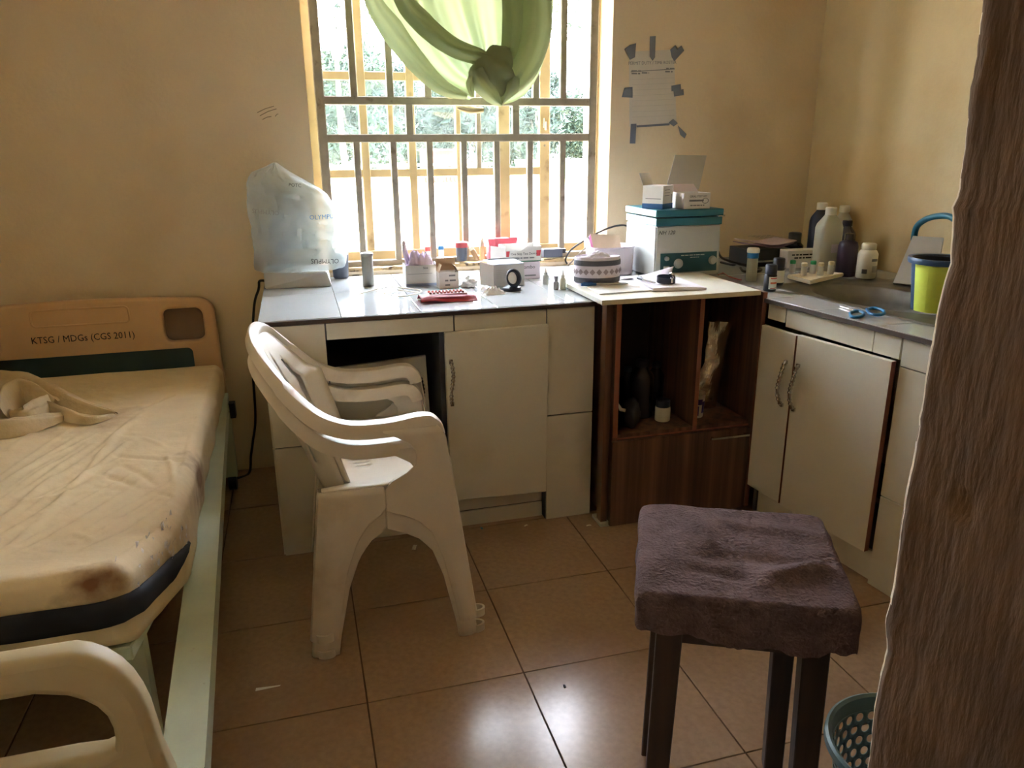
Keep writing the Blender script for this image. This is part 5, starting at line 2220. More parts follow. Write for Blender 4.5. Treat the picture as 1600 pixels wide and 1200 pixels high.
# red box behind it
q, k = sill_at(790, 0.035)
rd = thing('red_carton', 'open pink red carton standing behind the white test boxes', 'box', q + Vector((-0.01, 0, 0)))
for nm, qd in (('back_panel', (-0.07, 0.07, 0.018, 0.02, 0, 0.088)), ('side_panel', (-0.07, -0.068, -0.03, 0.018, 0, 0.088)), ('front_panel', (-0.07, 0.07, -0.032, -0.03, 0, 0.045)), ('bottom_panel', (-0.07, 0.07, -0.03, 0.018, 0, 0.002)), ('lid', (-0.075, 0.02, -0.03, 0.02, 0.088, 0.090))):
    bm = B()
    box(bm, *qd)
    finish(nm, bm, PINKC, rd)
bm = B()
slab(bm, [(-0.075, -0.03, 0.09), (-0.045, -0.034, 0.09), (-0.045, -0.042, 0.062), (-0.072, -0.04, 0.062)], 0.0015)
finish('flap', bm, PINKC, rd)
# grey open box in front
gbx, w_, h_, k = carton('grey_carton', 'grey white open carton with its flap spread beside the black stand', 'box', 768, 821, 447, 32, 0.075, m=CARDG, rz=math.radians(4),
                        flaps=(('back', 0.02, -0.6, CARDG),))
bm = B()
slab(bm, [(-w_ / 2, -0.037, 0.0), (-w_ / 2, -0.037, h_), (-w_ / 2 - 0.045, -0.012, h_ * 1.15), (-w_ / 2 - 0.045, -0.012, h_ * .1)], 0.0015)
finish('flap', bm, CARD, gbx)
bm = B()
slab(bm, [(-w_ / 2, -0.0365, h_), (w_ / 2, -0.0365, h_), (w_ / 2 - 0.02, 0.03, h_ + 0.012), (-w_ / 2 - 0.02, 0.03, h_ + 0.012)], 0.0015)
finish('flap', bm, mat('grey blue board', hexc(150, 156, 168), 0.7), gbx)
for i in range(5):
    print_rect(gbx, -w_ * .42, w_ * .1, h_ * (.75 - .09 * i), h_ * (.76 - .09 * i), -0.0375, mat('pale print', hexc(160, 160, 158), .7))
# black oval stand (loupe)
p, k = base(803, 456)
lp = thing('black_loupe', 'black oval loupe with pale lens on a round foot', 'loupe', (p.x, p.y + 0.03, CT))
bm = B()
lathe(bm, [(0.034, 0.0005), (0.036, 0.004), (0.034, 0.012), (0.02, 0.018), (0.012, 0.02)], 28, sy=0.8)
finish('foot', bm, NAVY, lp, smooth=True)
bm = B()
NL = 40
ring = [(0.004 + 0.022 * math.cos(2 * PI * i / NL), -0.006 + 0.010 * math.sin(2 * PI * i / NL), 0.046 + 0.026 * math.sin(2 * PI * i / NL)) for i in range(NL + 1)]
tube(bm, ring, lambda t: 0.0065 + 0.003 * math.cos(2 * PI * t), 8, caps=False)
finish('ring', bm, NAVY, lp, smooth=True)
bm = B()
bm.faces.new([bm.verts.new((x * .85, y * .85 - 0.001, 0.046 + (z - 0.046) * .85)) for x, y, z in ring[:-1]])
finish('lens', bm, PAPER, lp)
# vials
for i, (px, py, hh, m_, lab) in enumerate(((854, 445, 24, mat('grey vial', hexc(178, 180, 172), .4), 'small grey dropper vial with white tip beside the test boxes'),
                                           (870, 453, 20, mat('dusky vial', hexc(156, 156, 160), .4), 'short grey capped vial standing in front of two dropper vials'),
                                           (877, 447, 28, mat('cream vial', hexc(214, 212, 190), .4), 'tall cream dropper vial with label beside the embroidered cap'))):
    tip = i != 1
    vt_, _k = lathe_thing('vial', lab, 'vial', px, py, [('body', m_, [(4.2, 0), (4.6, .6), (4.6, hh * .52), (2.8, hh * .62)]), ('neck', m_, [(2.8, hh * .6), (2.8, hh * .75)])] +
                ([('tip', WHITEP, [(2.2, hh * .74), (1.4, hh * .82), (.7, hh)])] if tip else [('cap', m_, [(3.2, hh * .74), (3.2, hh * 1.0), (2.4, hh * 1.02)])]), seg=18)
    if i == 2:
        vt_.location.x, vt_.location.y = 0.9215, 2.605   # beside the loose board, not under it
# cotton wool and wrapper
p, k = base(735, 450)
bm = B()
bmesh.ops.create_icosphere(bm, subdivisions=4, radius=1.0)
for v in bm.verts:
    d = v.co.copy()
    f = 1 + 0.3 * noise.noise(d * 2.2) + 0.15 * noise.noise(d * 6)
    v.co = Vector((d.x * 0.032, d.y * 0.03, max(-0.01, d.z * 0.026))) * f
    v.co.z = max(v.co.z, -0.012)
tag(finish('cotton_wool', bm, COTTON, smooth='all', loc=(p.x, p.y + 0.03, CT + 0.0125)), 'loose white puff of cotton wool on the worktop', 'cotton wool')
for (px, py, w1, d1, h1, nm, lab, sd_) in ((774, 461, 0.040, 0.022, 0.022, 'crumpled_wrapper', 'crumpled white plastic wrapper in front of the grey carton', 3), (746, 459, 0.020, 0.012, 0.008, 'clear_wrapper', 'thin clear plastic wrapper beside the cotton wool', 8)):
    p, k = base(px, py)
    bm = B()
    rnd = random.Random(sd_)

    def wrapf(u, v):
        x, y = (u - .5) * 2 * w1, (v - .5) * 2 * d1
        e = max(0, 1 - (2 * u - 1) ** 2) * max(0, 1 - (2 * v - 1) ** 2)
        return (x + 0.006 * noise.noise(Vector((u * 6, v * 6, sd_))), y, 0.001 + h1 * e * (0.6 + 0.8 * abs(noise.noise(Vector((u * 6, v * 5, sd_ + 2))))) * 1.3)
    gridf(bm, wrapf, lin(0, 1, 22), lin(0, 1, 16))
    tag(finish(nm, bm, PAPER if sd_ == 3 else TUBEP, loc=(p.x, p.y + d1, CT)), lab, 'wrapper')
# red strip tray
p, q = ct(658, 476), ct(753, 476)
tr = thing('test_strip_tray', 'red pill strip tray resting on a folded dark red card', 'strip tray', ((p.x + q.x) / 2, p.y + 0.045, CT))
w_ = q.x - p.x
bm = B()


def cardf(u, v):
    x = (u - .5) * w_
    y = -0.05 + 0.1 * v
    z = 0.003 + 0.022 * max(0, math.sin(PI * min(1, v * 1.15))) * (1 - 0.25 * u)
    if v < 0.2:
        y += 0.012 * math.sin(u * 3.5)
        z += 0.006 * math.sin(u * 5 + 1)
    return (x, y, max(0.0015, z))


gridf(bm, cardf, lin(0, 1, 24), lin(0, 1, 14))
solidify(finish('folded_card', bm, REDC, tr, smooth=True), 0.0012, 1)
bm = B()
box(bm, -w_ * .34, w_ * .36, -0.012, 0.045, 0.022, 0.026, 0.0015)
stp = finish('strip', bm, mat('red brown blister', hexc(168, 72, 66), .3), tr)
for i in range(10):
    for j in range(2):
        bm = B()
        bmesh.ops.create_uvsphere(bm, u_segments=10, v_segments=6, radius=0.0058)
        for v in bm.verts:
            v.co.z *= 0.8
        finish('blister', bm, mat('blister red', hexc(186, 84, 74), .2), stp, smooth=True, loc=(-w_ * .29 + i * w_ * .064, 0.0 + 0.026 * j, 0.028))
# white looped tubing
bm = B()
pts = [ct(562, 461), ct(585, 456), (ct(612, 453)), ct(640, 453), ct(658, 457), ct(652, 463), ct(625, 465), ct(600, 461), ct(604, 456), ct(632, 456), ct(655, 460)]
tube(bm, smooth_path([Vector((a.x, a.y, CT + 0.004 + 0.003 * (i % 3))) for i, a in enumerate(pts)], 7), 0.0024, 8)
tag(finish('looped_tubing', bm, WHITEP, smooth=True), 'thin white tubing looped on the worktop in front of the canister', 'tubing')

# ---- embroidered cap
p, k = base(941, 447, BT)
cp = thing('embroidered_cap', 'grey and white embroidered brimless cap with diamond pattern', 'cap', (p.x, p.y + 0.05, BT + 0.006), math.radians(-4))
rx, ry, hc = 36 * k, 25 * k, 40 * k


def capband(name, m, z0, z1, out):
    bm = B()
    n = 56
    prev = None
    for (z, o_) in ((z0, out), ((z0 + z1) / 2, out + 0.0006), (z1, out)):
        ring = []
        for i in range(n):
            a = 2 * PI * i / n
            wv = 1 + 0.012 * math.sin(3 * a) + 0.02 * noise.noise(Vector((math.cos(a) * 2, math.sin(a) * 2, 1)))
            tp = 1 + 0.03 * math.sin(PI * z / hc)
            ring.append(bm.verts.new(((rx * tp * wv + o_) * math.cos(a), (ry * tp * wv + o_) * math.sin(a), z)))
        if prev:
            for i in range(n):
                j = (i + 1) % n
                bm.faces.new((prev[i], prev[j], ring[j], ring[i]))
        prev = ring
    return finish(name, bm, m, cp, smooth=True)


capband('cap_wall', CAPW, 0, hc * 1.04, 0)
capband('band', CAPG, hc * .05, hc * .26, 0.0016)
capband('band', CAPG, hc * .72, hc * .92, 0.0016)
for i in range(22):
    a = 2 * PI * i / 22
    bm = B()
    s = 0.0105
    cx_, cy_ = (rx * 1.03 + 0.0018) * math.cos(a), (ry * 1.03 + 0.0018) * math.sin(a)
    tx, ty = -math.sin(a) * rx, math.cos(a) * ry
    l = math.hypot(tx, ty)
    tx, ty = tx / l, ty / l
    nx, ny = ty, -tx
    zc2 = hc * .49
    vs2 = [bm.verts.new(v) for v in ((cx_ - tx * s, cy_ - ty * s, zc2), (cx_, cy_, zc2 - s * 1.05), (cx_ + tx * s, cy_ + ty * s, zc2), (cx_, cy_, zc2 + s * 1.05), (cx_ + nx * .0015, cy_ + ny * .0015, zc2))]
    for a1, b1 in ((0, 1), (1, 2), (2, 3), (3, 0)):
        bm.faces.new((vs2[a1], vs2[b1], vs2[4]))
    finish('diamond', bm, CAPD, cp)
bm = B()
rows = []
for j in range(12):
    t = j / 11
    row = []
    for i in range(48):
        a = 2 * PI * i / 48
        r_ = 1 - t
        z = hc * (1.0 - 0.10 * math.sin(PI * min(1, t * 1.6)) + 0.22 * t) + 0.007 * noise.noise(Vector((math.cos(a) * r_ * 5, math.sin(a) * r_ * 5, 3))) * min(1, t * 4) + 0.003 * math.sin(a * 17) * min(1, t * 3) * r_
        row.append(bm.verts.new((rx * .98 * r_ * math.cos(a), ry * .98 * r_ * math.sin(a), z)))
    rows.append(row)
for a, b in zip(rows, rows[1:]):
    for i in range(48):
        j = (i + 1) % 48
        bm.faces.new((a[i], a[j], b[j], b[i]))
finish('crown', bm, CAPW, cp, smooth='all')

# ---- lilac storage tub with papers, behind the cap
p, q = ct(938, 432), ct(1003, 428)
k = mpp(p)
tb2 = thing('lilac_tub', 'lilac white rounded tub holding cards beside the centrifuge', 'tub', ((p.x + q.x) / 2 - 0.026, p.y + 0.07, CT))
bm = B()
w2 = (q.x - p.x) / 2
lathe(bm, [(w2 * .93, 0.0005), (w2 * .96, 0.003), (w2, 0.108), (w2 + 0.005, 0.110), (w2 + 0.004, 0.114), (w2 - 0.001, 0.112), (w2 * .93, 0.006)], 40, sy=0.85, sq=1.2)
finish('wall', bm, CARDL, tb2, smooth=True)
for nm, m_, quad in (('card', mat('beige card', hexc(218, 198, 168), .7), [(-0.055, -0.01, 0.02), (0.06, 0.0, 0.02), (0.055, 0.03, 0.148), (-0.075, 0.03, 0.160)]),
                     ('pink_card', PINK, [(-0.062, -0.005, 0.02), (-0.05, 0.0, 0.02), (-0.078, 0.02, 0.158), (-0.088, 0.01, 0.150)])):
    bm = B()
    slab(bm, quad, 0.0015)
    finish(nm, bm, m_, tb2)
bm = B()
slab(bm, [(-0.07, 0.0, 0.09), (-0.095, 0.0, 0.10), (-0.10, 0.04, 0.135), (-0.075, 0.05, 0.14)], 0.001)
finish('clear_bag', bm, TUBEP, tb2)

# ---- centrifuge
YCF = 2.695
cx0, cx1 = 1.332, 1.615
cf = thing('centrifuge', 'grey bench centrifuge with teal lid and control panel', 'centrifuge', ((cx0 + cx1) / 2, YCF + 0.15, CT))
w2 = (cx1 - cx0) / 2
zl0 = PX(1027, 354, y=YCF).z - CT
zl1 = PX(1027, 331, y=YCF).z - CT
CFD = 0.145
bm = B()
hexa(bm, [(-w2, -CFD, 0.006), (w2, -CFD, 0.006), (w2, CFD, 0.006), (-w2, CFD, 0.006), (-w2 + 0.004, -CFD + 0.012, zl0), (w2 + 0.002, -CFD + 0.012, zl0), (w2 + 0.002, CFD, zl0), (-w2 + 0.004, CFD, zl0)])
bmesh.ops.bevel(bm, geom=bm.edges[:], offset=0.006, segments=2, affect='EDGES')
finish('body', bm, CGREY, cf)
hl = (zl1 - zl0)
zm = zl0 + hl * .55
bm = B()
box(bm, -w2 + 0.002, w2 + 0.004, -CFD + 0.008, CFD + 0.002, zl0 - 0.002, zm - 0.002, 0.004)
finish('collar', bm, TEAL, cf)
bm = B()
box(bm, -w2 - 0.002, w2 + 0.006, -CFD + 0.004, CFD + 0.004, zm + 0.002, zl1 + 0.004, 0.005)
lid = finish('lid', bm, TEAL, cf)
bm = B()
box(bm, w2 - 0.02, w2 + 0.0075, -CFD - 0.002, -CFD + 0.004, zm - 0.001, zm + 0.004)
finish('latch', bm, CHROME, cf)
tiltx = math.atan2(0.012, zl0)
pa, pb = PX(1034, 397, y=YCF), PX(1120, 420, y=YCF)
z0p, z1p = pb.z - CT - 0.006, pa.z - CT
x0p, x1p = pa.x - cf.location.x, pb.x - cf.location.x


def cfy(z):
    return -CFD + 0.012 * z / zl0 - 0.0012


bm = B()
hexa(bm, [(x0p, cfy(z0p) - .001, z0p), (x1p, cfy(z0p) - .001, z0p), (x1p, cfy(z0p) + .001, z0p), (x0p, cfy(z0p) + .001, z0p), (x0p, cfy(z1p) - .001, z1p), (x1p, cfy(z1p) - .001, z1p), (x1p, cfy(z1p) + .001, z1p), (x0p, cfy(z1p) + .001, z1p)])
pn = finish('control_panel', bm, PANELT, cf)
pw, ph = x1p - x0p, z1p - z0p
for (fx_, fz_, r_, m_, nm) in ((.31, .45, .019, CGREY, 'dial'), (.92, .55, .017, CGREY, 'dial'), (.10, .74, .009, CGREY, 'pilot_lamp')):
    bm = B()
    lathe(bm, [(r_, 0), (r_, .004), (r_ * .8, .012), (r_ * .3, .013)], 24)
    z = z0p + ph * fz_
    o = finish(nm, bm, m_, pn, smooth=True, loc=(x0p + pw * fx_, cfy(z) - 0.001, z))
    o.rotation_euler = (PI / 2, 0, 0)
bm = B()
box(bm, -0.012, 0.012, -0.006, 0, -0.008, 0.008, 0.001)
finish('switch', bm, CGREY, pn, loc=(x0p + pw * .1, cfy(z0p + ph * .25) - .001, z0p + ph * .25))
bars(pn, x0p + pw * .36, x0p + pw * .78, z0p + ph * .86, 0.004, cfy(z0p + ph * .86) - .001, CGREY, 5)
bars(pn, x0p + pw * .52, x0p + pw * .68, z0p + ph * .74, 0.003, cfy(z0p + ph * .74) - .001, CGREY, 6)
p = PX(1044, 364.5, y=YCF)
lettering('NH 120', 0.021, (p.x - cf.location.x, cfy(p.z - CT) - .0015, p.z - CT), cf, INK, shear=0.3)
for sx_ in (-1, 1):
    for sy_ in (-1, 1):
        bm = B()
        lathe(bm, [(0.01, 0), (0.012, 0.008)], 12)
        finish('foot', bm, BLACK, cf, smooth=True, loc=(sx_ * (w2 - 0.03), sy_ * (CFD - 0.03), 0.0))
ZLT = CT + zl1 + 0.0045
# boxes on the centrifuge
a_, b_ = PX(1010, 322, y=2.80), PX(1066, 324, y=2.76)
bx_ = thing('blue_striped_carton', 'small white carton with blue base stripe on the centrifuge lid', 'box', (PX(1038, 327, z=ZLT).x + 0.000, PX(1038, 327, z=ZLT).y + 0.062, ZLT), math.radians(38))
sw, sd2, sh = 0.044, 0.044, 0.088
bm = B()
box(bm, -sw, sw, -sd2, sd2, 0.0, sh, 0.001)
finish('body', bm, CARD, bx_)
for q in ((-sw - .0004, sw + .0004, -sd2 - .0006, -sd2), (-sw - .0006, -sw, -sd2, sd2), (sw, sw + .0006, -sd2, sd2)):
    bm = B()
    box(bm, *q, 0.0, 0.020)
    finish('stripe', bm, INKB, bx_)
for i in range(3):
    print_rect(bx_, -sw * .7, sw * .3, sh * (.8 - .12 * i), sh * (.82 - .12 * i), -sd2, INKG)
print_rect(bx_, sw * .68, sw * .76, sh * .3, sh * .62, -sd2, INK)
bm = B()
box(bm, -sw - 0.0006, -sw, -sd2 * .8, sd2 * .7, sh * .42, sh * .45)
finish('printed_patch', bm, INKG, bx_)
bm = B()
slab(bm, [(-sw, sd2, sh), (sw, sd2, sh), (sw, sd2 + 0.02, sh + 0.045), (-sw, sd2 + 0.02, sh + 0.045)], 0.0012)
finish('flap', bm, CARD, bx_)
a_, b_ = PX(1068, 327, z=ZLT), PX(1118, 327, z=ZLT)
kb2 = thing('test_kit_box', 'open white kit box with tall raised lid on the centrifuge', 'box', ((a_.x + b_.x) / 2, a_.y + 0.05, ZLT))
w2 = (b_.x - a_.x) / 2
hh = 0.060
D2 = 0.05
for nm, q in (('front_panel', (-w2, w2, -D2, -D2 + .0015, 0, hh)), ('back_panel', (-w2, w2, D2 - .0015, D2, 0, hh)), ('side_panel', (-w2, -w2 + .0015, -D2, D2, 0, hh)), ('side_panel', (w2 - .0015, w2, -D2, D2, 0, hh)), ('bottom_panel', (-w2, w2, -D2, D2, 0, .0015))):
    bm = B()
    box(bm, *q)
    finish(nm, bm, CARD, kb2)
bm = B()
slab(bm, [(-w2, D2, hh), (w2, D2, hh), (w2 - 0.012, D2 + 0.02, hh + 0.028), (-w2 + 0.002, D2 + 0.02, hh + 0.028)], 0.0012)
finish('flap', bm, CARDL, kb2)
lp_ = [PX(1040, 296, y=2.83), PX(1092, 296, y=2.83), PX(1104, 243, y=2.88), PX(1055, 242, y=2.88)]
bm = B()
slab(bm, [q - Vector(kb2.location) for q in lp_], 0.0012)
finish('raised_lid', bm, CARDG, kb2)
lettering('ORAL TEST KIT', 0.011, (0.005, -D2 - 0.0004, hh * .78), kb2, INKG)
bm = B()
box(bm, -w2 * .6, w2 * .5, -D2 - .0006, -D2, hh * .47, hh * .58, 0.0)
finish('printed_patch', bm, INKG, kb2)
bm = B()
ring = [(w2 * .62 + 0.013 * math.cos(2 * PI * i / 24), -D2 - .0006, hh * .5 + 0.0095 * math.sin(2 * PI * i / 24)) for i in range(25)]
tube(bm, ring, 0.0012, 6, caps=False)
finish('printed_ring', bm, INKG, kb2)
bars(kb2, -w2 * .5, w2 * .6, hh * .22, 0.004, -D2, INKG, 7)

# ---- open notebook, pens and wristwatch on the white board
fl0 = [ct(912, 447, BT), ct(936, 461, BT), ct(1020, 455, BT), ct(985, 436, BT)]
nbk = thing('open_notebook', 'open white exercise book lying on the loose white board', 'book', ct(985, 450, BT))
OB = Vector(nbk.location)
bm = B()
slab(bm, [Vector((q.x, q.y, BT + 0.001)) - OB for q in fl0], 0.004, Vector((0, 0, 1)))
finish('left_page', bm, PAPER, nbk)
rq = [ct(1020, 456, BT), ct(1104, 453, BT), ct(1058, 436, BT), ct(985, 438, BT)]
bm = B()


def pagef(u, v):
    a = rq[0].lerp(rq[1], u)
    b = rq[3].lerp(rq[2], u)
    q = a.lerp(b, v)
    return Vector((q.x, q.y, BT + 0.012 - 0.004 * u + 0.004 * math.sin(PI * u))) - OB


g_ = gridf(bm, pagef, lin(0, 1, 8), lin(0, 1, 5))
r = bmesh.ops.extrude_face_region(bm, geom=bm.faces[:])
for v in [g for g in r['geom'] if isinstance(g, bmesh.types.BMVert)]:
    v.co.z = 0.001
finish('right_pages', bm, mat('lilac page edges', hexc(226, 222, 228), .75, var=.05), nbk, smooth=True)
bm = B()
lf = [ct(960, 440, BT), ct(1052, 440, BT), PX(1053, 416, y=2.62), PX(985, 436, y=2.60)]
for i, q in enumerate(lf):
    if i < 2:
        lf[i] = Vector((q.x, q.y, BT + 0.012))


def leaff(u, v):
    a = lf[0].lerp(lf[1], u)
    b = lf[3].lerp(lf[2], u)
    q = a.lerp(b, v)
    q.y += 0.03 * math.sin(PI * v) * 0.4
    return q - OB


gridf(bm, leaff, lin(0, 1, 8), lin(0, 1, 8))
solidify(finish('lifted_page', bm, mat('lilac paper', hexc(206, 196, 206), .75), nbk, smooth=True), 0.0008, 0)


def pen(name, label, pa, pb, zz, capm, bodym, capfrac=0.32):
    a, b = ct(*pa, BT), ct(*pb, BT)
    t = thing(name, label, 'pen', (a.x, a.y, zz))
    v = Vector((b.x - a.x, b.y - a.y, 0))
    bm = B()
    tube(bm, [v * 0, v * capfrac], 0.0052, 10)
    finish('cap', bm, capm, t, smooth=True)
    bm = B()
    tube(bm, [v * capfrac, v * 0.94, v], lambda q: 0.0038 if q < .9 else 0.0015, 10)
    finish('barrel', bm, bodym, t, smooth=True)
    bm = B()
    tube(bm, [v * 0.03 + Vector((0, 0, .007)), v * capfrac * .8 + Vector((0, 0, .007))], 0.0012, 6)
    finish('clip', bm, capm, t)


pen('ballpoint_pen', 'clear ballpoint pen with blue cap beside the embroidered cap', (908, 449.5), (981, 447.5), BT + 0.011, INKB, TUBEP)
pen('ballpoint_pen', 'thin ballpoint pen with dark cap lying across the open notebook', (996, 443), (1024, 451), BT + 0.021, NAVY, CARDG, .3)
wp = ct(1040, 449, BT)
ww = thing('wristwatch', 'black strap wristwatch standing on its curved band on the notebook', 'watch', (wp.x, wp.y, BT + 0.0165), math.radians(20))
bm = B()
arc = [(0.034 * math.cos(a), 0.028 * math.sin(a), 0.012 + 0.004 * math.sin(a)) for a in lin(math.radians(20), math.radians(335), 30)]
sweep(bm, arc, [(-.0012, -.010), (.0012, -.010), (.0012, .010), (-.0012, .010)], lambda t: (0, 0, 1))
finish('strap', bm, NAVY, ww, smooth=True)
bm = B()
lathe(bm, [(.014, 0), (.016, .002), (.016, .007), (.013, .009)], 24)
o = finish('case', bm, CHROME, ww, smooth=True, loc=(0.030, 0.004, 0.017))
o.rotation_euler = (0.3, PI / 2 - .5, 0)
bm = B()
tube(bm, [(-.002, -.030, .004), (-.002, -.030, .020)], .003, 8)
finish('buckle', bm, CHROME, ww, smooth=True)

# ---- cables
def cable(name, label, pts, r, m=RUBBER):
    bm = B()
    tube(bm, smooth_path(pts, 8), r, 8)
    return tag(finish(name, bm, m, smooth=True), label, 'cable')


cable('power_cable', 'black cable hanging down the wall beside the long counter end',
      [Vector((ms.location.x - wbase / 2 + 0.001, 3.100, CT + 0.008)), Vector((-0.146, 3.105, CT + 0.009)), Vector((-0.157, 3.120, CT + 0.002)), Vector((-0.163, 3.140, CT - 0.03)), PX(397, 480, y=3.152), PX(394, 560, y=3.155), PX(399, 650, y=3.155), PX(395, 690, y=3.157), PX(392, 712, y=3.15), Vector((PX(391, 712, y=3.15).x - 0.01, 3.115, 0.0055)), Vector((PX(391, 712, y=3.15).x - 0.06, 3.07, 0.0055))], 0.005)
cable('looped_cable', 'dark cable arching from the sill up to the centrifuge back',
      [PX(886, 412, y=3.16), PX(884, 404, y=3.15), PX(895, 388, y=3.12), PX(930, 366, y=3.10), PX(955, 355, y=3.08), PX(975, 352, y=3.06), PX(985, 358, y=3.04), PX(989, 370, y=3.02)], 0.004)
cable('thin_cable', 'thinner grey brown cable running along the sill behind the cap',
      [PX(888, 415, y=3.13), PX(905, 397, y=3.09), PX(926, 378, y=3.06), PX(940, 374, y=3.05)], 0.003, mat('grey brown cable', hexc(120, 104, 92), .6))
# tangle right of the centrifuge
for i, (lab, pts) in enumerate((('black cable looping out behind the centrifuge along the wall', [(1126, 393), (1140, 391), (1158, 395), (1168, 404), (1165, 414), (1150, 419), (1132, 418), (1126, 414)]),
                                ('black cable lying flat against the wall behind the bottle', [(1126, 412), (1145, 416), (1165, 413), (1185, 412), (1200, 415)]),
                                ('thin reddish wire lying on the worktop beside the centrifuge', [(1122, 432), (1130, 429), (1138, 434), (1150, 438), (1158, 440)]))):
    zz = [0.05, 0.05, 0.045, 0.03, 0.01, 0.006, 0.006, 0.01] if i == 0 else [0.006] * 8
    if i == 1:
        pts, zz = pts[:3], [0.006] * 3
    cable('tangled_cable' if i < 2 else 'thin_wire', lab, [Vector((min(ct(1190, 424).x + .001, ct(a, b + (22 if i == 0 and z > .02 else 0)).x), min(3.15, ct(a, b + (10 if i == 0 else 0)).y), CT + z)) for (a, b), z in zip(pts, zz)], 0.005 if i < 2 else 0.002, RUBBER if i < 2 else REDD)

# ---- right hand corner
lathe_thing('blue_band_bottle', 'white tube bottle with blue band and pale lid by the brown cabinet', 'bottle', 1178, 440,
            [('body', BOTC, [(8, 0), (8.4, 1), (8.2, 36), (7.5, 37)]), ('band', BLUEP, [(8.7, 34), (8.8, 34.5), (8.8, 42), (8.2, 42.5)]), ('lid', WHITEP, [(9.2, 42), (9.6, 42.5), (9.6, 47), (8, 49), (3, 49.5)])])
for (px, py, lab, hh) in ((1207, 456, 'black reagent bottle with white and red label at the worktop corner', 33), (1219, 446, 'black reagent bottle mostly hidden behind the red labelled one', 33)):
    t, k = lathe_thing('reagent_bottle', lab, 'bottle', px, py,
                       [('bottle', BLACK, [(9, 0), (9.6, 1), (9.6, hh * .72), (8.5, hh * .78), (8, hh * .8)]), ('cap', NAVY, [(8.6, hh * .79), (9, hh * .8), (9, hh * 1.15), (8, hh * 1.2)])], z=CT + (.0065 if px == 1219 else 0), seg=24)
    bm = B()
    arc = [(9.8 * k * math.cos(a), 9.8 * k * math.sin(a)) for a in lin(math.radians(225), math.radians(325), 10)]
    g = [[bm.verts.new((x, y, z * k)) for z in (4, 23)] for x, y in arc]
    for a, b in zip(g, g[1:]):
        bm.faces.new((a[0], b[0], b[1], a[1]))
    lb = finish('label', bm, PAPER, t, smooth=True)
    if hh and px == 1207:
        for z0, z1, m_ in ((12, 15, mat('orange print', hexc(222, 120, 90), .6)), (20, 21.5, INKR), (5, 6.2, REDD)):
            bm = B()
            arc2 = [(9.95 * k * math.cos(a), 9.95 * k * math.sin(a)) for a in lin(math.radians(240), math.radians(312), 8)]
            g = [[bm.verts.new((x, y, z * k)) for z in (z0, z1)] for x, y in arc2]
            for a, b in zip(g, g[1:]):
                bm.faces.new((a[0], b[0], b[1], a[1]))
            finish('print', bm, m_, lb)


def simple_box(name, label, cat, x0, x1, y0, y1, z0, z1, m, rz=0.0, nm='body', bev=0.003):
    t = thing(name, label, cat, ((x0 + x1) / 2, (y0 + y1) / 2, z0), rz)
    bm = B()
    box(bm, -(x1 - x0) / 2, (x1 - x0) / 2, -(y1 - y0) / 2, (y1 - y0) / 2, 0, z1 - z0, bev)
    finish(nm, bm, m, t)
    return t


q = ct(1190, 424)
bb = simple_box('black_device', 'low black device box under the printed papers in the corner', 'device', q.x, q.x + 0.20, q.y + 0.10, q.y + 0.26, CT + .0005, CT + 0.075, BLACK)
bm = B()
box(bm, -0.09, 0.09, -0.0815, -0.080, 0.02, 0.028)
finish('slot', bm, CHROME, bb)
q = ct(1218, 420)
wbx = simple_box('printed_carton', 'white carton with lines of black print behind the foam tray', 'box', q.x + 0.03, q.x + 0.19, 2.766, 2.831, CT + .0005, CT + 0.075, CARD, math.radians(-4))
for i in range(2):
    bars(wbx, -.06 + .012 * i, .065, 0.056 - 0.013 * i, 0.006, -0.0325, INK, 8 + i)
# papers on top
for i, (dx, dy, a, m_, lab) in enumerate(((0.0, 0.0, 0.2, mat('purple paper', hexc(150, 122, 138), .8), 'purple edged leaflet at the bottom of the paper pile'), (0.012, 0.006, 0.05, mat('lilac leaflet', hexc(196, 176, 184), .8), 'pale lilac printed leaflet on top of the paper pile'))):
    bm = B()

    def leafl(u, v):
        x, y = (u - .5) * 0.21, (v - .5) * 0.15
        return (x * math.cos(a) - y * math.sin(a), x * math.sin(a) + y * math.cos(a), 0.012 * math.cos(u * 4 + 1) * (1 - .2 * i) + 0.004)
    gridf(bm, leafl, lin(0, 1, 14), lin(0, 1, 6))
    t = thing('leaflet', lab, 'leaflet', (bb.location.x + dx + 0.01, bb.location.y + dy - 0.01, CT + 0.090 + 0.010 * i))
    solidify(finish('sheet', bm, m_, t, smooth=True), 0.004, 1)
    if i:
        for kx in range(4):
            bm = B()
            for ky in range(5):
                box(bm, -.06 + ky * .024, -.042 + ky * .024, -.045 + .028 * kx, -.040 + .028 * kx, .0185, .0190)
            finish('print_line', bm, INKG, t)['kind'] = 'stuff'
lathe_thing('dark_jar', 'small dark jar with stepped black cap against the corner wall', 'jar', 1246, 408, [('jar', AMBER, [(13, 0), (14, 2), (14, 22), (9, 27)]), ('cap', DGREY, [(9.5, 26), (9.5, 40), (8, 41)])])
BOT = lambda r, h: [(r * .92, 0), (r, 1.5), (r, h * .70), (r * .9, h * .76), (r * .45, h * .875), (r * .42, h * .89)]
CAPP = lambda r, h: [(r * .5, h * .885), (r * .52, h * .89), (r * .52, h * .99), (r * .46, h)]
lathe_thing('brown_bottle', 'tall dark blue brown bottle with white cap behind the milky bottle', 'bottle', 1284, 412, [('bottle', NAVY, BOT(16, 88)), ('cap', WHITEP, CAPP(15, 88))], seg=32)
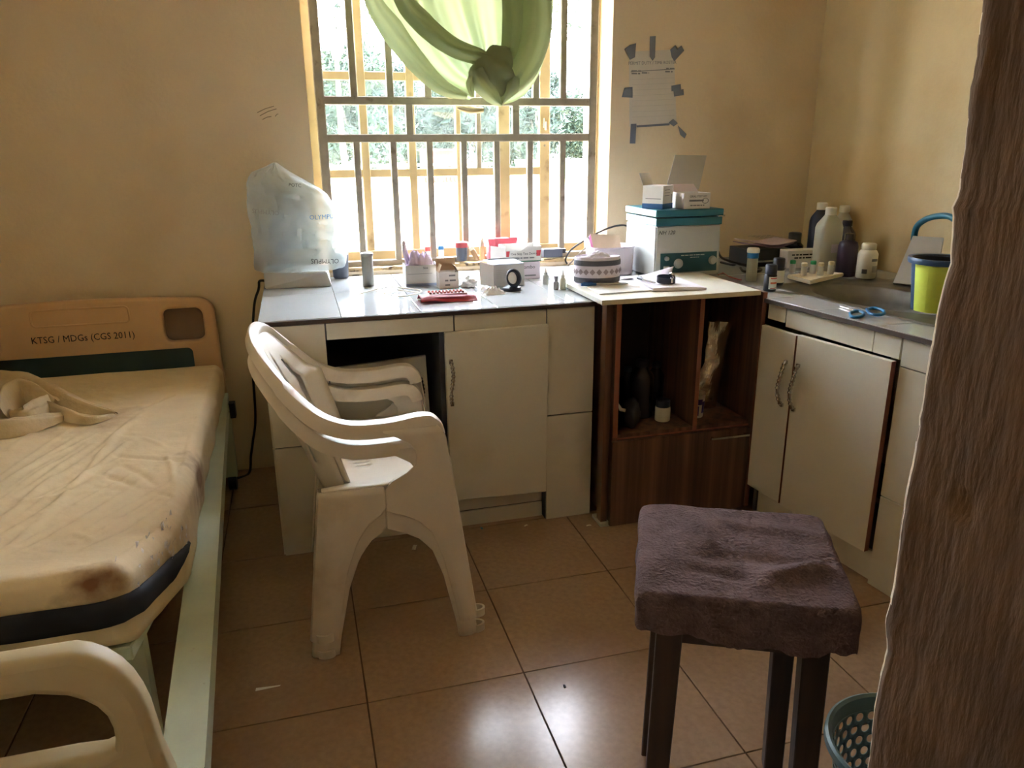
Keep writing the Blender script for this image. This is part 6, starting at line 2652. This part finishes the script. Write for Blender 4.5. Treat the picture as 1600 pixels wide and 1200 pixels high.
t, k = lathe_thing('milky_bottle', 'tall milky square shouldered bottle with white cap and paper label', 'bottle', 1299, 429, [('bottle', BOTC, BOT(19.5, 97), {'sq': 2.0, 'sy': .7}), ('cap', WHITEP, CAPP(16, 97))], seg=40)
bm = B()
box(bm, -3 * k, 12 * k, -0.0005, 0, 33 * k, 46 * k)
finish('label', bm, CARDL, t, loc=(0, -19.5 * .7 * k - .0008, 0))
lathe_thing('capped_bottle', 'clear bottle with white cap standing directly behind the milky bottle', 'bottle', 1318, 414, [('bottle', BOTC, BOT(14, 86)), ('cap', WHITEP, CAPP(15, 86))], seg=32)
lathe_thing('purple_bottle', 'dark purple round bottle between the milky bottle and pill bottle', 'bottle', 1329, 433, [('bottle', PURPB, [(14, 0), (15, 1.5), (15, 44), (13, 50), (6, 54)]), ('cap', AMBER, [(7, 53), (7, 62), (6, 63)])], seg=32)
lathe_thing('dark_bottle', 'dark bottle behind the purple one against yellow wall', 'bottle', 1324, 422, [('bottle', AMBER, BOT(14, 72)), ('cap', AMBER, CAPP(14, 72))], seg=28)
t, k = lathe_thing('pill_bottle', 'white plastic pill bottle with printed label beside the sink', 'bottle', 1361, 436, [('bottle', WHITEP, [(13.5, 0), (14.8, 1.5), (14.8, 36), (12, 41), (9.5, 42)]), ('cap', WHITEP, [(10.6, 42), (10.9, 43), (10.9, 50), (9.5, 51.5)])], z=CT + .0065, seg=36)
for (z0, z1, a0, a1, m_) in ((27, 31, 255, 300, INKG), (10, 20, 262, 310, mat('pale label print', hexc(176, 172, 164), .7)), (8, 15, 205, 235, INKG)):
    bm = B()
    arc2 = [(15.0 * k * math.cos(a), 15.0 * k * math.sin(a)) for a in lin(math.radians(a0), math.radians(a1), 8)]
    g = [[bm.verts.new((x, y, z * k)) for z in (z0, z1)] for x, y in arc2]
    for a, b in zip(g, g[1:]):
        bm.faces.new((a[0], b[0], b[1], a[1]))
    finish('print', bm, m_, t)
# foam tray with vials
q0, q1, q2, q3 = ct(1229, 438), ct(1265, 448), ct(1318, 435), ct(1282, 432)
ft = thing('foam_tray', 'flat cream foam tray holding small vials beside the sink', 'tray', (q0 + q2) / 2)
bm = B()
hexa(bm, [Vector((q.x, q.y, CT + .0075)) - Vector(ft.location) for q in (q0, q1, q2, q3)] + [Vector((q.x, q.y, CT + .022)) - Vector(ft.location) for q in (q0, q1, q2, q3)])
bmesh.ops.bevel(bm, geom=bm.edges[:], offset=0.003, segments=2, affect='EDGES')
finish('block', bm, FOAM, ft)
for i, (px, py, cap, lab) in enumerate(((1240, 427, GREENC, 'small vial with bright green cap on the outer end of the foam tray'), (1272, 428, GREENC, 'small vial with green cap in the middle of the foam tray'),
                                        (1258, 431, FOAM, 'cream capped vial on the foam tray between two green caps'), (1284, 431, FOAM, 'cream capped vial on the foam tray just past the green cap'), (1300, 429, FOAM, 'cream capped vial on the foam tray nearest the milky bottle'))):
    lathe_thing('small_vial', lab, 'vial', px, py, [('glass', TUBEP, [(4.5, 0), (4.8, .6), (4.8, 13), (4, 14)]), ('cap', cap, [(4.2, 13.5), (4.5, 14), (4.5, 18), (3.5, 19)])], z=CT + .0222, seg=18)
# leaning white board with blue arched handle
lb_ = [PX(1396, 444, z=CT + .006), PX(1460, 450, z=CT + .006)]
n0 = thing('handled_board', 'white plastic board with blue arched handle leaning against the yellow wall', 'panel', (lb_[0] + lb_[1]) / 2)
LO = Vector(n0.location)
t0_ = PX(1430, 364, x=2.28)
w_v = (lb_[1] - lb_[0])
bm = B()
topL = PX(1427, 371, x=lb_[0].x + 0.10)
topR = topL + Vector((w_v.x * .75, w_v.y * .75, 0))
slab(bm, [lb_[0] - LO, lb_[1] - LO, topR - LO, topL - LO], 0.012)
finish('panel', bm, CARDG, n0)
bm = B()
hh_ = [topL + Vector((0.004, 0, -0.012)), PX(1432, 355, x=topL.x), PX(1446, 343, x=topL.x), PX(1463, 338, x=topL.x), PX(1482, 338, x=topL.x), PX(1496, 346, x=topL.x)]
tube(bm, smooth_path([q - LO for q in hh_], 8), 0.011, 12)
finish('handle', bm, BLUEH, n0, smooth=True)
# bucket
p, k = base(1482, 490, CT + .008)
bu = thing('plastic_bucket', 'lime yellow striped bucket with blue rim standing on the sink edge', 'bucket', (p.x, p.y + 30 * k, CT + .0085))
hb_ = 82 * k
r0b, r1b = 33 * k, 42 * k
NB = 40
for st_ in range(10):
    bm = B()
    g = []
    for j in range(5):
        a = 2 * PI * (st_ + j / 4) / 10 - 0.22
        g.append([bm.verts.new(((r0b + (r1b - r0b) * t) * math.cos(a), (r0b + (r1b - r0b) * t) * math.sin(a), hb_ * t)) for t in (0, .25, .5, .75, 1)])
    for a, b in zip(g, g[1:]):
        for q in range(4):
            bm.faces.new((a[q], b[q], b[q + 1], a[q + 1]))
    finish('stripe', bm, BUCKB if st_ in (4, 9) else LIME, bu, smooth=True)
bm = B()
lathe(bm, [(r1b - .003, hb_ - .004), (r1b, hb_ + .002), (r1b + .010, hb_ + .003), (r1b + .012, hb_ - .004), (r1b + .009, hb_ - .014), (r1b + .001, hb_ - .016)], 48, cap0=False, cap1=False)
finish('rim', bm, BUCKB, bu, smooth=True)
bm = B()
lathe(bm, [(r1b - .002, hb_), (r0b - .001, .004), (.004, .002)], 40, cap0=False)
finish('lining', bm, NAVY, bu, smooth=True)
bm = B()
lathe(bm, [(r0b * .9, 0), (r0b, .002), (r0b, .006)], 40)
finish('base', bm, NAVY, bu, smooth=True)
# scissors
sp = ct(1340, 491)
ssz = thing('scissors', 'scissors with blue plastic handles lying on the tiled sink counter', 'scissors', (sp.x, sp.y, CT))
for (pxs, nm) in (([(1328, 492), (1334, 489), (1343, 489), (1349, 492), (1347, 496), (1338, 498), (1330, 497), (1328, 492)], 'handle'), ([(1354, 489), (1362, 487), (1374, 489), (1381, 493), (1378, 497), (1368, 498), (1358, 495), (1354, 489)], 'handle')):
    bm = B()
    pts = [ct(a, b) - Vector(ssz.location) + Vector((0, 0, .005 if pxs[0][0] == 1328 else .0115)) for a, b in pxs]
    tube(bm, smooth_path(pts, 6), 0.0048, 8)
    finish(nm, bm, BLUEP, ssz, smooth=True)
for (a, b) in (((1350, 492), (1312, 480)), ((1354, 490), (1318, 484))):
    bm = B()
    A, Bv = ct(*a) - Vector(ssz.location), ct(*b) - Vector(ssz.location)
    d_ = (Bv - A).normalized()
    s = Vector((-d_.y, d_.x, 0)) * .004
    slab(bm, [A - s + Vector((0, 0, .003)), A + s + Vector((0, 0, .003)), Bv + s * .2 + Vector((0, 0, .003)), Bv - s * .2 + Vector((0, 0, .003))], .0018, Vector((0, 0, 1)))
    finish('blade', bm, CHROME, ssz)

# ---- in the brown cabinet
ZSH = zsh + .0006
p = PX(1040, 660, z=ZSH)
k = mpp(p)
wj = thing('white_jar', 'white jar with dark blue lid on the cabinet shelf', 'jar', (p.x, p.y + 12 * k, ZSH))
bm = B()
lathe(bm, [(11, 0), (12, 1), (12, 20), (11.5, 22)] and [(11 * k, 0), (12 * k, k), (12 * k, 21 * k), (11.5 * k, 23 * k)], 28)
finish('jar', bm, WHITEP, wj, smooth=True)
bm = B()
lathe(bm, [(11 * k, 22 * k), (11 * k, 33 * k), (9 * k, 35 * k)], 28)
finish('lid', bm, NAVY, wj, smooth=True)
for (px, py, r_, h_, lab) in ((1008, 655, 19, 92, 'tall black bottle in the open cubby behind white jar'), (984, 636, 12, 62, 'shorter black bottle in the cubby corner'), (1028, 642, 13, 76, 'slim black bottle at the back of the cubby')):
    p = PX(px, py, z=ZSH)
    k = mpp(p)
    t = thing('black_bottle', lab, 'bottle', (p.x, p.y + r_ * k, ZSH))
    bm = B()
    lathe(bm, [(r * k, z * k) for r, z in BOT(r_, h_)], 24)
    finish('bottle', bm, AMBER, t, smooth=True)
    bm = B()
    lathe(bm, [(r * k, z * k) for r, z in CAPP(r_, h_)], 24)
    finish('cap', bm, BLACK, t, smooth=True)
# small white scrap leaning on the side
bm = B()
c_ = [PX(964, 626, y=YK + .05), PX(972, 638, y=YK + .05), PX(985, 640, y=YK + .06), PX(983, 646, y=YK + .06), PX(968, 642, y=YK + .05)]
cc = sum(c_, Vector()) / 5
f = bm.faces.new([bm.verts.new(q - cc) for q in c_])
r = bmesh.ops.extrude_face_region(bm, geom=[f])
for v in [g for g in r['geom'] if isinstance(g, bmesh.types.BMVert)]:
    v.co.y += .002
pr_ = thing('black_bag', 'dark crumpled bag with white torn label at the cubby side', 'bag', (PX(972, 655, z=ZSH).x, YK + .07, ZSH))
o = finish('white_label', bm, PAPER, pr_)
o.location = cc - Vector(pr_.location)
bm = B()
bmesh.ops.create_icosphere(bm, subdivisions=3, radius=1.0)
for v in bm.verts:
    d = v.co.copy()
    fq = 1 + .25 * noise.noise(d * 2)
    v.co = Vector((d.x * .03, d.y * .05, d.z * .055)) * fq
    v.co.z = max(v.co.z, -.05)
finish('bag', bm, BLACK, pr_, smooth='all', loc=(0, 0, .0505))
# foil packet leaning in right cubby
yq0, yq1 = YK + 0.135, YK + 0.120
fo_ = [PX(1090, 640, y=yq0), PX(1117, 640, y=yq0), PX(1141, 503, y=yq1), PX(1109, 503, y=yq1)]
fo_[0].z = fo_[1].z = ZSH
fp = thing('foil_packet', 'shiny gold silver foil packet leaning in the narrow cubby', 'foil packet', (fo_[0] + fo_[1]) / 2)
bm = B()


def foilf(u, v):
    q = fo_[0].lerp(fo_[1], u).lerp(fo_[3].lerp(fo_[2], u), v)
    if v < .55:
        q.x -= 0.05 * math.sin(PI * v / .55) * (1 - u) * .5
    q.y -= .022 * math.sin(PI * u) * math.sin(PI * min(1, v * 1.1)) + .007 * noise.noise(Vector((u * 3, v * 6, 2)))
    q.x += .006 * noise.noise(Vector((u * 3, v * 8, 6)))
    return q - Vector(fp.location)


gridf(bm, lambda u, v: Vector((min(foilf(u, v).x, bx1 - .010 - fp.location.x), foilf(u, v).y, max(foilf(u, v).z, ZSH + .009 - fp.location.z) if v < .02 else foilf(u, v).z)), lin(0, 1, 14), lin(0, 1, 26))
solidify(finish('packet', bm, GOLDF, fp), .008, 1)
p = PX(1095, 654, z=ZSH)
k = mpp(p)
pc = thing('purple_cup', 'white paper cup with purple printed patches beside the foil packet', 'cup', (p.x - .004, p.y + 13 * k, ZSH))
bm = B()
lathe(bm, [(10 * k, 0), (10.5 * k, k), (13 * k, 38 * k), (13.4 * k, 39 * k), (12.4 * k, 38 * k), (9.5 * k, 2 * k)], 30, cap1=False)
finish('cup', bm, WHITEP, pc, smooth=True)
for (a0, a1, z0, z1) in ((215, 262, 4, 20), (285, 335, 8, 27), (250, 285, 22, 31), (340, 380, 3, 16)):
    bm = B()
    g = [[bm.verts.new(((10.7 + 2.4 * z / 38) * k * math.cos(a), (10.7 + 2.4 * z / 38) * k * math.sin(a), z * k)) for z in (z0, (z0 + z1) / 2, z1)] for a in lin(math.radians(a0), math.radians(a1), 7)]
    for a, b in zip(g, g[1:]):
        for q in range(2):
            bm.faces.new((a[q], b[q], b[q + 1], a[q + 1]))
    finish('print', bm, PURP, pc, smooth=True)

# ---- scraps on the floor
bm = B()
hexa(bm, [PX(399, 1080, z=.0008), PX(437, 1072, z=.0008), PX(439, 1070, z=.0008), PX(400, 1075, z=.0008)] + [PX(399, 1080, z=.0016), PX(437, 1072, z=.0016), PX(439, 1070, z=.0016), PX(400, 1075, z=.0016)])
tag(finish('paper_strip', bm, PAPER), 'thin white paper strip lying on floor tile near the bed', 'paper scrap')
for (px, py, m_, lab, nm, sz) in ((648, 856, FOAM, 'twisted cream scrap on the floor by the chair leg', 'floor_scrap', .016), (822, 822, FOAM, 'tiny cream scrap on floor in front of counter', 'floor_scrap', .008),
                              (882, 1073, TRIMD, 'dark crumb lying on the shiny floor tile', 'floor_crumb', .006), (752, 826, TEAL, 'small teal fragment at the foot of the counter', 'teal_fragment', .009), (920, 822, FOAM, 'little cream shred on the floor by the brown cabinet', 'floor_scrap', .009)):
    p = PX(px, py, z=0)
    bm = B()
    gridf(bm, lambda u, v: ((u - .5) * 2 * sz, (v - .5) * sz * .8, .002 + sz * .35 * abs(noise.noise(Vector((u * 3 + px, v * 3, 1)))) + sz * .2 * math.sin(PI * u)), lin(0, 1, 7), lin(0, 1, 4))
    tag(finish(nm, bm, m_, loc=(p.x, p.y, 0), rz=px * .7), lab, 'scrap')

# ================================================================== OUTSIDE
bm = B()
gridf(bm, lambda u, v: (u, v, -0.35 + 0.06 * noise.noise(Vector((u * .15, v * .15, 0)))), lin(-60, 90, 60), [YB + T + .002 + (88 * (i / 50) ** 2) for i in range(51)])
og = finish('ground', bm, SAND, smooth='all')
structure(og)


def tree(label, x, y, h, rad, trunk_h, m, n, seed, group='trees beyond the yard', blobs=7, leaf=0.22):
    t = thing('tree', label, 'tree', (x, y, -0.35), 0, group)
    rnd = random.Random(seed)
    bm = B()
    top = Vector((rnd.uniform(-.4, .4), 0, trunk_h))
    tube(bm, smooth_path([(0, 0, 0), (rnd.uniform(-.2, .2), 0, trunk_h * .5), top], 5), lambda q: .11 * (1 - .5 * q) * min(h, 6) / 5, 8)
    for i in range(4):
        a = rnd.uniform(0, 6.28)
        tube(bm, [top, top + Vector((math.cos(a) * rad * .5, math.sin(a) * rad * .4, (h - trunk_h) * .5))], lambda q: .06 * (1 - .6 * q) * h / 5, 6)
    finish('trunk', bm, BARK, t, smooth=True)
    bl = [(Vector((rnd.uniform(-.6, .6) * rad, rnd.uniform(-.5, .5) * rad, trunk_h + rnd.uniform(.1, .85) * (h - trunk_h))), rad * rnd.uniform(.35, .6)) for _ in range(blobs)]
    vs, fs = [], []
    for i in range(int(n * 1.8)):
        c, r = bl[i % blobs]
        d = Vector((rnd.gauss(0, 1), rnd.gauss(0, 1), rnd.gauss(0, .8)))
        d = d.normalized() * r * rnd.uniform(.45, 1.0) ** .5
        p = c + d
        a = Vector((rnd.gauss(0, 1), rnd.gauss(0, 1), rnd.gauss(0, 1))).normalized() * leaf * rnd.uniform(.6, 1.4)
        b = Vector((rnd.gauss(0, 1), rnd.gauss(0, 1), rnd.gauss(0, 1))).normalized() * leaf * .6
        k0 = len(vs)
        vs += [p, p + a + b * .5, p + a * 2, p + a - b * .5]
        fs.append((k0, k0 + 1, k0 + 2, k0 + 3))
    me = bpy.data.meshes.new('foliage')
    me.from_pydata([tuple(v) for v in vs], [], fs)
    me.materials.append(m)
    o = link('foliage', me, t)
    o['kind'] = 'stuff'


def gpt(px, d):
    q = PX(px, 300, y=d)
    return q.x


for i, (px, d, h, rad, th, m, n, lab) in enumerate(((500, 44, 5.6, 2.8, .6, LEAF2, 6000, 'rounded grey green tree far beyond the yard behind the white fence'),
                                                (560, 38, 5.6, 2.2, 1.4, LEAF, 5200, 'dense green tree far outside with bare trunk showing'), (640, 47, 6.4, 3.4, .6, LEAF2, 8000, 'broad grey green tree behind the red kiosk'),
                                                (684, 53, 6.6, 3.0, .6, LEAF2, 6000, 'grey green tree farthest back, showing above the kiosk roof'), (725, 41, 5.4, 2.4, .6, LEAF2, 5600, 'grey green tree beside the red kiosk far outside'), (795, 47, 6.2, 2.8, 1.0, LEAF, 5600, 'mid green tree seen under the curtain knot'),
                                                (838, 37, 5.2, 1.6, 1.6, LEAF2, 2600, 'small thin tree with leaning crown far outside'), (885, 50, 5.6, 2.8, .8, LEAF, 5600, 'bright green bushy tree above the green wall'))):
    tree(lab, gpt(px, d), d, h, rad, th, m, n, 11 + i)
tree('tall sparse tree with thin drooping leaves near the window side', gpt(912, 22), 22, 11, 2.2, 4.5, LEAF, 1300, 40, None, 9, .12)
tree('tall feathery tree rising into the sky outside', gpt(545, 28), 28, 11, 1.6, 4.5, LEAF2, 800, 41, None, 8, .12)
# far fence
fe = thing('rail_fence', 'low white rail fence at the far edge of the yard', 'fence', (gpt(520, 33), 33, -.35))
for i in range(12):
    bm = B()
    box(bm, -.06, .06, -.06, .06, 0, 1.05)
    finish('post', bm, OUTW, fe, loc=((i - 6) * 1.5, 0, 0))
for z in (.45, .9):
    bm = B()
    box(bm, -9, 7.5, -.03, .03, z, z + .1)
    finish('rail', bm, OUTW, fe)
ki = thing('red_kiosk', 'small red brown kiosk standing outside below the trees', 'kiosk', (gpt(690, 38), 38, -.35))
bm = B()
box(bm, -.9, .9, -.6, .6, 0, 1.5)
finish('wall', bm, mat('rust red board', hexc(104, 42, 30), .8), ki)
for i in range(9):
    bm = B()
    box(bm, -.86 + i * .2, -.76 + i * .2, -.64, -.6, .1, 1.4)
    finish('slat', bm, mat('rust red slat', hexc(84, 32, 24), .8), ki)
bm = B()
box(bm, -1.05, 1.05, -.8, .75, 1.5, 1.58)
finish('roof', bm, mat('rusty roof sheet', hexc(96, 60, 48), .8), ki)
gw = thing('green_wall', 'low green painted wall with white coping far outside', 'wall', (gpt(890, 40), 40, -.35))
bm = B()
box(bm, -3, 6, -.12, .12, 0, .85)
finish('wall', bm, mat('green paint', hexc(110, 160, 120), .8), gw)
bm = B()
box(bm, -3.05, 6.05, -.18, .18, .85, 1.0)
finish('coping', bm, OUTW, gw)
